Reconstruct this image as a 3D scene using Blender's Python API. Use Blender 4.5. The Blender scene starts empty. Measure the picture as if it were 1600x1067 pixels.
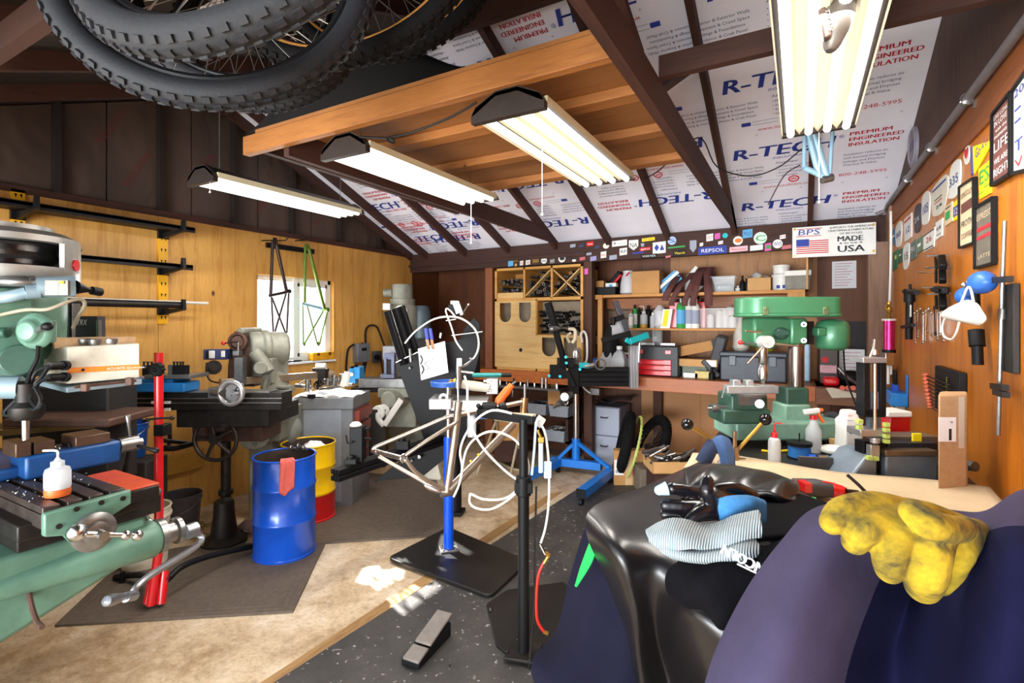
import bpy,math,random
from mathutils import Vector as V,Matrix
random.seed(7)
S = bpy.context.scene
COL = S.collection
# ---------------------------------------------------------------- camera
ANG = math.radians(29.5)
FPX,CX,HY,EYE = 794.0,800.0,504.0,1.58
SA,CA = math.sin(ANG),math.cos(ANG)
cam_d = bpy.data.cameras.new('camera')
cam_d.sensor_width = 36.0
cam_d.lens = FPX / 1600 * 36
cam_d.shift_y = -(533.5 - HY) / 1600
cam_d.clip_start = 0.05
cam = bpy.data.objects.new('camera',cam_d)
cam.location = (0,0,EYE)
cam.rotation_euler = (math.pi / 2,0,ANG)
COL.objects.link(cam)
S.camera = cam
# ---------------------------------------------------------------- world, sun, daylight, exposure
w = bpy.data.worlds.new('sky')
S.world = w
w.use_nodes = True
bg = w.node_tree.nodes['Background']
bg.inputs[0].default_value = (0.90,0.95,1.0,1)
bg.inputs[1].default_value = 2.2
def lamp(name,kind,loc,rot,energy,color=(1,1,1),size=1,size_y=None):
    d = bpy.data.lights.new(name,kind)
    d.energy = energy
    d.color = color
    if kind == 'AREA':
        d.size = size
        if size_y:
            d.shape = 'RECTANGLE'; d.size_y = size_y
    o = bpy.data.objects.new(name,d)
    o.location = loc
    o.rotation_euler = rot
    COL.objects.link(o)
    return o
sun = lamp('sun','SUN',(-9,5,5),(0,0,0),42,(1,0.97,0.92))
sun.data.angle = math.radians(0.6)
sun.rotation_euler = V((2.21,-.82,-1.61)).to_track_quat('-Z','Y').to_euler()
lamp('daylight_through_open_door','AREA',(-1.5,-4.2,1.0),(math.radians(100),0,0),820,(0.88,0.95,1.0),4.6,1.8)
lamp('daylight_at_window','AREA',(-4.75,3.44,1.65),(math.radians(90),0,math.radians(-90)),60,(0.95,0.98,1.0),0.85,0.8)
S.view_settings.view_transform = 'Standard'
S.view_settings.look = 'None'
S.view_settings.gamma = 1
S.view_settings.use_curve_mapping = False
S.view_settings.exposure = -0.12
S.cycles.max_bounces = 7
S.cycles.transparent_max_bounces = 12
S.cycles.sample_clamp_indirect = 4
# ---------------------------------------------------------------- geometry of the place
def ray(px,py):
    u = (px - CX) / FPX
    return V((-SA + u * CA,CA + u * SA,(HY - py) / FPX))
def P(px,py,t):
    r = ray(px,py) * t
    return V((r.x,r.y,r.z + EYE))
def PX(px,py,X): return P(px,py,X / ray(px,py).x)
def PY(px,py,Y): return P(px,py,Y / ray(px,py).y)
def PZ(px,py,Z): return P(px,py,(Z - EYE) / ray(px,py).z)
def dep(p): return -SA * p[0] + CA * p[1]
RT = V((CA,SA,0)); FW = V((-SA,CA,0)); UP = V((0,0,1)); EX = V((1,0,0)); EY = V((0,1,0))
XL,XR,YB,YA,ZE = -4.46,0.65,5.2,5.80,2.47
TH = math.atan(0.417); CT,ST = math.cos(TH),math.sin(TH)
YR,ZR = 2.6,2.47 + 2.6 * 0.417
# ---------------------------------------------------------------- materials
def lin(h):
    h = h.lstrip('#')
    c = [int(h[i:i + 2],16) / 255 for i in (0,2,4)]
    return tuple(x / 12.92 if x <= .04045 else ((x + .055) / 1.055) ** 2.4 for x in c) + (1,)
MATS = {}
def nt(m):
    m.use_nodes = True
    t = m.node_tree
    return t,t.nodes['Principled BSDF']
def _coords(t,scale,rot=(0,0,0)):
    tc = t.nodes.new('ShaderNodeTexCoord'); mp = t.nodes.new('ShaderNodeMapping')
    mp.inputs['Scale'].default_value = scale
    mp.inputs['Rotation'].default_value = rot
    t.links.new(tc.outputs['Object'],mp.inputs[0])
    return mp.outputs[0]
def _noise(t,vec,sc,det=4,rough=.6,dist=0):
    n = t.nodes.new('ShaderNodeTexNoise')
    n.inputs['Scale'].default_value = sc; n.inputs['Detail'].default_value = det
    n.inputs['Roughness'].default_value = rough; n.inputs['Distortion'].default_value = dist
    t.links.new(vec,n.inputs['Vector'])
    return n.outputs['Fac']
def _ramp(t,fac,stops):
    r = t.nodes.new('ShaderNodeValToRGB')
    e = r.color_ramp.elements
    while len(e) < len(stops): e.new(0.5)
    for k,(p,c) in enumerate(stops):
        e[k].position = p; e[k].color = lin(c) if isinstance(c,str) else c
    t.links.new(fac,r.inputs[0])
    return r.outputs[0]
def _mix(t,a,b,fac,mode='MIX'):
    m = t.nodes.new('ShaderNodeMix'); m.data_type = 'RGBA'; m.blend_type = mode
    for s,k in ((a,6),(b,7),(fac,0)):
        if hasattr(s,'links'): t.links.new(s,m.inputs[k])
        elif isinstance(s,str): m.inputs[k].default_value = lin(s)
        else: m.inputs[k].default_value = s
    return m.outputs[2]
def _bump(t,b,h,st=.3,dist=.01):
    n = t.nodes.new('ShaderNodeBump'); n.inputs['Strength'].default_value = st; n.inputs['Distance'].default_value = dist
    t.links.new(h,n.inputs['Height']); t.links.new(n.outputs[0],b.inputs['Normal'])
def mat(name,hexc,rough=.5,metal=0,var=.25,sc=9,bump=0,coat=0,spec=.5):
    """plain surface with mottled procedural wear"""
    if name in MATS: return MATS[name]
    m = bpy.data.materials.new(name); t,b = nt(m)
    v = _coords(t,(1,1,1))
    f = _noise(t,v,sc,5,.65)
    c = lin(hexc)
    d = tuple(x * (1 - var) for x in c[:3]) + (1,); l = tuple(min(1,x * (1 + var * .6)) for x in c[:3]) + (1,)
    t.links.new(_ramp(t,f,[(.3,d),(.7,l)]),b.inputs['Base Color'])
    b.inputs['Roughness'].default_value = rough; b.inputs['Metallic'].default_value = metal
    b.inputs['Specular IOR Level'].default_value = spec
    if coat: b.inputs['Coat Weight'].default_value = coat; b.inputs['Coat Roughness'].default_value = .15
    if bump: _bump(t,b,_noise(t,v,sc * 12,3),bump,.004)
    MATS[name] = m
    return m
def wood(name,dark,light,axis='z',sc=1,knots='#4a2408',kn=.0,rough=.5,grain=9,bump=.15):
    """timber or plywood, grain along one axis"""
    if name in MATS: return MATS[name]
    m = bpy.data.materials.new(name); t,b = nt(m)
    s = {'x': (.5,6,6),'y': (6,.5,6),'z': (6,6,.5)}[axis]
    s = tuple(q * sc for q in s)
    v = _coords(t,s)
    g = _noise(t,v,grain * .35,5,.65,1.2)
    c = _ramp(t,g,[(.28,dark),(.5,light),(.72,light)])
    fine = _noise(t,_coords(t,tuple(q * 4 for q in s)),6,3,.7)
    c = _mix(t,c,_ramp(t,fine,[(.35,dark),(.65,light)]),.3)
    big = _noise(t,_coords(t,(1,1,1)),1.1,2)
    c = _mix(t,c,_ramp(t,big,[(.3,(.66,.62,.58,1)),(.7,(1,1,1,1))]),1.0,'MULTIPLY')
    if kn:
        vo = t.nodes.new('ShaderNodeTexVoronoi'); vo.inputs['Scale'].default_value = 3.1
        ks = {'x': (.6,1,1),'y': (1,.6,1),'z': (1,1,.6)}[axis]
        t.links.new(_coords(t,ks,(.2,.3,.1)),vo.inputs['Vector'])
        kf = _ramp(t,vo.outputs['Distance'],[(kn * .5,(1,1,1,1)),(kn,(0,0,0,1))])
        c = _mix(t,c,knots,kf)
    t.links.new(c,b.inputs['Base Color'])
    b.inputs['Roughness'].default_value = rough
    if bump: _bump(t,b,fine,bump,.003)
    MATS[name] = m
    return m
def glow(name,color,strength):
    if name in MATS: return MATS[name]
    m = bpy.data.materials.new(name); t,b = nt(m)
    b.inputs['Base Color'].default_value = (.9,.9,.9,1)
    b.inputs['Emission Color'].default_value = color
    b.inputs['Emission Strength'].default_value = strength
    MATS[name] = m
    return m
def clear(name,hexc,tr=.55,rough=.15):
    """thin translucent plastic or glass: part see-through, part surface"""
    if name in MATS: return MATS[name]
    m = bpy.data.materials.new(name); t,b = nt(m)
    b.inputs['Base Color'].default_value = lin(hexc); b.inputs['Roughness'].default_value = rough
    x = t.nodes.new('ShaderNodeMixShader'); tp = t.nodes.new('ShaderNodeBsdfTransparent')
    x.inputs[0].default_value = tr
    t.links.new(b.outputs[0],x.inputs[1]); t.links.new(tp.outputs[0],x.inputs[2])
    t.links.new(x.outputs[0],t.nodes['Material Output'].inputs[0])
    MATS[name] = m
    return m
# ---------------------------------------------------------------- mesh builder
_TX = {}
def _textmesh(s):
    if s not in _TX:
        c = bpy.data.curves.new('t','FONT'); c.body = s; c.resolution_u = 2; c.size = 1
        o = bpy.data.objects.new('t',c); COL.objects.link(o)
        me = bpy.data.meshes.new_from_object(o.evaluated_get(bpy.context.evaluated_depsgraph_get()))
        vs = [v.co.copy() for v in me.vertices]; fs = [tuple(p.vertices) for p in me.polygons]
        bpy.data.objects.remove(o); bpy.data.curves.remove(c); bpy.data.meshes.remove(me)
        wd = max((v.x for v in vs),default=.1)
        _TX[s] = (vs,fs,wd)
    return _TX[s]
def frame(d,up=None):
    d = V(d).normalized(); up = V(up) if up else (UP if abs(d.z) < .95 else EX)
    x = up.cross(d).normalized(); return x,d.cross(x).normalized(),d
def spl(pts,k=8,closed=False):
    pts = [V(p) for p in pts]; n = len(pts); out = []
    for i in range(n if closed else n - 1):
        g = (lambda j: pts[j % n]) if closed else (lambda j: pts[max(0,min(n - 1,j))])
        a,b,c,d = g(i - 1),g(i),g(i + 1),g(i + 2)
        for q in range(k):
            s = q / k
            out.append(.5 * ((2 * b) + (c - a) * s + (2 * a - 5 * b + 4 * c - d) * s * s + (3 * b - a - 3 * c + d) * s ** 3))
    if not closed: out.append(pts[-1])
    return out
class MB:
    def __init__(s,T=None): s.v = []; s.f = []; s.m = []; s.T = T
    def add(s,vs,fs,m=0):
        o = len(s.v)
        s.v += [(s.T @ V(p)) if s.T else V(p) for p in vs]
        s.f += [tuple(i + o for i in f) for f in fs]; s.m += [m] * len(fs)
        return s
    def obox(s,o,a,b,c,m=0):
        o,a,b,c = V(o),V(a),V(b),V(c)
        if a.cross(b).dot(c) < 0: a,b = b,a
        vs = [o,o + a,o + a + b,o + b,o + c,o + a + c,o + a + b + c,o + b + c]
        return s.add(vs,[(3,2,1,0),(4,5,6,7),(0,1,5,4),(1,2,6,5),(2,3,7,6),(3,0,4,7)],m)
    def bx(s,a,b,m=0):
        a,b = V(a),V(b)
        lo = V(map(min,a,b)); d = V(map(max,a,b)) - lo
        return s.obox(lo,(d.x,0,0),(0,d.y,0),(0,0,d.z),m)
    def box(s,c,d,yaw=0,m=0):
        x = V((math.cos(yaw),math.sin(yaw),0)) * d[0]; y = V((-math.sin(yaw),math.cos(yaw),0)) * d[1]; z = UP * d[2]
        return s.obox(V(c) - (x + y + z) / 2,x,y,z,m)
    def beam(s,p,q,w,h,m=0,up=None):
        p,q = V(p),V(q); x,y,d = frame(q - p,up)
        return s.obox(p - x * w / 2 - y * h / 2,x * w,y * h,q - p,m)
    def cyl(s,p,q,r,r1=None,n=16,m=0):
        p,q = V(p),V(q); r1 = r if r1 is None else r1; x,y,d = frame(q - p)
        vs = []
        for c,rr in ((p,r),(q,r1)):
            vs += [c + (x * math.cos(2 * math.pi * i / n) + y * math.sin(2 * math.pi * i / n)) * rr for i in range(n)]
        fs = [(i,(i + 1) % n,n + (i + 1) % n,n + i) for i in range(n)]
        return s.add(vs,fs + [tuple(range(n - 1,-1,-1)),tuple(range(n,2 * n))],m)
    def lathe(s,prof,o,ax=UP,n=24,m=0,sx=1,sy=1,up=None):
        o = V(o); x,y,d = frame(ax,up); vs = []; fs = []
        for r,z in prof:
            vs += [o + d * z + (x * math.cos(2 * math.pi * i / n) * sx + y * math.sin(2 * math.pi * i / n) * sy) * max(r,1e-4) for i in range(n)]
        for k in range(len(prof) - 1):
            fs += [(k * n + i,k * n + (i + 1) % n,(k + 1) * n + (i + 1) % n,(k + 1) * n + i) for i in range(n)]
        fs += [tuple(range(n - 1,-1,-1)),tuple(range((len(prof) - 1) * n,len(prof) * n))]
        return s.add(vs,fs,m)
    def tube(s,pts,r,n=8,m=0,closed=False):
        pts = [V(p) for p in pts]; N = len(pts); vs = []; fs = []
        d0 = (pts[1] - pts[0]).normalized(); x,y,_ = frame(d0)
        for i,p in enumerate(pts):
            a = pts[(i - 1) % N] if (closed or i > 0) else p
            b = pts[(i + 1) % N] if (closed or i < N - 1) else p
            d = (b - a).normalized(); x = (x - d * x.dot(d)).normalized(); y = d.cross(x)
            rr = r[i] if isinstance(r,(list,tuple)) else r
            vs += [p + (x * math.cos(2 * math.pi * k / n) + y * math.sin(2 * math.pi * k / n)) * rr for k in range(n)]
        for i in range(N if closed else N - 1):
            j = (i + 1) % N
            fs += [(i * n + k,i * n + (k + 1) % n,j * n + (k + 1) % n,j * n + k) for k in range(n)]
        if not closed: fs += [tuple(range(n - 1,-1,-1)),tuple(range((N - 1) * n,N * n))]
        return s.add(vs,fs,m)
    def rod(s,p,q,r,m=0,n=10): return s.cyl(p,q,r,None,n,m)
    def prism(s,poly,o,ux,uy,th,m=0):
        o,ux,uy = V(o),V(ux),V(uy); nn = ux.cross(uy).normalized() * th; n = len(poly)
        if sum(poly[i][0] * poly[(i + 1) % n][1] - poly[(i + 1) % n][0] * poly[i][1] for i in range(n)) < 0: poly = poly[::-1]
        a = [o + ux * p[0] + uy * p[1] for p in poly]
        lo,hi = (a,[p + nn for p in a]) if th >= 0 else ([p + nn for p in a],a)
        return s.add(lo + hi,[tuple(range(n - 1,-1,-1)),tuple(range(n,2 * n))] + [(i,(i + 1) % n,n + (i + 1) % n,n + i) for i in range(n)],m)
    def sph(s,c,r,m=0,n=16,k=10,sc=(1,1,1)):
        prof = [(r * math.sin(math.pi * i / k),-r * math.cos(math.pi * i / k) * sc[2]) for i in range(k + 1)]
        return s.lathe(prof,c,UP,n,m,sc[1],sc[0],(1,0,0) if 0 else None) if sc[:2] != (1,1) else s.lathe(prof,c,UP,n,m)
    def ell(s,c,a,b,d,m=0,n=16,k=10):
        c,a,b,d = V(c),V(a),V(b),V(d); vs = []; fs = []
        for i in range(k + 1):
            ph = math.pi * i / k
            for j in range(n):
                th = 2 * math.pi * j / n
                q = max(math.sin(ph),1e-3)
                vs.append(c + a * q * math.cos(th) + b * q * math.sin(th) - d * math.cos(ph))
        for i in range(k):
            fs += [(i * n + j,i * n + (j + 1) % n,(i + 1) * n + (j + 1) % n,(i + 1) * n + j) for j in range(n)]
        return s.add(vs,fs,m)
    def torus(s,c,ax,R,r,n=48,k=10,m=0,flat=1,arc=None):
        c = V(c); x,y,d = frame(ax)
        if arc:
            pts = [c + (x * math.cos(arc[0] + (arc[1] - arc[0]) * i / n) + y * math.sin(arc[0] + (arc[1] - arc[0]) * i / n)) * R for i in range(n + 1)]
            return s.tube(pts,r,k,m)
        vs = []; fs = []
        for i in range(n):
            e = x * math.cos(2 * math.pi * i / n) + y * math.sin(2 * math.pi * i / n)
            vs += [c + e * (R + r * math.cos(2 * math.pi * j / k)) + d * r * flat * math.sin(2 * math.pi * j / k) for j in range(k)]
        for i in range(n):
            q = (i + 1) % n
            fs += [(i * k + j,q * k + j,q * k + (j + 1) % k,i * k + (j + 1) % k) for j in range(k)]
        return s.add(vs,fs,m)
    def grid(s,fn,nu,nv,m=0,cu=False):
        vs = [fn(i / (nu if cu else nu - 1),j / (nv - 1)) for j in range(nv) for i in range(nu)]
        fs = []
        for j in range(nv - 1):
            for i in range(nu if cu else nu - 1):
                i2 = (i + 1) % nu
                fs.append((j * nu + i,j * nu + i2,(j + 1) * nu + i2,(j + 1) * nu + i))
        return s.add(vs,fs,m)
    def text(s,t,o,ux,uy,h,m=0,al='l',wd=None,sl=0,bold=0):
        """lettering, cap height h, width wd when given, sheared by sl"""
        vs,fs,w0 = _textmesh(t); ux,uy = V(ux).normalized(),V(uy).normalized()
        k = h / .69; kx = (wd / w0) if wd else k
        off = {'l': 0,'c': -w0 * kx / 2,'r': -w0 * kx}[al]
        for dx in ((-bold,bold) if bold else (0,)):
            s.add([V(o) + ux * (v.x * kx + off + v.y * k * sl + dx) + uy * v.y * k for v in vs],fs,m)
        return s
WM = {}
def thing(name,label,cat,loc=(0,0,0),yaw=0,group=None,kind=None):
    o = bpy.data.objects.new(name,None); COL.objects.link(o)
    o.empty_display_size = .1
    o.location = loc; o.rotation_euler = (0,0,yaw)
    WM[o.name] = Matrix.Translation(V(loc)) @ Matrix.Rotation(yaw,4,'Z')
    return tag(o,label,cat,group,kind)
def tag(o,label=None,cat=None,group=None,kind=None):
    for k,v in (('label',label),('category',cat),('group',group),('kind',kind)):
        if v: o[k] = v
    return o
def T(o): return WM[o.name]
def build(mb,name,mats,parent=None,label=None,cat=None,group=None,kind=None,bev=0,sub=0,ang=38,seg=2,sol=0,rem=0,isl=0):
    """ONE mesh object out of a builder (world coordinates), a child of parent or a top-level object"""
    if isl:
        par = list(range(len(mb.v)))
        def find(i):
            while par[i] != i: par[i] = par[par[i]]; i = par[i]
            return i
        for q in mb.f:
            for i in q[1:]: par[find(i)] = find(q[0])
        grp = {}
        for q,m_ in zip(mb.f,mb.m): grp.setdefault(find(q[0]),[]).append((q,m_))
        for fs in grp.values():
            ids = sorted({i for q,_ in fs for i in q}); mp = {i: k for k,i in enumerate(ids)}
            b2 = MB(); b2.v = [mb.v[i] for i in ids]; b2.f = [tuple(mp[i] for i in q) for q,_ in fs]; b2.m = [m_ for _,m_ in fs]
            o = build(b2,name,mats,parent,label,cat,group,kind,bev,sub,ang,seg,sol)
        return o
    if not isinstance(mats,(list,tuple)): mats = [mats]
    if parent: inv = WM[parent.name].inverted(); base = None
    else:
        xs = [p for p in mb.v]
        lo = V((min(p.x for p in xs),min(p.y for p in xs),min(p.z for p in xs))); hi = V((max(p.x for p in xs),max(p.y for p in xs),max(p.z for p in xs)))
        base = V(((lo.x + hi.x) / 2,(lo.y + hi.y) / 2,lo.z)); inv = Matrix.Translation(-base)
    me = bpy.data.meshes.new(name)
    me.from_pydata([inv @ p for p in mb.v],[],mb.f)
    me.polygons.foreach_set('material_index',mb.m)
    for q in mats: me.materials.append(q)
    me.polygons.foreach_set('use_smooth',[True] * len(me.polygons))
    me.set_sharp_from_angle(angle=math.radians(ang))
    me.update()
    o = bpy.data.objects.new(name,me); COL.objects.link(o)
    if parent: o.parent = parent; WM[o.name] = WM[parent.name]
    else: o.location = base; WM[o.name] = Matrix.Translation(base)
    if rem:
        q = o.modifiers.new('r','REMESH'); q.mode = 'VOXEL'; q.voxel_size = rem; q.use_smooth_shade = True
        q = o.modifiers.new('m','SMOOTH'); q.factor = .5; q.iterations = 7
    if sol: q = o.modifiers.new('s','SOLIDIFY'); q.thickness = sol; q.offset = 0
    if bev:
        q = o.modifiers.new('b','BEVEL'); q.width = bev; q.segments = seg; q.limit_method = 'ANGLE'; q.angle_limit = math.radians(40)
    if sub: q = o.modifiers.new('u','SUBSURF'); q.levels = sub; q.render_levels = sub
    return tag(o,label,cat,group,kind)
def dup(root,loc,yaw=None,label=None,group=None):
    r = root.copy(); COL.objects.link(r); r.location = loc
    if yaw is not None: r.rotation_euler = (0,0,yaw)
    if label: r['label'] = label
    if group: r['group'] = group
    for ch in list(root.children):
        c = ch.copy(); COL.objects.link(c); c.parent = r
        for g in list(ch.children):
            d = g.copy(); COL.objects.link(d); d.parent = c
    WM[r.name] = Matrix.Translation(V(loc)) @ Matrix.Rotation(r.rotation_euler.z,4,'Z')
    return r
def struct(mb,name,mats,bev=0,sol=0): return build(mb,name,mats,kind='structure',bev=bev,sol=sol)

def cb(f,x0,y0,x1,y1,t,d,m=0,sk=0):
    """box whose front face spans a view rectangle at depth t, d deep, square to the camera heading"""
    a = P(min(x0,x1),max(y0,y1),t); b = P(max(x0,x1),min(y0,y1),t)
    return f.obox(a,RT * (b - a).dot(RT),FW * d + RT * sk,UP * (b.z - a.z),m)
def px2m(n,t): return n * t / FPX

def patch(ctrl,k=6,fn=None):
    """cloth surface through rows of control points, each (view x, view y, depth)"""
    rows = [spl([P(*p) for p in r],k) for r in ctrl]
    cols = [spl(list(c),k) for c in zip(*rows)]
    nu,nv = len(cols),len(cols[0])
    f = MB(); f.grid(lambda u,v: (lambda i,j: cols[i][j] + (fn(u,v) if fn else V()))(round(u * (nu - 1)),round(v * (nv - 1))),nu,nv)
    return f
# ---------------------------------------------------------------- shared materials
steel = mat('steel','#8e8d8c',.35,.85,.3,14)
bright = mat('bright_steel','#cfcfcf',.22,1,.15,20)
darksteel = mat('dark_steel','#2f2b29',.5,.7,.4,12)
castgrey = mat('cast_grey_paint','#8b8c80',.55,.15,.35,6)
rust = mat('rusty_brown_steel','#5d4238',.6,.35,.4,8)
black = mat('black_plastic','#101012',.5,0,.3,9,0,0,.22)
blackpaint = mat('black_paint','#131214',.45,0,.3,7,0,0,.22)
rubber = mat('black_rubber','#121112',.85,0,.35,20,.3,0,.12)
whitep = mat('white_plastic','#e6e4de',.4,0,.08)
paper = mat('paper','#e9e7ea',.8,0,.05)
redp = mat('red_paint','#d3121c',.3,0,.15,6,0,.4)
bluep = mat('blue_paint','#0a52c8',.3,.1,.18,5,0,.5)
bluemach = mat('blue_machine_paint','#134680',.42,.1,.3,7)
yellowp = mat('yellow_paint','#f5c400',.32,0,.12,5,0,.4)
green = mat('green_machine_paint','#5d8270',.42,.1,.3,5)
dgreen = mat('dark_green_machine_paint','#355548',.4,.15,.3,6)
belt = mat('green_hammer_paint','#3d7a56',.38,.15,.18,5,0,.3)
kraft = mat('kraft_cardboard','#b88650',.8,0,.15,4)
kraftl = mat('light_cardboard','#c89a63',.8,0,.12,4)
brass = mat('brass','#c9a04e',.3,.9,.2)
orange = mat('orange_plastic','#f0641e',.4,0,.1)
teal = mat('teal_metal','#1fb4bd',.3,.4,.15)
ti = mat('bare_titanium','#b5a697',.28,.9,.18,11)
lettb = mat('blue_print','#2a3f9c',.7,0,.05)
lettn = mat('navy_print','#323a66',.7,0,.05)
lettr = mat('red_print','#c4242f',.7,0,.05)
lettk = mat('black_print','#1d1d20',.6,0,.05)
lettw = mat('white_print','#f2f0ee',.6,0,.04)
lettg = mat('grey_print','#9aa0b2',.7,0,.05)
lety = mat('yellow_print','#f4d80a',.6,0,.05)
letgr = mat('green_print','#2f9c4a',.6,0,.05)
lbl = mat('light_blue_print','#5aa7d8',.6,0,.05)
pink = mat('pink_print','#d455a8',.6,0,.05)
orngp = mat('orange_print','#ee7a28',.6,0,.05)
pine = wood('pine_lumber','#b06a2a','#d99a4e','x',1,kn=.03,rough=.6)
pinez = wood('pine_upright','#b5752f','#dca45c','z',1,kn=.03,rough=.6)
birch = wood('birch_ply','#c99a55','#e2bd7c','x',.8,rough=.6)
darkwood = wood('dark_stained_timber','#2a140d','#4b281d','y',1,rough=.75)
darkwx = wood('dark_stained_timber_across','#2a140d','#46251b','x',1,rough=.75)
darkwz = wood('dark_stained_upright','#30170d','#54301f','z',1,rough=.75)
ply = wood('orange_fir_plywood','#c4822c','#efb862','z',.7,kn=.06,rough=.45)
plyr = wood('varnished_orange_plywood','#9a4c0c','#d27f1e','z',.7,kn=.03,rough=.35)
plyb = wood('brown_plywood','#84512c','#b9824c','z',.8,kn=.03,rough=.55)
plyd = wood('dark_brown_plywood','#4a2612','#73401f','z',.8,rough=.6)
deckply = wood('loft_plywood','#84522a','#a8703c','x',.6,kn=.03,rough=.65)
benchw = wood('fir_bench_fascia','#8f4318','#bf6a2d','x',1.2,rough=.4)
maroon = wood('dark_maroon_boards','#120706','#231009','x',.8,rough=.8)
hdpe = clear('milky_plastic','#d9dcdf',.4,.35)
clr = clear('clear_plastic','#dfe6ea',.75,.12)
amber = mat('amber_liquid','#d3642a',.3,0,.1)
glassm = clear('window_glass','#f4f9ff',.93,.03)
# ---------------------------------------------------------------- the room
# concrete floor
m = bpy.data.materials.new('stained_concrete'); t,b = nt(m)
v = _coords(t,(1,1,1))
n1 = _noise(t,v,1.3,6,.7,.6); n2 = _noise(t,v,5,6,.75,.3); n3 = _noise(t,v,55,3,.7)
c = _ramp(t,n1,[(.36,'#8f6f4c'),(.47,'#bca283'),(.58,'#d0bda2'),(.7,'#e0d5c5')])
c = _mix(t,c,_ramp(t,n2,[(.34,'#7d5f3f'),(.52,'#c7b193'),(.7,'#e6dccd')]),.45)
c = _mix(t,c,_ramp(t,n3,[(.3,(.55,.5,.45,1)),(.55,(1,1,1,1))]),.6,'MULTIPLY')
t.links.new(c,b.inputs['Base Color']); b.inputs['Roughness'].default_value = .55
_bump(t,b,n3,.25,.003); concrete = m
f = MB(); f.bx((XL - .1,-2.5,-.1),(XR + .1,YA + .1,0)); struct(f,'floor',concrete)
q = [PZ(*p,0) for p in ((388,1080),(858,772),(880,768),(420,1080))]; f = MB(); f.prism([(p.x,p.y) for p in q],(0,0,.0),EX,EY,.003); struct(f,'floor_joint',wood('stained_joint_strip','#7c5730','#b08a58','y',1.2,rough=.7))
# left wall: plywood sheets with the window opening
WY0,WY1,WZ0,WZ1 = 2.99,3.90,1.18,2.04
f = MB(); x0,x1 = XL - .12,XL
for y0,y1 in ((-.1,.92),(.924,2.14),(2.144,WY0)): f.bx((x0,y0,0),(x1,y1,2.44))
f.bx((x0,WY0,0),(x1,WY1,WZ0)); f.bx((x0,WY0,WZ1),(x1,WY1,2.44))
for y0,y1 in ((WY1,4.36),(4.364,5.2)): f.bx((x0,y0,0),(x1,y1,2.44))
struct(f,'wall_left',ply)
# upper gable on the left: wrinkled kraft insulation between dark studs
m = bpy.data.materials.new('kraft_faced_batts'); t,b = nt(m)
v = _coords(t,(1,1.2,.8),(.5,0,0)); n1 = _noise(t,v,2.6,2,.5,.5); n2 = _noise(t,v,1.2,3)
t.links.new(_ramp(t,n2,[(.3,'#3b2d26'),(.7,'#5a473d')]),b.inputs['Base Color'])
b.inputs['Roughness'].default_value = .6; _bump(t,b,n1,.7,.06); batt = m
def gable_z(y): return ZE + .417 * min(y,5.2 - y)
f = MB()
for y0 in [-.01 + .61 * k for k in range(9)]:
    y1 = min(y0 + .6,5.2); pts = [(y0,2.44),(y1,2.44),(y1,gable_z(y1))]
    if y0 < 2.6 < y1: pts.append((2.6,ZR))
    pts.append((y0,gable_z(max(y0,0))))
    f.prism(pts,(XL - .06,0,0),(0,1,0),(0,0,1),.01)
f.prism([(-.1,2.4),(5.25,2.4),(5.25,ZE + .02),(2.6,ZR + .05),(-.1,ZE)],(XL - .16,0,0),(0,1,0),(0,0,1),.04)
gi = struct(f,'wall_left_gable',[batt])
for k,(y,z) in enumerate(((1.25,2.62),(1.9,2.75),(2.5,2.6),(3.1,2.9),(3.7,2.6),(4.3,2.55))):
    pass
for y in (.29,.9,1.51,2.17,2.78,3.39,4.0,4.62):
    s_ = MB(); s_.bx((XL - .09,y - .02,2.44),(XL + .012,y + .02,gable_z(y))); struct(s_,'gable_stud',wood('near_black_stud','#160c08','#2a1811','z',1,rough=.8))
s_ = MB(); s_.bx((XL - .09,0,2.43),(XL + .02,5.2,2.475)); struct(s_,'trim_1',darkwood)
pr = MB()
for y,z in ((1.0,2.62),(1.78,2.9),(1.95,2.62),(2.45,2.75),(3.05,2.62),(3.7,2.6)):
    pr.text('INSULATION',(XL - .045,y,z),(0,.5,.86),(0,-.86,.5),.05,0,'l',.34)
build(pr,'printed_lettering',mat('faded_red_print','#74302c',.8),gi)
# right wall
f = MB()
for y0,y1 in ((-.1,1.1),(1.104,2.32),(2.324,3.54),(3.544,4.76),(4.764,5.2)): f.bx((XR,y0,0),(XR + .1,y1,2.36))
struct(f,'wall_right',plyr)
f = MB(); f.prism([(-.1,2.36),(5.9,2.36),(5.9,ZE),(5.25,ZE + .04),(2.6,ZR + .1),(-.1,ZE + .05)],(XR + .005,0,0),(0,1,0),(0,0,1),.09)
struct(f,'wall_right_gable',wood('dark_gable_boards','#2c1a14','#553626','z',.8,rough=.7))
f = MB(); f.bx((XR - .012,0,2.36),(XR + .06,5.2,2.52)); struct(f,'trim_2',wood('brown_gable_strip','#6a3512','#94521c','y',1,rough=.6))
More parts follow.
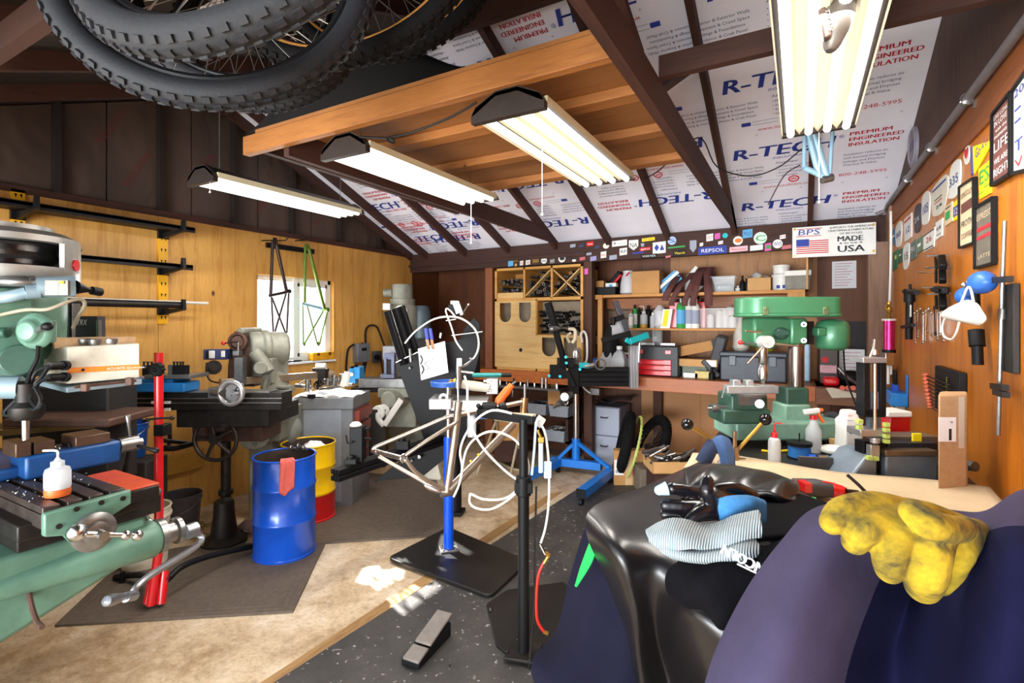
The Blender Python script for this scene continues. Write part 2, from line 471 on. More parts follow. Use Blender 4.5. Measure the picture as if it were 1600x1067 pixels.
# alcove at the back and the front of the garage with its open door
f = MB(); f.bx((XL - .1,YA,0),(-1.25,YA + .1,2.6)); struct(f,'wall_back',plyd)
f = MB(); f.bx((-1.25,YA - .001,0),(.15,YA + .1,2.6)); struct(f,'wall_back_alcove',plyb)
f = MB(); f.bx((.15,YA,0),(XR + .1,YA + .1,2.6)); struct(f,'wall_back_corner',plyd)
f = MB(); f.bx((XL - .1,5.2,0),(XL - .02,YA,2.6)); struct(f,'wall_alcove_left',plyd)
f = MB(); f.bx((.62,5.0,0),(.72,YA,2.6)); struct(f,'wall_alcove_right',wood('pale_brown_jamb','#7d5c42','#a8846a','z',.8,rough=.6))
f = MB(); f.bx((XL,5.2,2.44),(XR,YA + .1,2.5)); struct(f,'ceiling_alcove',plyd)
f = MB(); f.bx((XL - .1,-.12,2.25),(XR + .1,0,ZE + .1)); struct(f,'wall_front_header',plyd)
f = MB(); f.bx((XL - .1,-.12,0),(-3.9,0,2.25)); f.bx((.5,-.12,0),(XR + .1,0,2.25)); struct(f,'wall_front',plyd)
# header beam with stickers, its two posts
f = MB(); f.bx((XL,5.16,2.235),(XR,5.25,2.47)); struct(f,'trim_3',darkwx)
f = MB(); f.bx((XL,5.13,2.30),(-2.0,5.16,2.335)); struct(f,'trim_4',darkwx)
p = PY(768,500,5.2); f = MB(); f.bx((p.x - .07,5.17,0),(p.x + .03,5.27,2.235)); struct(f,'post',wood('reddish_post','#5e2f14','#8d4d22','z',1,rough=.6))
p = PY(918,500,5.2); f = MB(); f.bx((p.x - .03,5.17,0),(p.x + .06,5.27,2.235)); struct(f,'post',darkwz)
f = MB(); f.bx((.49,5.05,0),(.62,5.2,2.235)); struct(f,'post',wood('pale_brown_post','#6d4a33','#93705a','z',1,rough=.6))
# roof: far slope of printed white foam boards, near slope of dark boards
def SL(x,s,off=0):
    return V((x,5.2 - s * CT - off * ST,ZE + s * ST - off * CT))
foam = mat('white_foil_foam_board','#f3f1ff',.5,0,.06,2)
L = 2.6 / CT
SU = V((0,-CT,ST)); SN = V((0,-ST,-CT))
f = MB()
for x0,x1 in ((XL,-4.2),(-4.19,-2.98),(-2.97,-1.76),(-1.75,-.54),(-.53,.66)):
    f.obox(SL(x0,0),(x1 - x0,0,0),SU * L,SN * -.03)
MM = [foam,lettb,lettr,lettn,lettg]
def block(x,s,fl=False,xmax=None):
    e = EX * (-1 if fl else 1); u = SU * (-1 if fl else 1)
    o = SL(x,s,.003)
    q = lambda a,b_: o + e * a + u * b_
    f.text('R-TECH',q(0,0),e,u,.115,1,'l',.66,.18,.006)
    f.text('®',q(.7,.08),e,u,.03,1)
    f.text('INSULFOAM',q(.28,-.045),e,u,.022,1,'l',.2,.15)
    for i,s_ in enumerate(('PREMIUM','ENGINEERED','INSULATION')): f.text(s_,q(.76,.09 - .056 * i),e,u,.034,2,'l',(.24,.31,.29)[i],0,.0015)
    f.text('Advantages:',q(.30,-.105),e,u,.022,3)
    for i,s_ in enumerate(('• Moisture resistant','• Insect & Mold','• Environmental','• Lightweight')): f.text(s_,q(.30,-.15 - .038 * i),e,u,.019,3)
    for i,s_ in enumerate(('Interior & Exterior Walls','Basement & Crawl Space','Ceilings & Foundations','Insulation & Craft Panel')): f.text(s_,q(-.08,-.13 - .04 * i),e,u,.02,3)
    for i,s_ in enumerate(('Insulation reduces air','and thermal bridging','leakage and Dryness','Thermal R-Value')): f.text(s_,q(.74,-.12 - .04 * i),e,u,.021,3)
    f.obox(q(.10,-.335),e * .06,u * .035,SN * .001,1)
    f.obox(q(.17,-.335),e * .16,u * .003,SN * .001,4); f.obox(q(.17,-.303),e * .16,u * .003,SN * .001,4)
    for a in (.42,.62):
        f.torus(q(a,-.315),SN,.034,.005,20,5,2); f.obox(q(a - .02,-.32),e * .04,u * .012,SN * .001,2)
    f.text('www.insulfoam.com',q(.2,-.40),e,u,.03,2,'l',.36)
    f.text('800-248-5995',q(.72,-.36),e,u,.034,2,'l',.3)
    for i in range(5): f.obox(q(-.1 + .28 * i,-.44),e * .02,u * .002,SN * .001,4); f.obox(q(-.09 + .28 * i,-.449),e * .002,u * .02,SN * .001,4)
for s_ in (.27,.97,1.66,2.36): block(-.46,s_)
for x in (-.62,-1.84,-3.06):
    for s_ in (.62,1.3,2.0,2.6): block(x,s_ - (.18 if x == -1.84 else 0),True)
block(-3.2,.35,True); block(-4.3,.3); block(-4.5,1.0)
struct(f,'ceiling',MM)
f = MB(); f.obox((XL,0,ZE),(XR - XL,0,0),(0,2.6,ZR - ZE),(0,-.01,.03)); struct(f,'ceiling_front',maroon)
f = MB()
for x0,x1,s0,s1 in ((-4.4,-2.9,.62,.95),(-2.6,-1.9,.3,.5),(-3.0,-2.2,1.4,1.9)):
    a = V((x0,s0 * CT,ZE + s0 * ST)) + V((0,.005,-.012)); f.obox(a,(x1 - x0,0,0),V((0,CT,ST)) * (s1 - s0),V((0,ST,-CT)) * .004)
    f.text('R-TECH',a + V((.2,.05,.01)),EX,(0,CT,ST),.1,1)
    f.text('INSULATION',a + V((.75,.05,.01)),EX,(0,CT,ST),.06,2)
struct(f,'trim_5',[foam,lettb,lettr])
for x in (.08,-.53,-1.14,-1.75,-2.36,-2.97,-3.58,-4.19,-4.44):
    r_ = MB(); lo = -.06 if x in (-2.36,-3.58) else .02
    r_.obox(SL(x - .02,lo),(.04,0,0),SU * (L - lo),SN * .09); struct(r_,'rafter',darkwood)
for x in (-3.9,-3.2,-2.6,-1.9,-1.2,-.53,.08):
    r_ = MB(); a = V((x - .02,.05,ZE + .02)); r_.obox(a,(.04,0,0),V((0,CT,ST)) * (L - .06),V((0,ST,-CT)) * .09); struct(r_,'rafter',darkwood)
r_ = MB(); r_.bx((XL,2.58,ZR - .17),(XR,2.62,ZR - .02)); struct(r_,'ridge_beam',darkwx)
for x in (-.53,-2.36): r_ = MB(); r_.bx((x - .02,.02 if x > -1 else 1.75,2.46),(x + .02,5.18,2.6)); struct(r_,'ceiling_joist',darkwood)
r_ = MB(); r_.bx((-.51,2.14,2.60),(XR,2.18,2.69)); struct(r_,'cross_beam',darkwx)
for y0,y1,z1 in ((2.0,1.2,2.92),(2.35,3.35,3.2)):
    r_ = MB(); r_.beam((-.58,y0,2.64),(-.58,y1,z1),.035,.09,0,EX); struct(r_,'roof_brace',darkwood)
    if y0 > 2.2: r_ = MB(); r_.beam((-2.41,y0,2.5),(-2.41,y1,z1),.035,.09,0,EX); struct(r_,'roof_brace',darkwood)
f = MB(); f.obox((XL - .3,5.35,ZE - .05),(XR - XL + .6,0,0),SU * (L + .2),(0,ST * .05,CT * .05)); f.obox((XL - .3,-.15,ZE - .05),(XR - XL + .6,0,0),V((0,CT,ST)) * (L + .2),(0,-ST * .05,CT * .05)); struct(f,'roof',darkwx)
# window
g = thing('window_1',None,None,(XL - .05,3.445,WZ0),kind='structure')
vin = mat('white_vinyl','#eef1f2',.4,0,.05)
f = MB(); x0,x1 = XL - .11,XL - .05
for a in ((WY0,WZ0,WY0 + .045,WZ1),(WY1 - .045,WZ0,WY1,WZ1),(WY0,WZ0,WY1,WZ0 + .05),(WY0,WZ1 - .05,WY1,WZ1)): f.bx((x0,a[0],a[1]),(x1,a[2],a[3]))
f.bx((x0 + .01,3.42,WZ0),(x1 + .01,3.47,WZ1)); build(f,'window_frame',vin,g,bev=.004)
f = MB()
for a in ((3.47,WZ0 + .05,3.50,WZ1 - .05),(3.82,WZ0 + .05,3.855,WZ1 - .05),(3.47,WZ0 + .05,3.85,WZ0 + .09),(3.47,WZ1 - .09,3.85,WZ1 - .05)): f.bx((x0 + .02,a[0],a[1]),(x1 + .005,a[2],a[3]))
build(f,'sliding_sash',vin,g,bev=.003)
f = MB(); f.bx((XL - .085,WY0 + .04,WZ0 + .04),(XL - .08,WY1 - .04,WZ1 - .04)); build(f,'glass_pane',glassm,g)
f = MB(); f.bx((XL - .12,WY0 - .005,WZ0 - .022),(XL + .035,WY1 + .005,WZ0)); build(f,'window_sill',vin,g,bev=.003)
# pale ground outside, seen through the window and the open door
f = MB(); f.bx((-30,-20,-.35),(20,20,-.12)); struct(f,'ground',mat('pale_gravel','#c9c6bd',.9,0,.2,2))
# conduit under the right gable
g = thing('electrical_conduit','grey electrical conduit strapped along the top of the right plywood wall','conduit',(XR - .03,2.6,2.5))
f = MB(); f.tube([(XR - .035,.3,2.52),(XR - .035,5.0,2.52),(XR - .035,5.12,2.5),(XR - .1,5.13,2.47)],.018,10); build(f,'pipe',mat('conduit_grey','#7d7678',.4,.5,.2),g)
for px,py in ((1418,317),(1455,239),(1512,163)):
    p = PX(px,py,XR - .035); f = MB(); f.torus((XR - .035,p.y,2.52),EY,.021,.006,16,6); f.bx((XR - .02,p.y - .012,2.475),(XR - .012,p.y + .012,2.51)); build(f,'strap',bright,g)
# ---------------------------------------------------------------- fluorescent lights, loft
tubew = glow('lit_fluorescent_tube',(1,.97,.92,1),2.6)
reflw = mat('white_reflector','#cfc6a6',.5,0,.05)
shade = mat('dark_bronze_housing','#3a302c',.5,.4,.2)
def shop_light(x,y0,y1,z,label,wdt=.31,watts=55,cord=None):
    watts *= .5; z -= .012
    g = thing('shop_light',label,'light fixture',(x,(y0 + y1) / 2,z),0,'four fluorescent shop lights')
    f = MB(); h = wdt / 2
    f.prism([(-h,0),(-h + .02,.03),(-.05,.075),(.05,.075),(h - .02,.03),(h,0),(h - .015,.004),(.05,.06),(-.05,.06),(-h + .015,.004)],(x,y1,z),EX,UP,y1 - y0)
    build(f,'housing',[shade],g)
    f = MB()
    for i in range(4):
        a = x - h + wdt * (i + .5) / 4; q = wdt / 8
        f.prism([(-q,-.002),(-q * .45,.028),(q * .45,.028),(q,-.002),(q,.032),(-q,.032)],(a,y1 - .03,z - .004),EX,UP,y1 - y0 - .06)
    build(f,'reflector',reflw,g)
    for yy in (y0,y1):
        f = MB(); s_ = .03 if yy == y0 else -.03
        f.prism([(-h,-.03),(-h,.0),(-h + .02,.035),(-.05,.08),(.05,.08),(h - .02,.035),(h,.0),(h,-.03)],(x,yy + s_,z),EX,UP,s_) if s_ > 0 else f.prism([(-h,-.006),(-h,.0),(-h + .02,.035),(-.05,.08),(.05,.08),(h - .02,.035),(h,.0),(h,-.006)],(x,yy,z),EX,UP,-s_)
        build(f,'end_cap',shade,g)
    for i in range(4):
        a = x - h + wdt * (i + .5) / 4
        f = MB(); f.cyl((a,y0 + .035,z - .002),(a,y1 - .035,z - .002),.0165,None,12); build(f,'tube',tubew,g)
    d = lamp('tube_light','AREA',(0,0,-.035),(0,0,0),watts,(1,.96,.88),wdt * .9,y1 - y0 - .1)
    d.parent = g
    for yy in (y0 + .12,y1 - .12): f = MB(); f.cyl((x,yy,z + .07),(x,yy,ZE + .417 * min(yy,5.2 - yy) - .02 if x > -.5 or x < -2.6 else 2.60),.002,None,5); build(f,'hanger_wire',steel,g)
    if cord:
        p,ln = cord; f = MB(); f.cyl((p[0],p[1],z - .01),(p[0],p[1],z - ln),.0016,None,6); f.sph((p[0],p[1],z - ln),.006); build(f,'pull_cord',whitep,g)
    return g
shop_light(-1.93,1.74,2.96,2.43,'fluorescent light on the left of the loft underside, seen as one broad white strip',.31,60,((-1.93,2.85),.3))
shop_light(-1.0,1.72,2.94,2.43,'four tube fluorescent light under the middle of the wooden loft',.33,60,((-.99,2.02),.36))
shop_light(-3.15,1.74,2.94,2.46,'fluorescent light hanging farthest left, in front of the insulated gable',.28,50,((-3.06,1.75),.09))
shop_light(.075,1.48,2.83,2.5,'nearest fluorescent light, hanging overhead on the right below the printed foam boards',.30,60,((.08,2.8),.34))
# loft
g = thing('loft_platform','light wooden loft platform of plywood on two by four joists under the roof','loft',(-1.45,2.4,2.6))
f = MB(); f.bx((-2.55,1.70,2.60),(-.56,3.2,2.618)); build(f,'deck',deckply,g)
for k,y in enumerate((1.70,2.14,2.62,3.12)):
    f = MB(); f.bx((-2.62 if k else -2.66,y,2.555 if k else 2.50),(-.56,y + (.09 if k else .042),2.60)); build(f,'joist',wood('loft_lumber','#8a5026','#b5773c','x',1,kn=.03,rough=.6),g,bev=.003)
f = MB(); f.bx((-2.6,1.75,2.52),(-2.56,3.6,2.58)); build(f,'ledger',darkwood,g)
# dark bundle lying on the loft
f = MB()
f.grid(lambda a,b_: V((-2.7 + 1.55 * a,1.74 + .5 * b_,2.63 + (.38 * math.sin(math.pi * min(1,a * 1.02)) ** .6 * (1 - .25 * a) + .03 * math.sin(13 * a)) * math.sin(math.pi * b_) ** .5)),24,12)
build(f,'storage_bag',mat('black_nylon','#0f0e10',.7,0,.3),None,'black soft bag lying on the left end of the wooden loft','bag')
# cable between two of the lights
f = MB(); f.tube(spl([P(562,214,2.35),P(610,217,2.3),P(615,224,2.3),P(606,216,2.3),P(640,208,2.3),P(700,185,2.25),P(745,160,2.2)],6),.005,6)
build(f,'power_cable',black,None,'black power cable strung between the two lights under the loft','cable')
f = MB(); f.tube(spl([P(1005,280,3.6),P(1030,266,3.5),P(1090,215,3.2),P(1120,260,3.2),P(1170,275,3.2),P(1215,262,3.1),P(1250,235,3.0),P(1262,228,2.95)],6),.004,6); f.tube(spl([P(1250,258,2.9),P(1225,275,3.0),P(1200,320,3.1)],6),.003,6)
build(f,'power_cable',black,None,'thin black cable sagging across the printed foam boards at the right','cable')
# ---------------------------------------------------------------- left wall: lumber rack, hanging frames, electrics
rackY = mat('yellow_rack_paint','#f2b10c',.4,0,.1)
YU = (1.30,2.17)
for k,(y,z0,z1,lb) in enumerate(((1.30,1.55,2.45,'yellow slotted rack upright with black arms above the milling machine head'),(2.17,1.57,2.39,'yellow slotted rack upright with black arms, right end of the wall shelves'))):
    g = thing('rack_upright',lb,'rack',(XL,y,z0),0,'yellow lumber rack uprights')
    f = MB(); f.bx((XL,y - .035,z0),(XL + .02,y + .035,z1))
    for i in range(int((z1 - z0) / .09)):
        for s_ in (-1,1):
            q = (y + s_ * .014,z0 + .05 + i * .09)
            f.prism([(-.006,.012),(.008,.012),(.002,-.016)],(XL + .0205,q[0],q[1]),EY,UP,.001,1)
    build(f,'slotted_rail',[rackY,black],g)
    for z in (2.30,2.01,1.69):
        f = MB(); f.bx((XL,y - .037,z - .05),(XL + .03,y + .037,z + .05))
        f.prism([(0,-.05),(.02,-.05),(.33,-.012),(.33,0),(0,0)],(XL,y + .012,z),EX,UP,.024)
        f.prism([(.29,0),(.33,0),(.325,.07),(.30,.07)],(XL,y + .012,z),EX,UP,.024)
        build(f,'rack_arm',blackpaint,g)
for z,w_,nm in ((2.32,.29,'long black steel shelf strip highest on the left wall rack'),(2.025,.26,'long black steel shelf strip in the middle of the left wall rack')):
    f = MB(); f.bx((XL + .03,.75,z - .012),(XL + w_,2.27,z + .008)); f.bx((XL + w_ - .012,.75,z - .03),(XL + w_,2.27,z + .012))
    build(f,'rack_shelf',blackpaint,None,nm,'shelf','black rack shelves')
f = MB(); f.tube([(XL + .2,1.0,1.74),(XL + .2,2.42,1.74)],.012,10); build(f,'round_bar',whitep,None,'white bar lying on the lowest arms of the wall rack, sticking out at the right','bar')
for k,(x,y1,r,lb,mm) in enumerate(((.24,1.9,.02,'grey steel tube on the lowest rack arms, in front of the white bar',steel),(.28,2.16,.026,'thick dark tube at the front of the lowest rack arms',darksteel))):
    f = MB(); f.cyl((XL + x,.8,1.715),(XL + x,y1,1.715),r,None,16); build(f,'metal_tube',mm,None,lb,'tube')
# hanging rail with two bicycle frames
g = thing('hanging_rail','dark wooden rail with hooks above the window on the left wall','rail',PX(450,385,XL))
a,b_ = PX(415,374,XL),PX(489,397,XL)
f = MB(); f.bx((XL,a.y,b_.z),(XL + .025,b_.y,a.z - .03)); build(f,'board',blackpaint,g)
XF = XL + .2
for px in (428,447,480):
    p = PX(px,377,XF); f = MB(); f.tube([(XL + .02,p.y,p.z + .02),(XF,p.y,p.z + .01),(XF + .03,p.y,p.z + .03)],.006,6); build(f,'hook',darksteel,g)
def hang(name,label,tubes,mm,X):
    gg = thing(name,label,'bicycle frame',PX(tubes[0][1][0],tubes[0][1][1],X))
    for nm,a,b_,r,mi,dx0,dx1 in tubes:
        p,q = PX(a[0],a[1],X + dx0),PX(b_[0],b_[1],X + dx1)
        f = MB(); f.cyl(p,q,r,None,10); build(f,nm,mm[mi],gg)
dk = mat('raw_dark_frame','#3d3130',.35,.7,.3)
hang('bicycle_frameset','dark bare bicycle frame hanging upside down in front of the window',[
    ('top_tube',(426,377),(423,462),.014,0,0,0),('down_tube',(431,378),(448,457),.016,0,0,0),('seat_tube',(421,462),(454,455),.014,0,0,0),
    ('bottom_bracket',(446,456),(453,455),.021,0,-.03,.03),('head_tube',(427,384),(430,372),.019,0,0,0),
    ('seat_stay',(424,462),(427,520),.008,0,-.03,-.06),('seat_stay',(425,465),(446,520),.008,0,.03,.06),
    ('chain_stay',(447,458),(429,520),.009,0,-.03,-.06),('chain_stay',(451,458),(448,520),.009,0,.03,.06),
    ('dropout',(427,518),(429,524),.011,0,-.06,-.06),('dropout',(446,518),(447,524),.011,0,.06,.06)],[dk],XF)
gf = mat('olive_green_frame','#5f7a2c',.3,.5,.2); bf = mat('pale_blue_frame','#8cc3d6',.3,.2,.1)
hang('bicycle_frameset','olive green bicycle frame with a pale blue seat tube hanging in front of the window',[
    ('top_tube',(477,385),(476,473),.013,0,0,0),('down_tube',(482,386),(507,482),.016,0,0,0),('seat_tube',(471,474),(503,482),.014,1,0,0),
    ('bottom_bracket',(505,483),(513,484),.022,0,-.03,.03),('head_tube',(478,390),(480,382),.021,0,0,0),
    ('seat_stay',(473,476),(474,538),.007,0,-.03,-.06),('seat_stay',(480,478),(496,538),.007,0,.03,.06),
    ('chain_stay',(505,486),(475,538),.009,0,-.03,-.06),('chain_stay',(511,488),(499,538),.009,0,.03,.06),
    ('dropout',(474,535),(476,540),.011,0,-.06,-.06),('dropout',(496,533),(498,540),.011,0,.06,.06)],[gf,bf],XF)
# on the sill
g = thing('tool_case','yellow plastic tool case standing on the window sill','case',(XL - .03,3.78,WZ0))
f = MB(); f.bx((XL - .045,3.60,WZ0),(XL + .03,3.88,WZ0 + .085)); build(f,'body',mat('yellow_case','#e8a417',.45),g,bev=.008)
for y in (3.67,3.82): f = MB(); f.bx((XL + .028,y - .015,WZ0 + .05),(XL + .036,y + .015,WZ0 + .08)); build(f,'latch',mat('brown_latch','#5d3a10',.5),g)
for y,l_ in ((3.30,'dark hand tool on the window sill near the middle bar'),(3.42,'second dark hand tool lying closest to the yellow case')):
    f = MB(); f.bx((XL - .02,y - .05,WZ0),(XL + .02,y + .03,WZ0 + .018)); f.cyl((XL,y + .03,WZ0 + .01),(XL + .01,y + .06,WZ0 + .01),.008); build(f,'hand_tool',darksteel,None,l_,'tool',bev=.003)
# electric boxes
g = thing('switch_box','grey electrical box with conduit loops on the plywood wall right of the window','electrical box',PX(561,555,XL))
a,b_ = PX(551,566,XL),PX(569,536,XL)
f = MB(); f.bx((XL,a.y,a.z),(XL + .09,b_.y,b_.z)); f.bx((XL + .09,a.y + .05,a.z + .13),(XL + .094,b_.y - .05,b_.z - .05),1); build(f,'box',[mat('box_grey','#7f838c',.45,.3),darksteel],g,bev=.006)
f = MB(); f.tube(spl([PX(553,538,XL + .03),PX(544,546,XL + .03),PX(541,570,XL + .03),PX(541,590,XL + .03)],6),.012,8); build(f,'conduit',darksteel,g)
f = MB(); f.tube(spl([PX(567,590,XL + .03),PX(572,560,XL + .03),PX(571,520,XL + .03),PX(577,509,XL + .04),PX(588,510,XL + .08),PX(594,522,XL + .1),PX(602,545,XL + .2)],6),.012,8); build(f,'conduit',darksteel,g)
f = MB(); f.tube(spl([PX(566,535,XL + .04),PX(570,560,XL + .05),PX(565,585,XL + .05),PX(572,594,XL + .08)],6),.010,8); build(f,'conduit',darksteel,g)
g = thing('wall_outlet','grey wall outlet with a black plug left of the far milling machine','outlet',PX(586,557,XL))
a,b_ = PX(581,567,XL),PX(592,548,XL); f = MB(); f.bx((XL,a.y,a.z),(XL + .05,b_.y,b_.z)); build(f,'box',mat('outlet_grey','#55585e',.5,.3),g,bev=.005)
f = MB(); p = PX(587,558,XL + .06); f.cyl(p,p + EX * .05,.03); f.tube(spl([p + EX * .06,PX(596,565,XL + .12),PX(599,590,XL + .12)],6),.008); build(f,'plug',black,g)
# far milling machine in the left corner
g = thing('milling_machine','grey vertical milling machine far back in the left corner','milling machine',PZ(640,735,0))
tt = 6.0
f = MB()
q = lambda px,py,t_=tt: P(px,py,t_)
f.lathe([(.0,0),(.135,0),(.145,.02),(.145,.08),(.12,.085),(.12,.25),(0,.25)],q(629,478),UP,24)
build(f,'motor',castgrey,g)
f = MB(); f.lathe([(.10,-.06),(.16,-.03),(.165,.0),(.165,.26),(.14,.3),(.09,.31)],q(630,516),UP,24); f.cyl(q(629,540),q(629,512),.085); f.cyl(q(629,560),q(629,538),.06,.07); build(f,'head',castgrey,g)
f = MB(); f.cyl(q(626,487,5.84),q(626,487,5.81),.075,None,24,0); f.cyl(q(627,490,5.81),q(627,490,5.80),.02,None,12,1); build(f,'dial',[whitep,lettr],g,'white speed dial with a red pointer')
f = MB(); cb(f,598,484,609,474,5.8,.08); build(f,'switch_plate',whitep,g)
f = MB(); f.cyl(q(613,458,6),q(600,458,6),.05); build(f,'terminal_box',castgrey,g)
f = MB(); cb(f,612,505,662,552,6.12,.5); cb(f,606,560,668,720,6.25,.35); cb(f,598,715,675,737,5.9,.7); build(f,'column',castgrey,g,bev=.01)
f = MB(); cb(f,560,592,660,606,5.3,.25); cb(f,548,606,660,613,5.32,.2,1); build(f,'table',[steel,darksteel],g,bev=.004)
f = MB(); cb(f,590,607,645,622,5.25,.4); f.cyl(P(606,625,5.15),P(640,622,5.5),.09); cb(f,600,622,650,668,5.35,.5); build(f,'knee',castgrey,g,bev=.01)
f = MB(); f.beam(P(600,664,5.0),P(627,624,5.05),.07,.05,0); f.cyl(P(590,645,5.0),P(600,642,5.1),.07); f.tube(spl([P(592,645,5),P(592,655,5),P(600,665,5)],6),.03); build(f,'power_feed',whitep,g,'pale power feed unit and crank',bev=.004)
g = thing('motor','blue grey electric motor beside the head of the far milling machine','motor',P(658,530,6.1))
f = MB(); f.lathe([(.02,.4),(.09,.4),(.11,.36),(.12,.33),(.12,.02),(.1,0),(.05,0)],P(657,530,6.1),UP,20); build(f,'housing',mat('slate_blue_paint','#56656e',.4,.2),g)
f = MB(); cb(f,647,545,668,528,6.1,.25); build(f,'mount',darksteel,g)
g = thing('milling_vise','blue grey milling vise on the far milling machine table','vise',P(605,591,5.25))
f = MB(); cb(f,594,591,616,585,5.25,.15); cb(f,600,585,604,560,5.25,.1); cb(f,611,585,616,556,5.25,.1); cb(f,598,562,616,552,5.28,.1); build(f,'body',mat('slate_vise','#6f7590',.45,.3),g,bev=.004)
f = MB(); cb(f,604,584,611,563,5.27,.08); build(f,'jaw',darksteel,g)
f = MB(); cb(f,598,562,622,541,5.6,.25); build(f,'metal_tray',mat('dull_tray','#8f8d92',.4,.5),None,'dull grey metal tray behind the blue grey vise in the left corner','tray')
f = MB(); p = P(556,590,5.1); cb(f,545,600,555,576,5.0,.09); cb(f,553,592,562,574,5.0,.16); f.cyl(P(550,577,5.05),P(550,572,5.05),.02,None,12,1); f.cyl(P(556,574,5.05),P(556,569,5.05),.02,None,12,1); f.cyl(P(549,585,4.99),P(549,585,4.95),.02,None,12,2)
build(f,'feed_gearbox',[mat('bright_blue_paint','#2f97dc',.35),black,whitep],None,'bright blue feed unit with black knobs at the left end of the far milling table','gearbox',bev=.004)
f = MB(); a = PZ(572,735,0); cb(f,569,730,602,640,5.0,.03); cb(f,569,730,573,638,4.99,.015,1); build(f,'board',[mat('dark_board','#2c2623',.6),birch],None,'dark board with a pale edge standing behind the black jig','board')
# ---------------------------------------------------------------- old horizontal mill
rubberdark = mat('brown_grey_rubber','#4b3f35',.85,0,.3,16,.5)
g = thing('horizontal_mill','old rusty horizontal milling machine with a long dark table and a big handwheel','milling machine',PZ(350,850,0))
f = MB(); cb(f,180,641,440,614,3.5,.17); cb(f,176,620,420,612,3.52,.14,1)
for yy in (622,629): cb(f,180,yy + 1.5,440,yy,3.495,.01,1)
build(f,'table',[darksteel,steel],g,bev=.004)
f = MB(); cb(f,275,668,420,640,3.52,.5); cb(f,300,690,410,662,3.7,.3,1); f.cyl(P(305,655,3.8),P(320,655,3.8),.05); cb(f,395,655,440,640,3.75,.15,1); f.cyl(P(393,640,3.7),P(393,655,3.7),.03,None,12,2)
build(f,'saddle',[darksteel,rust,steel],g,bev=.008)
f = MB(); f.cyl(P(353,800,3.8),P(353,690,3.8),.034); f.lathe([(.15,0),(.15,.03),(.09,.06),(.07,.2),(.065,.3),(.05,.31)],PZ(350,848,0),UP,24); f.cyl(P(353,772,3.8),P(353,764,3.8),.05); build(f,'knee_screw',darksteel,g)
f = MB(); cb(f,388,835,425,650,4.05,.4); f.prism([(-.16,.0),(.16,0),(.2,.25),(-.2,.25)],P(405,690,4.0),RT,UP,-.4); cb(f,330,870,440,845,3.75,.6); f.cyl(P(398,680,3.98),P(398,680,3.86),.11); f.cyl(P(398,680,3.86),P(398,680,3.83),.04); cb(f,384,700,400,680,3.84,.1)
build(f,'column',castgrey,g,bev=.012)
f = MB()
f.prism([(355 - 372,0),(397 - 372,0),(394 - 372,40),(388 - 372,70),(376 - 372,86),(366 - 372,86),(360 - 372,70),(356 - 372,30)],P(372,604,4.0),RT * (4 / 794),UP * (4 / 794),-.12)
f.torus(P(371,534,3.97),FW,.062,.014,24,8); f.cyl(P(371,534,4),P(371,534,3.95),.045); f.cyl(P(372,534,3.94),P(372,555,3.92),.008,None,8,1); cb(f,363,556,373,548,3.9,.06,1)
build(f,'overarm_bracket',[rust,steel],g,bev=.006)
f = MB(); f.lathe([(.12,0),(.135,.02),(.135,.09),(.15,.1),(.15,.14),(.135,.15),(.135,.27),(.115,.29),(.05,.3)],P(388,545,4.05),(RT * .75 + FW * .6),20,0); f.cyl(P(375,518,4.0),P(405,517,4.3),.03); f.cyl(P(410,531,4.2),P(434,530,4.35),.035,None,14); f.cyl(P(410,551,4.2),P(435,550,4.3),.012); f.tube([P(397,549,3.95),P(412,568,3.95),P(420,582,3.95)],.05,10); f.cyl(P(407,575,4.0),P(407,575,3.88),.05); cb(f,390,600,425,560,4.0,.3); build(f,'spindle_head',castgrey,g,bev=.008)
f = MB(); f.tube([P(372,534,3.9),P(352,536,3.88)],.005); f.sph(P(349,536,3.88),.016,1); build(f,'lever',[darksteel,redp],g,'short lever with a red ball')
f = MB(); cb(f,366,600,379,559,3.83,.06); build(f,'tool_block',steel,g)
f = MB(); c = P(361,614,3.42); f.torus(c,FW,.075,.018,32,10); f.cyl(c + FW * .03,c + FW * .018,.066,None,28); f.cyl(c + FW * .02,c + FW * .0,.025,None,20); f.cyl(c,c - FW * .03,.02); f.cyl(c + RT * .05,c + RT * .05 - FW * .06,.012); build(f,'dial_handwheel',mat('dull_aluminium','#b9b9bb',.3,.7,.1),g,'bright aluminium handwheel')
f = MB()
for px,py in ((373,608),(379,613),(376,603)): f.sph(P(px,py,3.45),.022)
f.cyl(P(332,613,3.45),P(350,614,3.42),.025); cb(f,325,622,350,606,3.48,.1); build(f,'feed_lever',steel,g,isl=1)
f = MB(); c = P(337,686,3.55); f.torus(c,FW,.148,.014,40,10); f.cyl(c - FW * .03,c + FW * .04,.035)
for k in range(5):
    a = math.pi * 2 * k / 5 + .5; e = RT * math.cos(a) + UP * math.sin(a); f.tube([c + e * .03 - FW * .01,c + e * .09 - FW * .01,c + e * .142],[.016,.012,.012],8)
f.cyl(c,P(345,684,3.9),.025); f.cyl(c + RT * .1 + UP * .1,c + RT * .1 + UP * .1 - FW * .09,.014,.018); build(f,'knee_handwheel',mat('dark_iron','#423a38',.35,.7,.3),g,'dark iron five spoke handwheel')
f = MB(); c = P(255,688,3.5); f.torus(c,RT,.07,.012,28,8); f.tube(spl([P(257,700,3.5),P(275,700,3.6),P(305,692,3.75)],5),.02); f.cyl(c - EX * .0,P(300,693,3.8),.015); build(f,'feed_handwheel',darksteel,g)
f = MB(); c = P(428,605,4.1); f.lathe([(.13,0),(.13,.03),(.02,.05),(.02,.16),(.03,.17),(.03,.2)],c,RT * .9 - FW * .4,24); f.tube([P(408,622,4),P(424,592,4)],.01); build(f,'table_handwheel',castgrey,g)
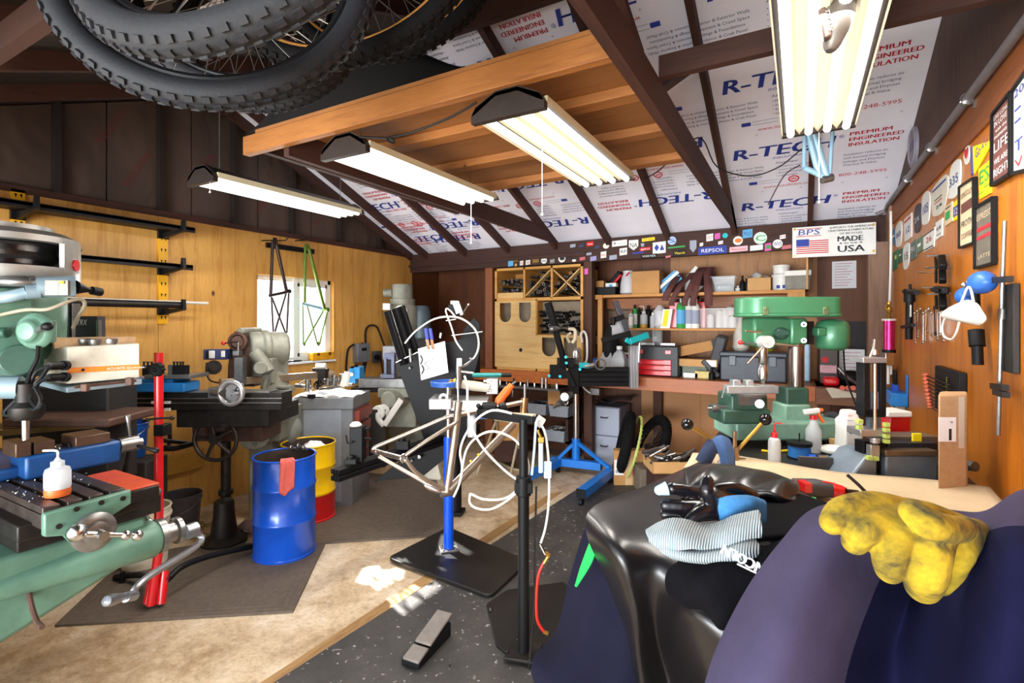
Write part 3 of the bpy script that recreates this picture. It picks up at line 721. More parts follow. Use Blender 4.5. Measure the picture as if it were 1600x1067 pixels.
f = MB(); f.lathe([(.14,0),(.15,.05),(.15,.2),(.1,.26),(.03,.28)],P(425,668,4.35),FW * -.5 + RT * .86,20); build(f,'drive_motor',mat('pale_grey_machine','#8d908a',.5,.2),g)
g = thing('power_feed','blue box with a round motor at the left of the rusty mill head','power feed',P(333,575,3.95))
f = MB(); cb(f,317,562,352,546,3.9,.09); cb(f,321,560,325,548,3.895,.01,2); cb(f,326,560,335,548,3.895,.01,1); cb(f,345,558,351,548,3.895,.01,1); build(f,'control_box',[mat('navy_box','#2e3a66',.4),whitep,black],g,bev=.004)
f = MB(); f.cyl(P(334,574,3.9),P(334,574,4.1),.055,None,24); f.cyl(P(334,574,3.9),P(334,574,3.88),.03); f.tube(spl([P(323,566,3.9),P(322,580,3.88),P(328,594,3.86),P(342,598,3.85)],6),.006,6); build(f,'motor',darksteel,g)
f = MB(); f.beam(P(344,598,3.78),P(520,584,4.5),.05,.055); build(f,'square_tube',mat('warm_steel','#9a8a76',.4,.7,.2),None,'long square steel tube lying across the rusty mill towards the grey cabinet','tube',bev=.003)
g = thing('bearing_block','dark clamp block with a white roller on the end of the square tube','clamp',P(500,585,4.42))
f = MB(); cb(f,493,592,508,577,4.36,.1); cb(f,488,590,495,575,4.4,.08); build(f,'block',darksteel,g,bev=.004)
f = MB(); f.cyl(P(494,572,4.4),P(509,572,4.4),.024); f.cyl(P(500,577,4.4),P(500,572,4.4),.01); build(f,'roller',whitep,g)
# blue rotary fixture with black pins on the old table
g = thing('fixture_plate','blue workholding fixture with rows of black pins on the long dark table','fixture',P(240,612,3.5))
f = MB(); cb(f,205,613,288,598,3.46,.18); cb(f,195,606,270,592,3.49,.2); build(f,'base',mat('fixture_blue','#1f7ac4',.35,.1),g,bev=.008)
f = MB(); cb(f,225,592,297,586,3.45,.22); cb(f,262,586,270,570,3.52,.06); build(f,'plate',steel,g,bev=.003)
for k,px in enumerate((225,231,237,272,277,282,286)):
    f = MB(); cb(f,px - 3,587,px + 3,571,3.49,.05); f.cyl(P(px,572,3.51),P(px,566,3.51),.006); f.cyl(P(px,566,3.51),P(px,565,3.51),.011); build(f,'pin',black,g)
f = MB()
for k in range(2):
    for yy in (627,638): cb(f,236 + 20 * k,yy + 4,244 + 20 * k,yy,3.47,.02)
build(f,'scale_clip',whitep,None,'white clips on the front of the long dark table behind the red stand','clip')
# ---------------------------------------------------------------- near vertical mill (green)
g = thing('vertical_mill','green vertical milling machine filling the left edge of the view','milling machine',(-3.2,.8,0))
ns = mat('silver_grey_casting','#a3a19c',.35,.5,.2,6)
f = MB(); f.bx((-4.2,.02,0),(-2.55,.5,.16)); f.bx((-3.9,.02,.1),(-2.85,.35,1.45)); build(f,'column',green,g,bev=.03)
# knee: side face towards the camera, underside rising to the front
f = MB(); f.prism([(.30,.72),(.30,.36),(.62,.40),(1.10,.55),(1.16,.60),(1.16,.74)],(-2.50,0,0),(0,1,0),(0,0,1),-.55); build(f,'knee',green,g,bev=.02)
f = MB(); f.lathe([(.04,-.35),(.07,0.0),(.082,.18),(.07,.2)],(-2.52,1.0,.615),EY,24); build(f,'crank_housing',green,g)
f = MB(); f.lathe([(.075,0),(.075,.03),(.045,.035),(.045,.075),(.06,.08),(.06,.1),(.03,.105)],(-2.52,1.2,.615),EY,24); build(f,'crank_dial',steel,g)
f = MB(); p = V((-2.47,1.33,.61)); f.cyl(p - EY * .03,p + EY * .02,.035,None,14)
f.tube(spl([p,p + V((.03,.02,-.06)),P(226,905,2.05),P(207,930,2.0)],6),.014,8); f.cyl(P(210,930,2.0),P(196,933,1.95),.02,.018); f.lathe([(.0,0),(.018,.01),(.022,.04),(.016,.09),(.012,.12)],P(163,940,1.85),P(203,930,1.98) - P(163,940,1.85),12)
build(f,'crank_handle',mat('grey_iron','#8a8c92',.35,.8,.2),g)
f = MB(); f.bx((-2.72,.72,.74),(-2.47,1.2,.82)); f.bx((-2.9,.7,.80),(-2.4,1.12,.86)); build(f,'saddle',darksteel,g,bev=.006)
# table with T slots running along X, its end towards +X
TZ = .93
f = MB(); f.bx((-3.75,.74,.85),(-2.31,.99,TZ - .02))
for y0,y1 in ((.74,.79),(.81,.855),(.875,.92),(.94,.99)): f.bx((-3.75,y0,TZ - .03),(-2.31,y1,TZ))
build(f,'table',mat('oily_table_steel','#4f4440',.4,.6,.4,16),g,bev=.003)
f = MB()
f.prism([(.735,.915),(1.0,.925),(1.0,.87),(.93,.84),(.91,.79),(.87,.76),(.82,.77),(.79,.82),(.735,.835)],(-2.31,0,0),(0,1,0),(0,0,1),.03)
build(f,'table_end_bracket',green,g,bev=.006)
for y,z in ((.775,.86),(.825,.905),(.9,.905),(.97,.9)): f = MB(); f.cyl((-2.281,y,z),(-2.274,y,z),.009,None,10); build(f,'screw',darksteel,g)
f = MB(); c = V((-2.28,.865,.815)); f.lathe([(.06,0),(.07,.02),(.07,.04),(.055,.05),(.04,.052),(.04,.07),(.025,.075)],c,EX,28); build(f,'feed_dial',steel,g)
f = MB(); e = V((0,.93,-.36)); c2 = c + EX * .085; f.cyl(c + EX * .06,c2 + EX * .03,.018)
f.cyl(c2 - e * .06,c2 + e * .11,.011,.008); f.sph(c2 - e * .075 + UP * .005,.031); f.sph(c2 + e * .125,.02); f.sph(c2 + e * .085,.018); build(f,'ball_crank',bright,g,'chrome crank with ball ends')
# head, belt housing, motor
hc = V((-3.02,.84,0))
f = MB(); f.lathe([(.16,1.42),(.20,1.46),(.205,1.6),(.205,1.72),(.19,1.75)],V((-2.98,.83,0)),UP,28); f.bx((-3.1,.35,1.44),(-2.74,.85,1.72)); f.lathe([(.06,1.26),(.09,1.28),(.1,1.4),(.15,1.44)],hc,UP,24); build(f,'head',green,g,bev=.008)
f = MB(); f.lathe([(.04,0),(.235,0),(.25,.02),(.25,.07)],(-2.98,.83,1.745),UP,32)
for k in range(32):
    a = k * 2 * math.pi / 32 + 2.6
    if 7 < k < 22: continue
    c = V((-2.98 + .24 * math.cos(a),.83 + .24 * math.sin(a),0)); f.beam(c + UP * 1.8,c + UP * 1.93,.05,.02,0,V((math.cos(a),math.sin(a),0)))
f.lathe([(.25,0),(.25,.025),(.2,.05),(.16,.055),(.16,.075),(.1,.08),(.02,.08)],(-2.98,.83,1.92),UP,32); build(f,'belt_housing',ns,g)
f = MB(); f.lathe([(.1,0),(.15,.0),(.13,.02),(.17,.04),(.15,.06),(.19,.09),(.17,.11),(.21,.14),(.1,.15)],(-2.98,.83,1.77),UP,28); build(f,'step_pulley',mat('polished_pulley','#8c8a8a',.2,1,.2),g,'polished stepped pulley')
f = MB(); e = V((math.cos(7.1),math.sin(7.1),0)); p = V((-2.98,.83,1.835)) + e * .245; f.cyl(p,p + e * .012,.026,None,18); build(f,'badge',redp,g)
f = MB(); f.beam(P(70,390,2.3),P(115,393,2.35),.03,.02)
for px,py in ((112,387),(121,391)): f.ell(P(px,py,2.35),RT * .019,FW * .014,UP * .012)
f.cyl(P(121,391,2.35),P(127,393,2.36),.012); build(f,'belt_tension_lever',black,g)
gb = mat('blue_grey_enamel','#8ba0ab',.35,.2,.12)
f = MB(); f.cyl(P(58,449,2.05),P(112,447,2.12),.042,None,20); f.cyl(P(110,447,2.12),P(117,447,2.13),.045,None,20); f.cyl(P(40,456,2.02),P(62,455,2.05),.03,None,14); build(f,'feed_motor',gb,g,'blue grey feed motor')
f = MB(); cb(f,70,461,106,438,2.0,.012); cb(f,92,443,99,439,1.995,.004,1)
for k in range(5): cb(f,72,442 + k * 4,90,443 + k * 4,1.997,.003,2)
build(f,'rating_plate',[mat('dull_plate','#6d675e',.35,.7),lety,lettw],g)
f = MB(); f.lathe([(.03,0),(.012,.05),(.01,.07),(.018,.07),(.018,.11),(.01,.115)],P(117,449,2.13),P(144,454,2.2) - P(117,449,2.13),14); build(f,'shaft_end',black,g)
f = MB(); f.tube(spl([P(-30,440,2.0),P(20,440,2.0),P(58,441,2.05)],8),.02,10)
for k in range(14): f.torus(P(-25 + k * 6,440,2.0 + k * .003),RT,.02,.004,14,5)
f.tube(spl([P(-30,466,2.0),P(10,464,2.0),P(42,457,2.03)],6),.024,10,1); build(f,'flexible_conduit',[steel,gb],g)
f = MB(); cb(f,33,536,76,499,2.0,.04); f.lathe([(.075,0),(.065,.02),(.045,.03),(.04,.05),(.0,.055)],P(58,517,2.0),-FW,24); build(f,'gear_panel',green,g,bev=.008)
f = MB(); f.tube([P(58,517,1.95),P(68,512,1.92)],.01); f.ell(P(74,510,1.92),RT * .021,FW * .017,UP * .016,1); build(f,'gear_lever',[steel,black],g)
f = MB(); f.cyl(P(30,562,1.98),P(30,562,2.1),.06,None,28); f.cyl(P(-10,520,2.0),P(12,520,2.0),.02); cb(f,-60,500,45,590,2.06,.07); build(f,'gear_cover',dgreen,g,bev=.006)
f = MB(); f.tube(spl([P(0,492,2.0),P(40,484,2.0),P(75,483,2.0),P(110,470,2.05),P(128,468,2.1),P(132,478,2.12),P(122,495,2.15),P(114,512,2.18)],6),.007,8); build(f,'hose',mat('beige_hose','#9c917c',.5),g); f = MB(); f.tube(spl([P(66,980,1.8),P(55,965,1.85),P(44,920,1.9),P(48,890,1.95),P(62,860,2.0)],6),.009,8); build(f,'hose',rust,g)
f = MB(); f.cyl(P(-30,605,1.95),P(32,605,2.0),.045,None,20); build(f,'column_tube',gb,g)
f = MB(); f.lathe([(.02,0),(.04,.0),(.055,.02),(.055,.05),(.035,.07),(.035,.14),(.02,.15)],P(42,655,2.0),UP,20); build(f,'drill_chuck',darksteel,g)
f = MB(); f.cyl(P(40,687,2.0),P(40,655,2.0),.012,.014,12); build(f,'end_mill',bright,g)
# vise on the near table
g = thing('milling_vise','large blue milling vise with a three arm handle on the near mill table','vise',(-2.7,.9,TZ))
f = MB(); cb(f,-30,765,184,700,2.02,.14) if 0 else None
f.obox((-2.93,.83,TZ),(.17,.0,0),(0,.34,0),(0,0,.10)); f.obox((-3.25,.72,TZ),(.42,0,0),(0,.2,0),(0,0,.05))
build(f,'body',bluemach,g,bev=.012)
f = MB(); f.obox((-2.92,.86,TZ + .1),(.15,0,0),(0,.07,0),(0,0,.05)); f.obox((-2.92,1.0,TZ + .1),(.15,0,0),(0,.13,0),(0,0,.045)); f.obox((-2.9,.80,TZ + .1),(.14,0,0),(0,.05,0),(0,0,.06)); build(f,'jaw',mat('brown_jaw_steel','#5a4438',.4,.5,.3),g,bev=.004,isl=1)
hc2 = V((-2.84,1.24,TZ + .06)); f = MB(); f.cyl(hc2 - EY * .05,hc2 + EY * .03,.036,None,20); f.cyl(hc2 - EY * .08,hc2,.025); f.cyl(hc2 + EY * .03,hc2 + EY * .05,.02); build(f,'handle_hub',steel,g)
for a in (95,-15,-100):
    e = (RT * math.cos(math.radians(a)) + UP * math.sin(math.radians(a))); f = MB(); f.tube([hc2 + e * .03,hc2 + e * .10,hc2 + e * .13,hc2 + e * .14],[.008,.009,.014,.011],10); build(f,'handle',steel if a > 0 else darksteel,g)
# swarf scattered over the near table: uncountable chips
random.seed(3); f = MB()
for k in range(420):
    x = random.uniform(-3.0,-2.4); y = random.uniform(.73,.80) if random.random() < .5 else random.uniform(.8,1.0); z = TZ + random.uniform(.001,.008)
    if random.random() < .35: x,y,z = random.uniform(-2.93,-2.77),random.uniform(.84,1.15),TZ + .102
    a = random.uniform(0,6.3); s_ = random.uniform(.003,.009)
    f.add([(x,y,z),(x + s_ * math.cos(a),y + s_ * math.sin(a),z + .003),(x + s_ * .4 * math.cos(a + 1.5),y + s_ * .4 * math.sin(a + 1.5),z + .004)],[(0,1,2)])
build(f,'metal_swarf',bright,None,'bright metal chips scattered over the near mill table and blue vise','swarf',kind='stuff')
f = MB(); f.obox((-2.70,1.0,.865),(.38,0,0),(0,.12,0),(0,0,.05)); f.obox((-2.32,1.0,.865),(.02,0,0),(0,.11,0),(0,0,.045),1); build(f,'way_cover',[mat('orange_red_cover','#c8451f',.5),darksteel],None,'orange red cover plate dusted with chips beside the near mill table','cover',bev=.004)
g = thing('ratchet_lever','steel lever clamp with ball end on the far side of the near mill table','lever',P(228,790,2.45))
f = MB(); cb(f,190,790,220,772,2.35,.1); f.lathe([(.0,0),(.014,.01),(.018,.05),(.011,.09),(.01,.13)],P(252,766,2.5),P(222,775,2.4) - P(252,766,2.5),12); build(f,'lever_arm',steel,g,bev=.004)
f = MB(); f.cyl(P(214,795,2.4),P(206,800,2.4),.05); f.tube([P(222,785,2.38),P(233,815,2.36)],.009); f.sph(P(233,818,2.36),.022); build(f,'ball_handle',bright,g)
# wash bottle
def wash_bottle(name,label,p,r,h,bodym,capm,tipm,liquid=None,red=False):
    gg = thing(name,label,'bottle',p)
    f = MB(); b0_ = h * .21 if liquid else .003; f.lathe([(.0,b0_),(r * .95,b0_),(r,b0_ + .007),(r,h * .62),(r * .9,h * .72),(r * .45,h * .78),(r * .45,h * .8)],p,UP,24); build(f,'body',bodym,gg)
    if liquid: f = MB(); f.lathe([(.0,.003),(r * .95,.003),(r,.012),(r,h * .205),(0,h * .205)],p,UP,24); build(f,'liquid',liquid,gg,'amber liquid')
    f = MB(); f.lathe([(r * .52,h * .77),(r * .52,h * .9),(r * .3,h * .92),(r * .12,h * 1.0)],p,UP,20); build(f,'cap',capm,gg)
    top = V(p) + UP * h * .98; s_ = 1 if red else -1
    f = MB(); f.tube(spl([top,top + UP * h * .16,top + UP * h * .2 + RT * s_ * r * .35,top + UP * h * .19 + RT * s_ * r * 1.35],6),r * .1,8); build(f,'spout',tipm,gg)
    return gg
pb = PX(90,776,-2.42); pb.z = TZ
wash_bottle('wash_bottle','wash bottle holding amber liquid on the near mill table',pb,.04,.145,hdpe,hdpe,whitep,amber)
# digital readout box with wooden tool block on its stand
g = thing('readout_box','cream readout box with an orange stripe and black plugs beside the near mill head','readout',P(140,600,2.1))
t1 = 2.12
f = MB(); a = P(105,605,t1); f.obox(P(105,600,t1),P(218,590,2.3) - P(105,600,t1),P(62,592,2.25) - P(105,600,t1),UP * px2m(58,t1)); build(f,'case',mat('cream_enamel','#d9d2c2',.45),g,bev=.004)
e = (P(218,590,2.3) - P(105,600,t1)); e.z = 0; L_ = e.length; e = e / L_; nrm = V((e.y,-e.x,0)); o = P(105,600,t1) + nrm * .001
f = MB(); f.obox(o + UP * .045,e * L_,nrm * .002,UP * .022); f.text('ACU-RITE Quickcount',o + e * .13 + UP * .05 + nrm * .003,e,UP,.011,1,'l',.14)
for d_ in (.05,.27): f.cyl(o + e * d_ + UP * .056,o + e * d_ + UP * .056 + nrm * .005,.006,None,8,2)
build(f,'stripe',[mat('orange_stripe','#ee8a2a',.5),lettw,darksteel],g,'orange stripe with white lettering')
for k,(px,py) in enumerate(((92,571),(92,589))):
    f = MB(); f.cyl(P(104,py,2.1),P(76,py + 1,2.02),.016,None,12); f.cyl(P(104,py,2.1),P(98,py,2.08),.02,None,12); build(f,'connector',black,g)
f = MB()
for pts in ([(76,572),(58,580),(48,600),(42,630),(55,640),(64,625),(55,605)],[(76,590),(60,598),(50,615),(30,622),(10,640),(8,648),(25,648),(42,630)],[(60,540),(58,560),(48,580),(40,600),(12,612)],[(76,573),(66,588),(55,600),(47,622),(60,638),(66,628)]):
    f.tube(spl([P(a[0],a[1],1.98 + .02 * math.sin(i)) for i,a in enumerate(pts)],6),.0075,8)
build(f,'cables',black,g)
f = MB(); f.obox(P(104,614,2.1),P(222,600,2.3) - P(104,614,2.1),P(50,600,2.3) - P(104,614,2.1),UP * .022); f.obox(P(115,602,2.1),(P(212,592,2.28) - P(115,602,2.1)),nrm * .02,UP * -.012,1)
for px,py in ((130,612),(200,602)): cb(f,px - 5,py,px + 5,py - 12,2.09 + (px - 130) * .0018,.02,1)
build(f,'tray',[gb,rust],g,bev=.003)
g2 = thing('collet_block','pale wooden block holding round collets on top of the readout box','tool block',P(140,545,2.15))
f = MB(); o = P(84,545,2.13) ; ee = P(212,541,2.32) - o; ee.z = 0; f.obox(o,ee,nrm * -.12,UP * .045); o_ = o; build(f,'block',wood('pale_beech','#c79f74','#ddb98e','x',1),g2,bev=.003)
for px,py in ((88,527),(105,527),(132,527),(148,528),(174,527)):
    f = MB(); c = P(px,py + 4,2.2); f.lathe([(.018,-.02),(.023,-.01),(.023,.004),(.02,.006),(.012,.006),(.012,-.003),(0,-.003)],c,UP,18); build(f,'collet',steel,g2)
f = MB(); cb(f,118,532,152,494,2.5,.05); f.text('TRX',P(119,508,2.495),RT,UP,.028,1,'l',.05,.2)
cb(f,150,528,154,500,2.48,.02,2); build(f,'manual',[mat('dark_grey_cover','#33323a',.5),lettw,steel],None,'dark grey manual with pale logo standing behind the wooden collet block','manual',bev=.008)
f = MB(); cb(f,98,530,108,470,2.55,.06); cb(f,108,530,113,474,2.56,.05,1); build(f,'rule_case',[black,steel],None,'tall black and steel bar case standing left of the dark manual','case')
# dark bars behind the near vise
f = MB(); f.beam(P(-40,668,2.9),P(165,655,3.1),.03,.03); build(f,'angle_bar',mat('brass_brown_bar','#8e7143',.4,.5),None,'long brownish bar lying behind the near vise, the upper of two','bar')
f = MB(); f.beam(P(-40,680,2.75),P(148,664,2.95),.03,.03); build(f,'angle_bar',mat('brass_brown_bar','#8e7143'),None,'long brownish bar lying behind the near vise, the lower of two','bar')
f = MB(); cb(f,2,760,168,605,2.95,.24); cb(f,2,668,170,655,2.7,.4,1); build(f,'machine_cabinet',[mat('near_black_cabinet','#211f1e',.6),rust],None,'near black cabinet standing behind the blue vise against the left wall','cabinet',bev=.01)
# ---------------------------------------------------------------- mats on the floor
def floorpoly(pts,z=0): return [PZ(a,b_,z) for a,b_ in pts]
def slab(name,label,cat,pts,th,mm,group=None,bev=.003,ribs=None):
    q = floorpoly(pts); f = MB()
    f.prism([(p.x,p.y) for p in q],(0,0,.001),EX,EY,th)
    if ribs:
        c = sum(q,V()) / len(q)
        for k in ribs:
            pp = [c + (p - c) * k for p in q]
            for i in range(len(pp)): f.beam(pp[i] + UP * th,pp[(i + 1) % len(pp)] + UP * th,.012,.004)
    return build(f,name,mm,None,label,cat,group,bev=bev)
ribbed = mat('brown_grey_ribbed_rubber','#5c4f44',.85,0,.25,30,.5)
m = bpy.data.materials.new('speckled_black_rubber'); t,b = nt(m); v = _coords(t,(1,1,1))
c = _ramp(t,_noise(t,v,2.2,6,.7),[(.35,'#2a2827'),(.65,'#45413d')])
c = _mix(t,c,_ramp(t,_noise(t,v,38,2,.5),[(.66,(0,0,0,1)),(.72,(.55,.52,.48,1))]),.5,'ADD')
t.links.new(c,b.inputs['Base Color']); b.inputs['Roughness'].default_value = .6; _bump(t,b,_noise(t,v,60,3),.4,.004); speck = m
slab('rubber_mat','brown grey ribbed rubber mat under the blue drum and the red stand','mat',[(85,980),(458,958),(508,852),(330,850),(200,870)],.012,ribbed,None,.003,(.93,.87))
slab('rubber_mat','grey ribbed rubber mat in the middle of the floor beside the yellow drum','mat',[(470,853),(694,838),(700,800),(682,752),(560,738),(470,745)],.012,ribbed,None,.003,(.93,.88))
slab('rubber_mat','long black speckled rubber mat from the foreground to the workbench','mat',[(425,1072),(560,985),(725,880),(905,764),(985,720),(1050,745),(1010,830),(960,1000),(900,1085),(600,1100)],.012,speck,None,.002)
# ---------------------------------------------------------------- steel drums
def drum(name,label,p,R,H,mats,top=None):
    g = thing(name,label,'drum',p,0)
    ring = lambda z: [(R,z - .014),(R + .006,z - .006),(R + .006,z + .006),(R,z + .014)]
    k = .37 * H
    f = MB(); f.lathe([(0,.004),(R - .01,.004),(R + .006,0),(R + .006,.012),(R,.016)] + ring(H * .36) + ring(H * .7) + [(R,H - .012)],p,UP,48)
    if len(mats) > 1:
        f.m = [1 if sum(f.v[i].z for i in q) / len(q) < H * .29 + p[2] else 0 for q in f.f]
    f.f = f.f[:-1]; f.m = f.m[:-1]
    build(f,'shell',mats,g)
    f = MB(); f.lathe([(R - .004,H - .012),(R - .004,.02),(0,.02)],p,UP,48); f.f = f.f[:-2]; f.m = f.m[:-2]; build(f,'inside',mat('drum_inside','#5a4b43',.5,.5,.3),g)
    f = MB(); f.torus((p[0],p[1],p[2] + H - .006),UP,R + .001,.007,48,8); build(f,'rim',mats[0],g)
    return g
pb = PZ(445,864,0); pb.z = .013
drum('steel_drum','blue steel drum with an open top and a red rag over its rim',pb,.197,.665,[bluep])
py_ = PZ(482,808,0); py_.z = .013
drum('steel_drum','yellow steel drum with a red lower band behind the blue drum',py_,.205,.60,[yellowp,mat('drum_red','#d01c20',.32,0,.1,5)])
f = MB(); R = .203
def rag(u,v):
    ang = math.radians(-62 + 29.5) + (u - .5) * .42; s_ = v * .26
    if s_ < .05: r = R - .03 + s_ * .7; z = .665 + .012
    else: r = R + .008 + .004 * math.sin(u * 14 + s_ * 9); z = .675 - (s_ - .05) * 1.0 - .02 * math.sin(u * 5) * v
    return V((pb.x + r * math.cos(ang + .03 * math.sin(v * 5)),pb.y + r * math.sin(ang),z + pb.z))
f.grid(rag,14,14); build(f,'shop_rag',mat('red_rag','#d9655c',.9,0,.15,25,.3),None,'faded red rag hanging over the rim of the blue drum','rag',sol=.004)
f = MB(); f.grid(lambda u,v: V((py_.x - .06 + .22 * u,py_.y - .12 + .24 * v,.55 + .07 * math.sin(u * 3) * math.sin(v * 3) + random.uniform(-.018,.018))),14,12)
build(f,'crumpled_paper',paper,None,'crumpled white paper sack stuffed in the yellow drum','paper',sol=.003)
f = MB()
for px,py in ((455,700),(466,697),(474,700)): f.cyl(P(px,py,3.6),P(px + 5,py + 3,3.62),.014); f.torus(P(px,py,3.6),RT,.016,.006,14,6)
f.beam(P(449,700,3.62),P(478,702,3.62),.012,.012)
build(f,'hose_clamp',steel,None,'cluster of metal clamps on the far rim of the blue drum','clamp')
# ---------------------------------------------------------------- grey machine cabinet with clutter
cabg = mat('worn_grey_cabinet','#7e8186',.5,.3,.25,5); cabp = mat('blue_grey_panel','#949ba6',.45,.25,.2,3)
t0 = 4.36
g = thing('tool_cabinet','worn grey metal cabinet with red drawers ajar at its right side','cabinet',PZ(505,795,0))
f = MB(); cb(f,457,795,551,624,t0,.5); f.T = None; build(f,'body',cabg,g,bev=.006)
f = MB(); cb(f,474,785,533,634,t0 - .006,.01); build(f,'side_panel',cabp,g,bev=.003)
f = MB(); cb(f,456,640,552,622,t0 - .012,.52); build(f,'rim',cabg,g,bev=.006)
for k in range(4):
    f = MB(); a = P(551,640 + k * 24,t0 + .05); d_ = .06 - .012 * k
    f.obox(a - UP * .1,RT * d_,FW * .4,UP * .09); f.beam(a - UP * .1 + RT * d_,a - UP * .02 + RT * (d_ + .01),.36,.012,0,RT) if 0 else None
    build(f,'drawer',mat('red_brown_drawer','#8c3a2a',.5,.2),g,bev=.004)
for px in (463,545): f = MB(); f.cyl(P(px,798,t0 + .05),P(px,793,t0 + .05),.03); build(f,'foot',black,g)
tc = P(505,621,t0 + .2).z + .0
random.seed(11)
f = MB(); f.grid(lambda u,v: P(458 + 94 * u,623,t0) + FW * (.48 * v) + UP * (.012 + .01 * math.sin(7 * u + 5 * v) + .008 * math.sin(17 * u)),16,10)
build(f,'paper_towel',whitep,None,'crumpled white sheet covering the top of the grey cabinet','sheet',sol=.003)
f = MB(); q = lambda px,py,dt=.15: P(px,py,t0 + dt)
f.beam(q(462,604),q(483,590),.012,.012); f.beam(q(484,618),q(483,588),.025,.025); f.beam(q(462,602),q(476,604),.05,.03,1); f.cyl(q(480,612),q(480,590),.02); f.torus(q(484,606),FW,.02,.007)
build(f,'indicator_stand',[bright,steel],None,'bright angled stand with a magnetic foot on the left of the grey cabinet','stand',bev=.003)
f = MB(); f.cyl(q(496,608),q(499,590),.012)
for k in range(6): f.torus(q(494 + k * 2.2,601 - k,.12 + .02 * k),(1,.3,.2 * k),.03,.005,18,6)
build(f,'cable_coil',black,None,'loose coil of dark cable in the middle of the grey cabinet top','cable')
f = MB(); f.beam(q(500,608,.1),q(552,600,.1),.05,.02)
for px,h in ((512,12),(522,16),(534,18)): f.cyl(q(px,602,.1),q(px + 1,602 - h,.1),.025); f.cyl(q(px - 5,595,.1),q(px + 5,594,.1),.02)
build(f,'tooling_fixture',steel,None,'row of steel clamps on a bar at the right of the grey cabinet top','fixture',bev=.003)
f = MB(); f.beam(q(534,604,.05),q(543,581,.08),.02,.045); f.beam(q(541,603,.05),q(545,581,.08),.03,.02); build(f,'block',whitep,None,'pale upright block at the right end of the grey cabinet top','block',bev=.003)
f = MB(); cb(f,480,622,491,616,t0 - .03,.04); build(f,'hinge_block',black,None,'small black block with two holes at the front edge of the grey cabinet','block',bev=.002)
# ---------------------------------------------------------------- buckets
def bucket(name,label,p,R,H,mm,rimr=.006,handle=True,inside=None):
    g = thing(name,label,'bucket',p)
    f = MB(); f.lathe([(0,.003),(R * .86,0),(R * .93,H * .5),(R * .97,H * .82),(R * 1.04,H * .83),(R * 1.04,H * .87),(R,H * .88),(R * 1.0,H),(R * .94,H),(R * .82,.01),(0,.01)],p,UP,36); build(f,'pail',mm,g)
    f = MB(); f.torus((p[0],p[1],p[2] + H),UP,R,rimr,36,6); build(f,'rim',mm,g)
    if handle:
        f = MB(); c = V(p) + UP * H * .85
        f.tube([c + RT * R * 1.05 * math.cos(a) - FW * R * 1.06 * math.sin(a) - UP * H * .35 * math.sin(a) for a in [math.pi * k / 12 for k in range(13)]],.003,6); build(f,'bail_handle',steel,g)
    return g
bucket('plastic_bucket','white plastic bucket behind the red stand, below the mill crank',PZ(226,882,0) + UP * .013,.145,.36,mat('dirty_white_plastic','#d8cdb6',.45,0,.2,5))
bucket('plastic_bucket','dark grey bucket on the floor between the red stand and the rusty mill',PZ(283,820,0),.14,.24,mat('grey_plastic','#55525a',.5,0,.2))
f = MB(); cb(f,165,800,228,722,3.4,.22); build(f,'dark_crate',mat('dark_crate','#2a2421',.7),None,'dark crate carrying the blue bucket behind the near vise','crate',bev=.01)
p = P(198,718,3.53); p.z = P(198,722,3.4).z + .002
bucket('plastic_bucket','blue plastic bucket behind the handle of the near blue vise',p,.125,.23,mat('bucket_blue','#1757b3',.4,0,.15,4),.008)
p2 = V(p) + UP * .0; f = MB(); f.lathe([(0,.012),(.09,.012),(.09,.36),(.085,.365),(0,.365)],p2,UP,28); f.text('OIL',P(193,665,3.94),RT,UP,.03,1) if 0 else None
build(f,'oil_can',[mat('royal_blue_can','#1b4fc0',.35),lettw],None,'royal blue can standing inside the blue bucket','can')
f = MB(); f.beam(PX(180,748,XL + .016),PX(318,714,XL + .016),.03,.16); build(f,'board',wood('yellow_board','#b8842f','#d8a545','x',1),None,'yellowish board leaning along the wall behind the red stand','board',bev=.003)
f = MB(); p = PZ(325,838,0)
random.seed(5)
for k in range(60):
    a = random.uniform(0,6.3); c = p + V((random.uniform(-.22,.22),random.uniform(-.12,.12),.01 + random.uniform(0,.05))); f.tube([c,c + V((.03 * math.cos(a),.03 * math.sin(a),.015)),c + V((.06 * math.cos(a + .6),.05 * math.sin(a + .6),0))],.004,4)
build(f,'swarf_pile',mat('yellow_brown_swarf','#8d7a45',.5,.5,.4),None,'yellowish pile of metal shavings at the foot of the rusty mill','swarf',kind='stuff')
f = MB(); c = PZ(385,830,0); f.grid(lambda u,v: c + V((.2 * (u - .5),.16 * (v - .5),.03 + .03 * math.sin(9 * u) * math.cos(8 * v) + .03 * math.sin(math.pi * u) * math.sin(math.pi * v))),12,12); build(f,'shop_rag',mat('dusty_pink_rag','#8a6f68',.9,0,.2),None,'dusty pink rag crumpled on the floor left of the blue drum','rag',sol=.006)
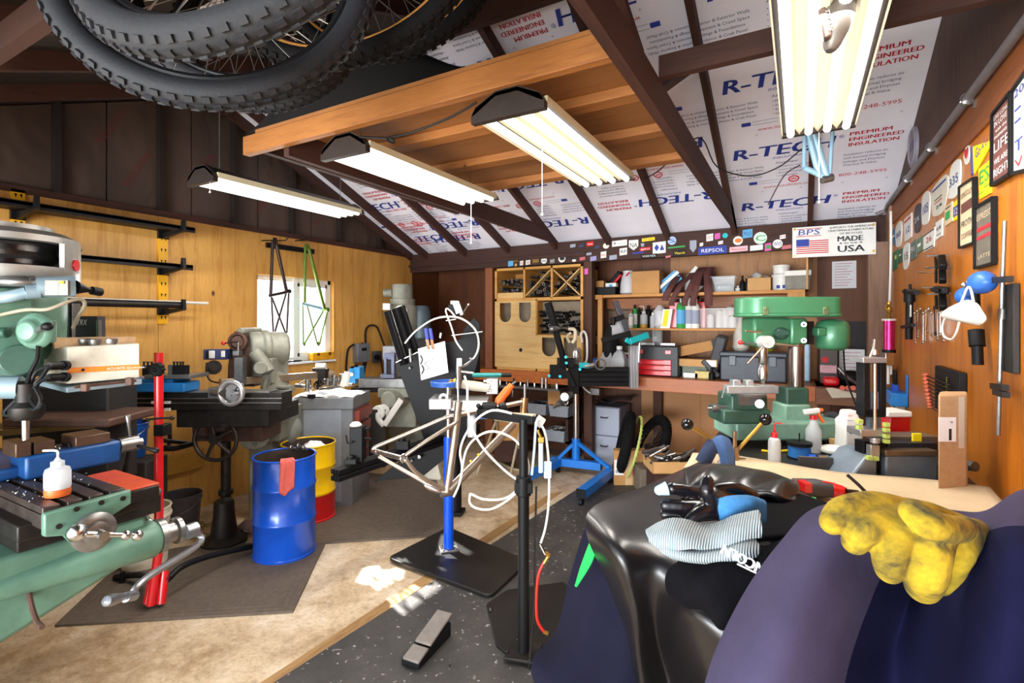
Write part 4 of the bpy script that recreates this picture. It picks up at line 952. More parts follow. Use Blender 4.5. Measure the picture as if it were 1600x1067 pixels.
# ---------------------------------------------------------------- red roller stand
g = thing('roller_stand','red tube stand with black legs on the mat beside the near mill','stand',PZ(245,948,0) + UP * .014)
b0 = PZ(245,948,0); b0.z = .02
top = P(248,551,2.82)
f = MB(); f.tube([V((top.x,top.y,top.z)),V((top.x,top.y,.32)),b0 - RT * .005 - FW * .04 + UP * .012],.022,16); build(f,'upright',redp,g)
for s_,l_ in ((-1,.0),(1,.0)):
    f = MB(); f.tube([b0 + RT * (.038 * s_) - FW * .02 + UP * .01,b0 + RT * .03 * s_ + FW * .02 + UP * .17],.022,14); build(f,'leg_socket',redp,g)
f = MB(); f.tube(spl([b0 + RT * .04 + UP * .14,P(262,905,2.9),P(285,885,3.0),P(330,868,3.2),P(402,852,3.5)],8),.018,10); build(f,'leg',blackpaint,g)
f = MB(); f.tube(spl([b0 - RT * .04 + UP * .13,P(232,905,2.95),P(218,898,3.05),P(180,902,3.1)],8),.018,10); build(f,'leg',blackpaint,g)
f = MB(); cb(f,187,928,192,895,3.05,.02); build(f,'foot',black,g)
f = MB(); c = P(248,577,2.79); f.cyl(c,c - FW * .03,.034,None,12)
for k in range(10): a = k * math.pi / 5; e = RT * math.cos(a) + UP * math.sin(a); f.cyl(c + e * .031,c + e * .031 - FW * .03,.008,None,8)
f.sph(c - FW * .03,.012); build(f,'clamp_knob',black,g)
f = MB(); cb(f,239,682,256,664,2.79,.07); build(f,'collar',black,g,bev=.006)
f = MB(); f.tube([P(233,655,2.7),P(255,653,2.72),P(268,653,2.74)],.006); f.sph(P(230,656,2.7),.011); f.sph(P(269,653,2.74),.012); build(f,'t_handle',darksteel,g)
# ---------------------------------------------------------------- steel plate repair stand with the blue post
m = mat('worn_black_plate','#211f1e',.4,.3,.5,3)
ps = floorpoly([(605,879),(700,830),(826,884),(766,941)]); o = sum(ps,V()) / 4
g = thing('repair_stand','blue post repair stand on a square black steel plate','repair stand',V((o.x,o.y,.014)))
f = MB(); pts = []
for i in range(4):
    a,b_,c = ps[i - 1],ps[i],ps[(i + 1) % 4]; r = .05
    for k in range(5):
        s_ = k / 4; p1 = b_ + (a - b_).normalized() * r; p2 = b_ + (c - b_).normalized() * r; pts.append((1 - s_) ** 2 * p1 + 2 * s_ * (1 - s_) * b_ + s_ * s_ * p2)
f.prism([(p.x,p.y) for p in pts],(0,0,.014),EX,EY,.022); build(f,'base_plate',m,g,bev=.004)
pp = PZ(701,866,0); f = MB(); f.box((pp.x,pp.y,.042),(.12,.12,.012),.8)
for s_ in ((1,0),(-1,0),(0,1),(0,-1)): f.cyl((pp.x + .06 * s_[0],pp.y + .06 * s_[1],.04),(pp.x + .06 * s_[0],pp.y + .06 * s_[1],.055),.009,None,6)
build(f,'flange',steel,g,bev=.002)
f = MB(); f.cyl((pp.x,pp.y,.045),(pp.x,pp.y,.80),.034,None,24); build(f,'post',mat('post_blue','#0c4fd0',.32,.1,.15,4),g)
f = MB(); f.cyl((pp.x,pp.y,.80),(pp.x,pp.y,1.16),.022,None,18); f.cyl(P(701,648,3.45) + UP * 0,P(701,640,3.45),.03); build(f,'inner_post',bright,g)
f = MB(); cb(f,670,640,705,624,3.25,.25); cb(f,704,642,762,626,3.3,.25); build(f,'tray',mat('brushed_aluminium','#a9a7a6',.35,.8,.12),g,bev=.004)
f = MB(); c = P(697,603,3.4); f.lathe([(.0,0),(.1,0),(.105,.03),(.1,.035),(.098,.01),(0,.01)],c,UP,28,0); build(f,'parts_dish',[mat('blue_dish','#2c59a8',.4)],g,'blue rimmed round dish')
# small things in the tray and dish
f = MB(); c = P(693,622,3.3); f.torus(c,FW,.022,.009,20,8); build(f,'ring',whitep,None,'white ring standing in the tray of the blue post stand','ring')
f = MB(); c = P(706,600,3.38); f.torus(c,RT * .6 + FW,.024,.009,18,8); f.cyl(c - RT * .02,c + RT * .03 + UP * .03,.012); build(f,'brass_fitting',brass,None,'brass fitting lying in the blue rimmed dish','fitting')
f = MB(); f.lathe([(.0,0),(.028,0),(.03,.03),(.03,.12),(.02,.14),(.012,.15),(.012,.17)],P(737,682,3.35),UP,18); build(f,'plastic_bottle',hdpe,None,'milky plastic bottle hanging behind the titanium frame','bottle')
f = MB(); cb(f,738,656,764,634,3.5,.2); f.cyl(P(735,630,3.4),P(748,652,3.4),.03); build(f,'blue_rag',mat('blue_white_rag','#5f7fb5',.9,0,.4,20),None,'blue and white rag on the tray beside the clamp','rag',bev=.02,seg=3)
# ---------------------------------------------------------------- titanium bicycle frame
g = thing('bicycle_frameset','bare titanium bicycle frame clamped in the black repair stand','bicycle frame',P(697,772,2.6))
F2 = lambda px,py,t_=2.6: P(px,py,t_)
def tb(nm,pts,r,mm=ti,n=14,lab=None):
    f = MB(); f.tube(pts,r,n); return build(f,nm,mm,g,lab)
tb('seat_tube',spl([F2(699,768),F2(704,730),F2(711,680),F2(717,627,2.58)],6),.02)
tb('down_tube',[F2(703,765),F2(803,662,2.75)],.0215)
tb('top_tube',spl([F2(716,648),F2(745,643,2.65),F2(780,636,2.7),F2(818,628,2.78)],4),.0145)
tb('head_tube',[F2(820,622,2.78),F2(816,668,2.76)],.02,mat('heat_tinted_titanium','#b08a5f',.3,.9,.25),16,'heat tinted head tube')
f = MB(); c = F2(700,770); f.cyl(c - RT * .035 - FW * .01,c + RT * .035 + FW * .03,.021,None,20); f.torus(c + RT * .035 + FW * .03,RT,.019,.004,20,6); build(f,'bottom_bracket',ti,g)
tb('seat_stay',spl([F2(583,702,2.62),F2(592,696,2.62),F2(660,668,2.61),F2(700,651,2.6),F2(712,650,2.6)],6),.0095)
tb('seat_stay',spl([F2(634,711,2.5),F2(668,688,2.52),F2(700,668,2.55),F2(714,658,2.58),F2(717,648,2.58)],6),.0095)
tb('chain_stay',spl([F2(592,713,2.62),F2(640,740,2.61),F2(670,757,2.6),F2(690,768,2.6)],6),.0105)
tb('chain_stay',spl([F2(634,718,2.5),F2(650,738,2.52),F2(675,755,2.56),F2(694,764,2.59)],6),.0105)
f = MB(); f.cyl(F2(584,704,2.63),F2(630,716,2.49),.0125,None,16); f.torus(F2(631,716,2.49),F2(584,704,2.63) - F2(630,716,2.49),.019,.0055,20,8); f.cyl(F2(583,703,2.635),F2(590,706,2.61),.016,None,14); build(f,'dummy_axle',bright,g)
f = MB(); c = F2(676,763,2.58); f.ell(c,RT * .05 - UP * .02,FW * .012,UP * .016); build(f,'chain_stay_yoke',mat('polished_yoke','#c4c0c4',.2,1,.1),g)
for a,b_ in (((736,719),(737,718)),((748,709),(749,708))):
    f = MB(); c = F2(*a,2.64); f.ell(c - FW * .018,RT * .007,FW * .003,UP * .007); build(f,'inspection_dot',mat('yellow_dot','#f3b513',.5),g)
f = MB(); f.cyl(F2(820,600,2.78),F2(820,626,2.78),.007,None,10); f.cyl(F2(820,624,2.78),F2(820,628,2.78),.018,None,14); f.cyl(F2(716,628,2.58),F2(715,570,2.58),.006,None,8); f.cyl(F2(716,606,2.58),F2(716,592,2.58),.016,.013,12); build(f,'purge_plug',steel,g)
# black repair stand
pp = PZ(818,1030,0); t1 = 2.385
g = thing('repair_stand','black repair stand with a clamp arm holding the titanium frame','repair stand',V((pp.x,pp.y,.014)))
pts = floorpoly([(760,950),(792,928),(880,915),(930,960),(880,1035),(800,1036),(775,1015)]); f = MB(); f.prism([(p.x,p.y) for p in pts],(0,0,.014),EX,EY,.012); build(f,'base_plate',m,g,bev=.003)
f = MB(); c = P(818,1019,t1); f.box((c.x,c.y,.035),(.16,.14,.014),.3)
for s_ in ((1,1),(-1,1),(1,-1),(-1,-1)): f.cyl((c.x + .06 * s_[0],c.y + .05 * s_[1],.04),(c.x + .06 * s_[0],c.y + .05 * s_[1],.052),.008,None,6)
build(f,'flange',darksteel,g,bev=.003)
f = MB(); f.cyl((c.x,c.y,.04),(c.x,c.y,.80),.027,None,20); tp = P(829,655,dep(c)); f.cyl((c.x,c.y,.80),(c.x,c.y,tp.z),.021,None,20); build(f,'post',blackpaint,g)
f = MB(); f.cyl((c.x,c.y,.77),(c.x,c.y,.86),.036,None,20); f.box((c.x,c.y,.81),(.085,.06,.05),.5); build(f,'collar',black,g,bev=.005)
f = MB(); a = V((c.x,c.y,tp.z)); f.beam(a + RT * .05 - FW * .02,P(748,645,2.6),.035,.04); f.beam(a + RT * .05 - FW * .02 + UP * .022,P(775,645,2.55) + UP * .0,.03,.012,1); build(f,'clamp_arm',[blackpaint,mat('beige_rail','#b3a488',.4,.3)],g,bev=.004)
f = MB(); c2 = P(765,639,2.66); cb(f,752,648,776,632,2.6,.09); f.cyl(c2 + RT * .05,c2 + RT * .09 + UP * .01,.03,None,14); f.cyl(P(752,640,2.6),P(746,632,2.58),.012); build(f,'clamp_jaw',black,g,bev=.008)
f = MB(); f.cyl(P(838,655,t1),P(848,662,t1),.025); build(f,'end_knob',mat('grey_tape','#b6b3ad',.6),g)
# purge hose, flow meters
hose = mat('white_hose','#e9e6dd',.4,0,.06)
def hz(label,pts,r=.0055,mm=hose,name='air_hose',group='white purge hoses'):
    f = MB(); f.tube(spl([P(*p) for p in pts],10),r,8); return build(f,name,mm,None,label,'hose',group)
hz('white hose arching over the black jig plate',[(633,536,3.5),(650,517,3.4),(680,498,3.3),(715,496,3.2),(740,512,3.15),(748,535,3.15),(742,557,3.15),(724,572,3.2)])
hz('white hose looping down the front of the jig clamp',[(713,497,3.7),(705,487,3.7),(698,482,3.7),(697,488,3.68),(705,510,3.6),(712,532,3.5),(722,547,3.4)])
hz('white hose hanging from the seat tube and crossing the frame to the right',[(726,588,2.55),(730,605,2.5),(731,640,2.48),(738,670,2.47),(755,700,2.45),(780,727,2.43),(803,746,2.41),(818,752,2.4)])
hz('white hose curving from the bottom bracket up to the clamp arm',[(709,776,2.55),(718,755,2.53),(722,730,2.52),(719,705,2.5),(727,680,2.48),(745,655,2.45),(770,641,2.42),(800,646,2.4)])
hz('white hose coiled in a big circle right of the seat tube',[(720,748,2.5),(728,705,2.48),(745,683,2.46),(770,674,2.44),(800,684,2.42),(820,707,2.41),(826,735,2.41),(816,757,2.41),(790,778,2.42),(757,780,2.44),(737,772,2.46)])
hz('white hose lying lowest in a loop under the frame',[(735,770,2.46),(734,785,2.45),(745,794,2.45),(768,795,2.43),(795,780,2.42),(818,758,2.41)])
hz('white hose running down past the black stand to a brass fitting',[(838,656,2.38),(850,672,2.36),(856,705,2.35),(858,745,2.35),(857,790,2.35),(852,825,2.36),(845,848,2.37)])
f = MB(); cb(f,850,748,862,722,2.34,.02); build(f,'hose_coupling',mat('pale_blue_plastic','#b9d6ea',.4),None,'pale blue coupling on the white hose beside the black stand','coupling',bev=.005)
g = thing('flow_meter','clear flow meter tube with a brass top strapped to the black stand','flow meter',P(845,740,2.33))
f = MB(); f.cyl(P(845,738,2.33),P(845,692,2.33),.011,None,14); f.tube(spl([P(831,742,2.34),P(835,700,2.34),P(838,660,2.34),P(845,652,2.34)],6),.006,8); build(f,'tube',clear('pale_clear_tube','#cfe4f2',.4),g)
f = MB(); cb(f,841,692,850,684,2.32,.02); f.cyl(P(845,684,2.33),P(840,672,2.33),.006); build(f,'valve',brass,g,bev=.002)
g = thing('air_line','red air line with brass fittings hanging beside the black stand','hose',P(845,990,2.36))
f = MB(); f.tube(spl([P(851,876,2.36),P(841,900,2.36),P(838,940,2.36),P(840,970,2.36),P(851,988,2.36)],8),.007,8); build(f,'hose',mat('red_hose','#c42218',.45),g)
f = MB(); f.cyl(P(844,850,2.37),P(852,866,2.36),.008,None,10,1); f.cyl(P(852,864,2.36),P(858,868,2.36),.01); f.cyl(P(857,868,2.36),P(850,880,2.36),.008); f.cyl(P(850,987,2.36),P(856,990,2.36),.009); build(f,'fittings',[brass,bright],g)
f = MB(); f.tube(spl([P(838,760,2.36),P(836,850,2.36),P(834,950,2.36),P(828,1020,2.33),P(826,1075,2.25)],8),.005,6); build(f,'cable',darksteel,None,'thin dark cable running down the black repair stand to the floor','cable')
# foot pedal
g = thing('foot_pedal','dark grey foot pedal on the black speckled mat in the foreground','pedal',PZ(683,1050,0) + UP * .014)
a,b_ = PZ(655,1052,0),PZ(703,1000,0); a.z = b_.z = .014
d_ = (b_ - a); n_ = V((d_.y,-d_.x,0)).normalized() * .10
pg = mat('pedal_grey','#4a4542',.5,0,.15)
f = MB(); L_ = d_.length; e = d_.normalized()
f.prism([(0,0),(L_ * 1.05,0),(L_ * 1.05,.07),(L_ * .95,.075),(0,.03)],a,e,UP,-.1); build(f,'base',blackpaint,g,bev=.006)
f = MB(); f.prism([(L_ * .33,.052),(L_ * 1.08,.10),(L_ * 1.08,.112),(L_ * .33,.066)],a + n_ * .04,e,UP,-.09); f.prism([(-.01,.03),(L_ * .28,.048),(L_ * .28,.060),(-.01,.042)],a + n_ * .04,e,UP,-.09); build(f,'tread',mat('pedal_tread','#6f6660',.6,0,.15,20),g,bev=.006)
f = MB(); f.tube(spl([P(702,1040,2.32),P(708,1048,2.32),P(718,1062,2.25),P(725,1085,2.2)],6),.006,8); build(f,'cord',black,g)
f = MB(); p = PZ(766,960,0); f.box((p.x,p.y,.02),(.02,.05,.012),.6); f.box((p.x,p.y,.026),(.012,.03,.006),.6,1); build(f,'buckle',[black,steel],None,'small black buckle lying at the edge of the black stand base','buckle')
# ---------------------------------------------------------------- black frame jig behind the titanium frame
jb = mat('black_anodised','#0d0c0f',.5,0,.25,6,0,0,.2) if 1 else mat('x','#000000',.5,0,.25,6)
g = thing('frame_jig','large black frame building jig with a tilted plate and long slotted beam','jig',PZ(700,760,0))
f = MB(); a,b_ = P(523,743,2.95),P(745,668,4.15); d = (b_ - a); dn = d.normalized(); sx = dn.cross(UP).normalized()
for i in (-1,0,1):
    for j in (-1,1): f.beam(a + sx * .026 * i + UP * .02 * j,b_ + sx * .026 * i + UP * .02 * j,.018,.03)
f.beam(a + dn * .004,b_,.045,.05)
build(f,'slotted_beam',jb,g,bev=.002)
f = MB(); poly = [(618,566),(668,545),(745,522),(752,540),(728,640),(742,640),(728,690),(660,745),(585,752),(664,690)]
o = P(668,640,3.75); f.prism([((x - 668) * 3.75 / FPX,(640 - y) * 3.75 / FPX) for x,y in poly],o,RT,UP,-.02); cb(f,621,568,668,560,3.72,.02,1) if 0 else None; build(f,'main_plate',jb,g,bev=.002)
f = MB(); f.beam(P(619,566,3.72),P(668,543,3.72),.03,.006); f.beam(P(706,524,3.72),P(754,518,3.72),.03,.006); build(f,'plate_edge',steel,g,'bright bare edge')
f = MB()
for px in (605,617,627): f.beam(P(px,486 - (px - 605) * .35,3.72 + (px - 605) * .004),P(px + 26,570 - (px - 605) * .5,3.72 + (px - 605) * .004),.03,.05)
build(f,'riser_tube',jb,g,bev=.003)
f = MB(); f.beam(P(709,474,3.95),P(716,492,3.95),.07,.09); f.prism([(-.08,-.3),(.14,-.3),(.14,.12),(.09,.17),(.03,.1),(-.02,.0)],P(722,530,3.95),RT,UP,-.02); cb(f,724,545,752,520,3.85,.1); build(f,'upper_bracket',jb,g,bev=.004)
f = MB(); cb(f,704,475,716,470,3.9,.05) ; f.beam(P(712,472,3.86),P(718,489,3.86),.018,.05); build(f,'aluminium_cap',mat('satin_aluminium','#b5b3b6',.35,.8,.1),g,'silver block')
f = MB(); f.tube([P(723,490,3.85),P(732,476,3.85)],.007); f.sph(P(732,476,3.85),.011); f.sph(P(722,491,3.85),.018); f.cyl(P(697,501,3.8),P(712,499,3.8),.006); build(f,'clamp_lever',bright,g)
f = MB(); cb(f,546,722,566,668,3.05,.09); build(f,'riser_block',jb,g,bev=.004)
f = MB(); f.tube([P(541,680,3.05),P(543,692,3.03),P(551,691,3.03)],.007); f.tube([P(566,672,3.1),P(578,668,3.1)],.009); f.tube([P(566,684,3.1),P(580,686,3.12)],.009); cb(f,537,726,556,718,3.0,.06); f.cyl(P(547,718,3.02),P(547,713,3.02),.02); build(f,'clamp_handle',black,g,bev=.003,isl=1)
f = MB(); f.lathe([(.0,0),(.03,0),(.035,.015),(.02,.03),(0,.03)],P(556,667,3.1),UP,18); f.torus(P(556,664,3.1),UP,.03,.006,20,6); build(f,'locating_cone',whitep,g)
f = MB(); cb(f,618,703,638,690,3.35,.06); f.cyl(P(628,690,3.38),P(628,684,3.38),.025); f.cyl(P(655,705,3.74),P(655,705,3.68),.014,None,12,1); f.cyl(P(655,714,3.74),P(655,714,3.68),.014,None,12,1); build(f,'slider',[jb,bright],g,bev=.003,isl=1)
f = MB(); c = P(712,690,4.2); f.cyl((c.x,c.y,.02),(c.x,c.y,.75),.05); f.box((c.x,c.y,.02),(.13,.13,.03),.3); build(f,'support_post',jb,g)
for px,py in ((643,720,),(725,600),(640,575),(735,560)): f = MB(); f.cyl(P(px,py,3.74),P(px,py,3.715),.008,None,10); build(f,'bolt',steel,g)
f = MB(); f.lathe([(.14,0),(.14,.03),(.10,.12),(.07,.24),(0,.24)],PZ(676,746,0),UP,4,0,1,1,RT + FW); build(f,'pedestal',mat('putty_plastic','#c9c2b2',.5),None,'putty coloured tapered foot standing behind the blue post','pedestal',bev=.01)
g = thing('clipboard','white sheet with a bicycle frame drawing clipped to the black jig','paper',P(676,592,3.6))
f = MB(); o = P(653,545,3.64); ux = (P(695,533,3.64) - o); uy = (P(658,594,3.6) - o); f.obox(o,ux,uy,ux.cross(uy).normalized() * .002); build(f,'sheet',paper,g)
f = MB(); q = lambda a,b_: o + ux * a + uy * b_ - ux.cross(uy).normalized() * -.0025 * (1 if ux.cross(uy).dot(FW) < 0 else -1)
for a,b_ in (((.2,.5),(.5,.45)),((.2,.5),(.35,.72)),((.5,.45),(.35,.72)),((.2,.5),(.12,.7)),((.12,.7),(.35,.72)),((.1,.12),(.3,.12)),((.1,.18),(.26,.18))): f.tube([q(*a),q(*b_)],.0015,4)
build(f,'drawing',lettk,g)
for px,py in ((658,562),(660,577)): f = MB(); f.tube(spl([P(px - 1,py - 7,3.58),P(px + 2,py,3.57),P(px - 1,py + 7,3.58)],5),.005); build(f,'clip',black,g)
for px,l_ in ((667,'blue tipped clamp on the top edge of the drawing sheet, the left of two'),(674,'blue tipped clamp on the top edge of the drawing sheet, the right of two')):
    g = thing('spring_clamp',l_,'clamp',P(px,545,3.6)); f = MB(); f.beam(P(px,530,3.6),P(px + 3,545,3.56),.018,.012); build(f,'jaw',mat('copper_jaw','#7a5a44',.4,.7),g)
    f = MB(); f.beam(P(px - 2,513,3.6),P(px + 1,531,3.6),.022,.016); build(f,'handle_tip',mat('violet_blue_tip','#4550b8',.4),g,bev=.004)
f = MB(); f.tube([P(640,545,3.68),P(642,566,3.66)],.009); f.tube([P(688,528,3.7),P(689,520,3.7)],.009); build(f,'cone_pin',bright,None,'bright pins hanging beside the white drawing sheet','pin')
g = thing('tube_mitre_tool','teal tube tool with a black grip lying across in front of the workbench','tool',P(768,584,3.1))
f = MB(); f.cyl(P(738,586,3.1),P(783,586,3.12),.014,None,14); build(f,'barrel',mat('dark_teal','#2c7d7c',.35,.4),g)
f = MB(); f.cyl(P(783,586,3.12),P(799,586,3.13),.013,None,14); build(f,'grip',black,g)
f = MB(); f.cyl(P(717,606,3.1),P(717,572,3.1),.016,None,12); f.cyl(P(717,580,3.1),P(740,583,3.1),.008); cb(f,714,572,721,560,3.1,.03,0); f.tube(spl([P(722,573,3.1),P(732,568,3.1),P(738,560,3.1)],5),.006,8); build(f,'holder',bright,g)
g = thing('utility_tool','orange plastic handled tool hooked above the titanium frame','tool',P(780,618,3.0))
f = MB(); f.tube(spl([P(777,631,3.0),P(783,622,3.0),P(791,612,3.0),P(800,601,3.0)],4),[.02 + .006 * (k > 1) * (k < 10) for k in range(13)],10); build(f,'handle',orange,g)
f = MB(); f.tube([P(800,601,3.0),P(806,596,3.0)],.008); f.torus(P(801,614,3.0),RT,.02,.004,16,5); build(f,'hook',steel,g)
g = thing('air_tool','beige and silver air tool pointing right in front of the cubby legs','tool',P(760,605,3.6))
f = MB(); f.tube([P(722,600,3.5),P(740,603,3.5),P(765,606,3.5)],[.03,.035,.03],12); build(f,'body',mat('beige_glove','#b5aa98',.6),g)
f = MB(); cb(f,760,616,778,592,3.5,.1); cb(f,755,597,768,594,3.48,.08); cb(f,754,612,768,609,3.48,.08); build(f,'clamp_block',mat('satin_aluminium','#b5b3b6'),g,bev=.003)
# ---------------------------------------------------------------- blue stand with the second fixture
sb = mat('stand_blue','#1c74d0',.35,.1,.15,4)
c0 = PZ(900,733,0)
g = thing('jig_stand','bright blue H shaped stand on castors carrying a black fixture','stand',c0)
f = MB(); a,b_ = P(862,733,5.42),P(940,744,5.2); a.z = b_.z = .11; f.beam(a,b_,.08,.08); build(f,'cross_bar',sb,g,bev=.004)
f = MB(); p1,p2 = PZ(953,738,.11),PZ(908,771,.11); f.beam(p1,p2,.08,.075); build(f,'leg',sb,g,bev=.004)
f = MB(); p3,p4 = PZ(872,722,.11),PZ(818,748,.11); f.beam(p3,p4,.08,.075); build(f,'leg',sb,g,bev=.004)
for p,s_ in ((p1,-1),(p2,1),(p3,-1),(p4,1)):
    f = MB(); f.cyl((p.x - .015,p.y,.033),(p.x + .015,p.y,.033),.032,None,16); f.cyl((p.x,p.y,.03),(p.x,p.y,.09),.012); build(f,'castor',black,g)
f = MB(); e = p2 - p1; f.obox(p2 - V((.04,0,.037)),V((.08,0,0)),e.normalized() * .012,UP * .075); build(f,'end_cap',black,g)
cc = P(900,735,5.35); f = MB(); f.cyl((cc.x,cc.y,.07),(cc.x,cc.y,.36),.043,None,24); build(f,'column',sb,g)
for q_ in (p3,p1): f = MB(); f.beam((cc.x,cc.y,.33),(q_.x,q_.y,.15),.04,.03); build(f,'brace',sb,g,bev=.003)
f = MB(); f.cyl((cc.x,cc.y,.36),(cc.x,cc.y,.92),.03,None,18); build(f,'inner_column',bright,g)
g = thing('tube_fixture','black tube fixture with teal knobs and long bars on top of the blue stand','fixture',V((cc.x,cc.y,.92)))
f = MB()
for k in range(4): cb(f,903,604 - k * 7.6,985,604 - k * 7.6 - 7,5.0,.09)
cb(f,903,603,985,574,5.02,.07); build(f,'slotted_beam',jb,g,bev=.003)
f = MB()
for k in range(3): cb(f,985 + k * 4.4,607,989 + k * 4.4,540,4.95,.09)
cb(f,986,607,998,540,4.97,.06); cb(f,957,526,974,502,5.0,.05); f.cyl(P(998,566,4.94),P(1000,530,4.94),.012); build(f,'upright_extrusion',mat('silver_extrusion','#b9bbc2',.35,.7,.08),g,'silver aluminium extrusion',bev=.002)
f = MB(); f.prism([(859,595),(859,572),(868,572),(876,560),(895,560),(897,580),(903,585),(903,618),(890,605)],V((0,0,0)),RT,UP,.1) if 0 else None
cb(f,860,592,885,571,4.95,.12); cb(f,872,575,898,560,4.95,.14); cb(f,889,616,905,570,4.98,.1); f.beam(P(885,580,4.95),P(897,605,4.95),.04,.05); build(f,'gearbox',jb,g,bev=.006)
f = MB(); f.beam(P(856,473,4.95),P(868,512,4.95),.06,.06); f.beam(P(866,508,4.95),P(884,575,4.95),.05,.05); build(f,'arm',jb,g,bev=.004)
f = MB(); f.beam(P(961,470,4.95),P(980,520,4.95),.055,.05); f.beam(P(978,516,4.95),P(984,530,4.95),.05,.05); build(f,'arm',mat('dark_grey_arm','#4b4c54',.35,.5),g,bev=.004)
f = MB(); f.beam(P(955,502,4.93),P(975,494,4.93),.035,.05); f.beam(P(940,532,4.9),P(985,521,4.9),.05,.05); f.beam(P(973,537,4.9),P(998,530,4.9),.05,.06); f.cyl(P(959,495,4.92),P(958,508,4.92),.02); build(f,'cross_arm',jb,g,bev=.006)
f = MB(); f.beam(P(984,533,4.88),P(1013,523,4.88),.055,.06); f.beam(P(977,530,4.88),P(988,536,4.88),.05,.05); build(f,'teal_sleeve',teal,g,'turquoise sleeve',bev=.006)
for px,py in ((885,567),(884,558),(858,587),(875,588),(906,577)): f = MB(); f.cyl(P(px,py,4.93),P(px,py,4.87),.014,None,12); build(f,'knob',teal,g)
f = MB(); f.cyl(P(871,513,4.9),P(863,514,4.88),.025); f.sph(P(863,514,4.88),.03); build(f,'pivot_knob',steel,g)
f = MB(); f.cyl(P(893,615,4.98),P(872,632,4.85),.03); f.cyl(P(884,620,4.9),P(882,620,4.8),.045,.04,18); f.cyl(P(874,630,4.87),P(865,637,4.8),.02,.012); f.torus(P(884,628,4.8),FW,.022,.005,16,5); build(f,'drive_spindle',steel,g)
f = MB(); f.tube(spl([P(905,568,4.9),P(915,572,4.88),P(928,570,4.88)],5),.025); f.torus(P(938,569,4.9),FW,.05,.008,24,6); f.beam(P(905,570,4.88),P(920,571,4.88),.04,.05,1); build(f,'hand_crank',[steel,teal],g)
# ---------------------------------------------------------------- workbench
g = thing('workbench','long wooden workbench with a reddish fir fascia along the back wall','workbench',(-1.6,5.4,0))
Zb = 1.03
f = MB(); f.bx((-3.62,5.09,Zb - .13),(.12,5.135,Zb)); build(f,'fascia',benchw,g,bev=.003)
f = MB(); f.bx((-3.62,5.13,Zb - .04),(.45,YA - .002,Zb)); build(f,'bench_top',wood('bench_top_ply','#7a4a26','#a36a3c','x',1),g)
for x in (-3.56,-1.35,.3): f = MB(); f.bx((x - .045,5.6,0),(x + .045,5.69,Zb - .04)); build(f,'leg',darkwz,g)
pm = mat('tan_sheet','#b58358',.8,0,.1,2)
f = MB(); f.bx((-1.55,5.70,0),(-.36,5.72,Zb - .05)); f.bx((-.93,5.69,0),(-.92,5.70,Zb - .05)); build(f,'board',pm,None,'large tan cardboard sheet standing under the bench behind the tyres','board')
# cubby unit with tubes
P1 = lambda px,py: PY(px,py,5.15)
A_ = PY(773,424,5.15); B_ = PY(911,416,5.15)
x0,x1 = A_.x,B_.x; z1 = A_.z + .03; z0 = Zb
g = thing('tube_cubby','light plywood cubby unit with tube racks and slotted fronts on the workbench','cubby',((x0 + x1) / 2,5.4,z0))
W = x1 - x0; H = z1 - z0
zs = [z0,z0 + H * .34,z0 + H * .69,z1]
cx = lambda px: PY(px,450,5.15).x
c1,c2,c3 = cx(819),cx(862),cx(838)
f = MB(); y0,y1 = 5.15,5.62
for x in (x0,x1 - .03): f.bx((x,y0,z0),(x + .03,y1,z1))
for z in (z1 - .03,zs[2] - .02,z0): f.bx((x0,y0,z),(x1,y1,z + (.03 if z != zs[2] - .02 else .035)))
f.bx((c1 - .012,y0,zs[2]),(c1 + .012,y1,z1)); f.bx((c2 - .012,y0,zs[2]),(c2 + .012,y1,z1)); f.bx((c3 - .012,y0,z0),(c3 + .012,y1,zs[2])); f.bx((c3,y0,zs[1] - .012),(x1,y1,zs[1] + .012)); f.bx((x0,y1 - .012,z0),(x1,y1,z1))
build(f,'carcass',wood('cubby_pine','#b9782f','#dca550','x',1,rough=.5),g,bev=.002)
f = MB()
for a,b_ in (((c2 + .02,zs[2] + .03),(x1 - .04,z1 - .05)),((c2 + .02,z1 - .05),(x1 - .04,zs[2] + .03)),((c1 + .02,zs[2] + .04),(c2 - .02,z1 - .05))): f.beam((a[0],5.2,a[1]),(b_[0],5.2,b_[1]),.012,.1,0,EY)
build(f,'divider',birch,g)
def slotfront(xa,xb,za,zb,slots,nm='front_panel'):
    """panel with U shaped openings: built from strips round each opening"""
    f = MB(); w = xb - xa
    if not slots:
        f.bx((xa,5.138,za),(xb,5.15,zb)); f.cyl((xa + w * .64,5.139,za + (zb - za) * .55),(xa + w * .64,5.136,za + (zb - za) * .55),.022,None,20,1)
    else:
        xs = xa
        for (s0,s1) in slots:
            l,r = xa + w * s0,xa + w * s1; rad = (r - l) / 2; zc = za + (zb - za) * .38 + rad; cxm = (l + r) / 2
            f.bx((xs,5.138,za),(l,5.15,zb)); f.bx((l,5.138,zb - .02),(r,5.15,zb))
            n = 12; arc = [(cxm - rad * math.cos(math.pi * k / n),zc - rad * math.sin(math.pi * k / n)) for k in range(n + 1)]
            for k in range(n):
                a,b_ = arc[k],arc[k + 1]
                f.prism([(a[0],za),(b_[0],za),(b_[0],b_[1]),(a[0],a[1])],(0,5.15,0),EX,UP,.012)
            xs = r
        f.bx((xs,5.138,za),(xb,5.15,zb))
    return build(f,nm,[birch,black],g)
slotfront(x0 + .012,c3,zs[1],zs[2] - .02,[(.12,.40),(.6,.88)])
slotfront(x0 + .012,c3,z0 + .03,zs[1],[])
slotfront(c3,x1 - .012,z0 + .03,zs[1],[(.14,.45),(.62,.9)])
f = MB(); f.bx((x0 + .03,5.16,zs[2] + .015),(c1 - .02,5.2,zs[2] + .08)); build(f,'lip',birch,g)
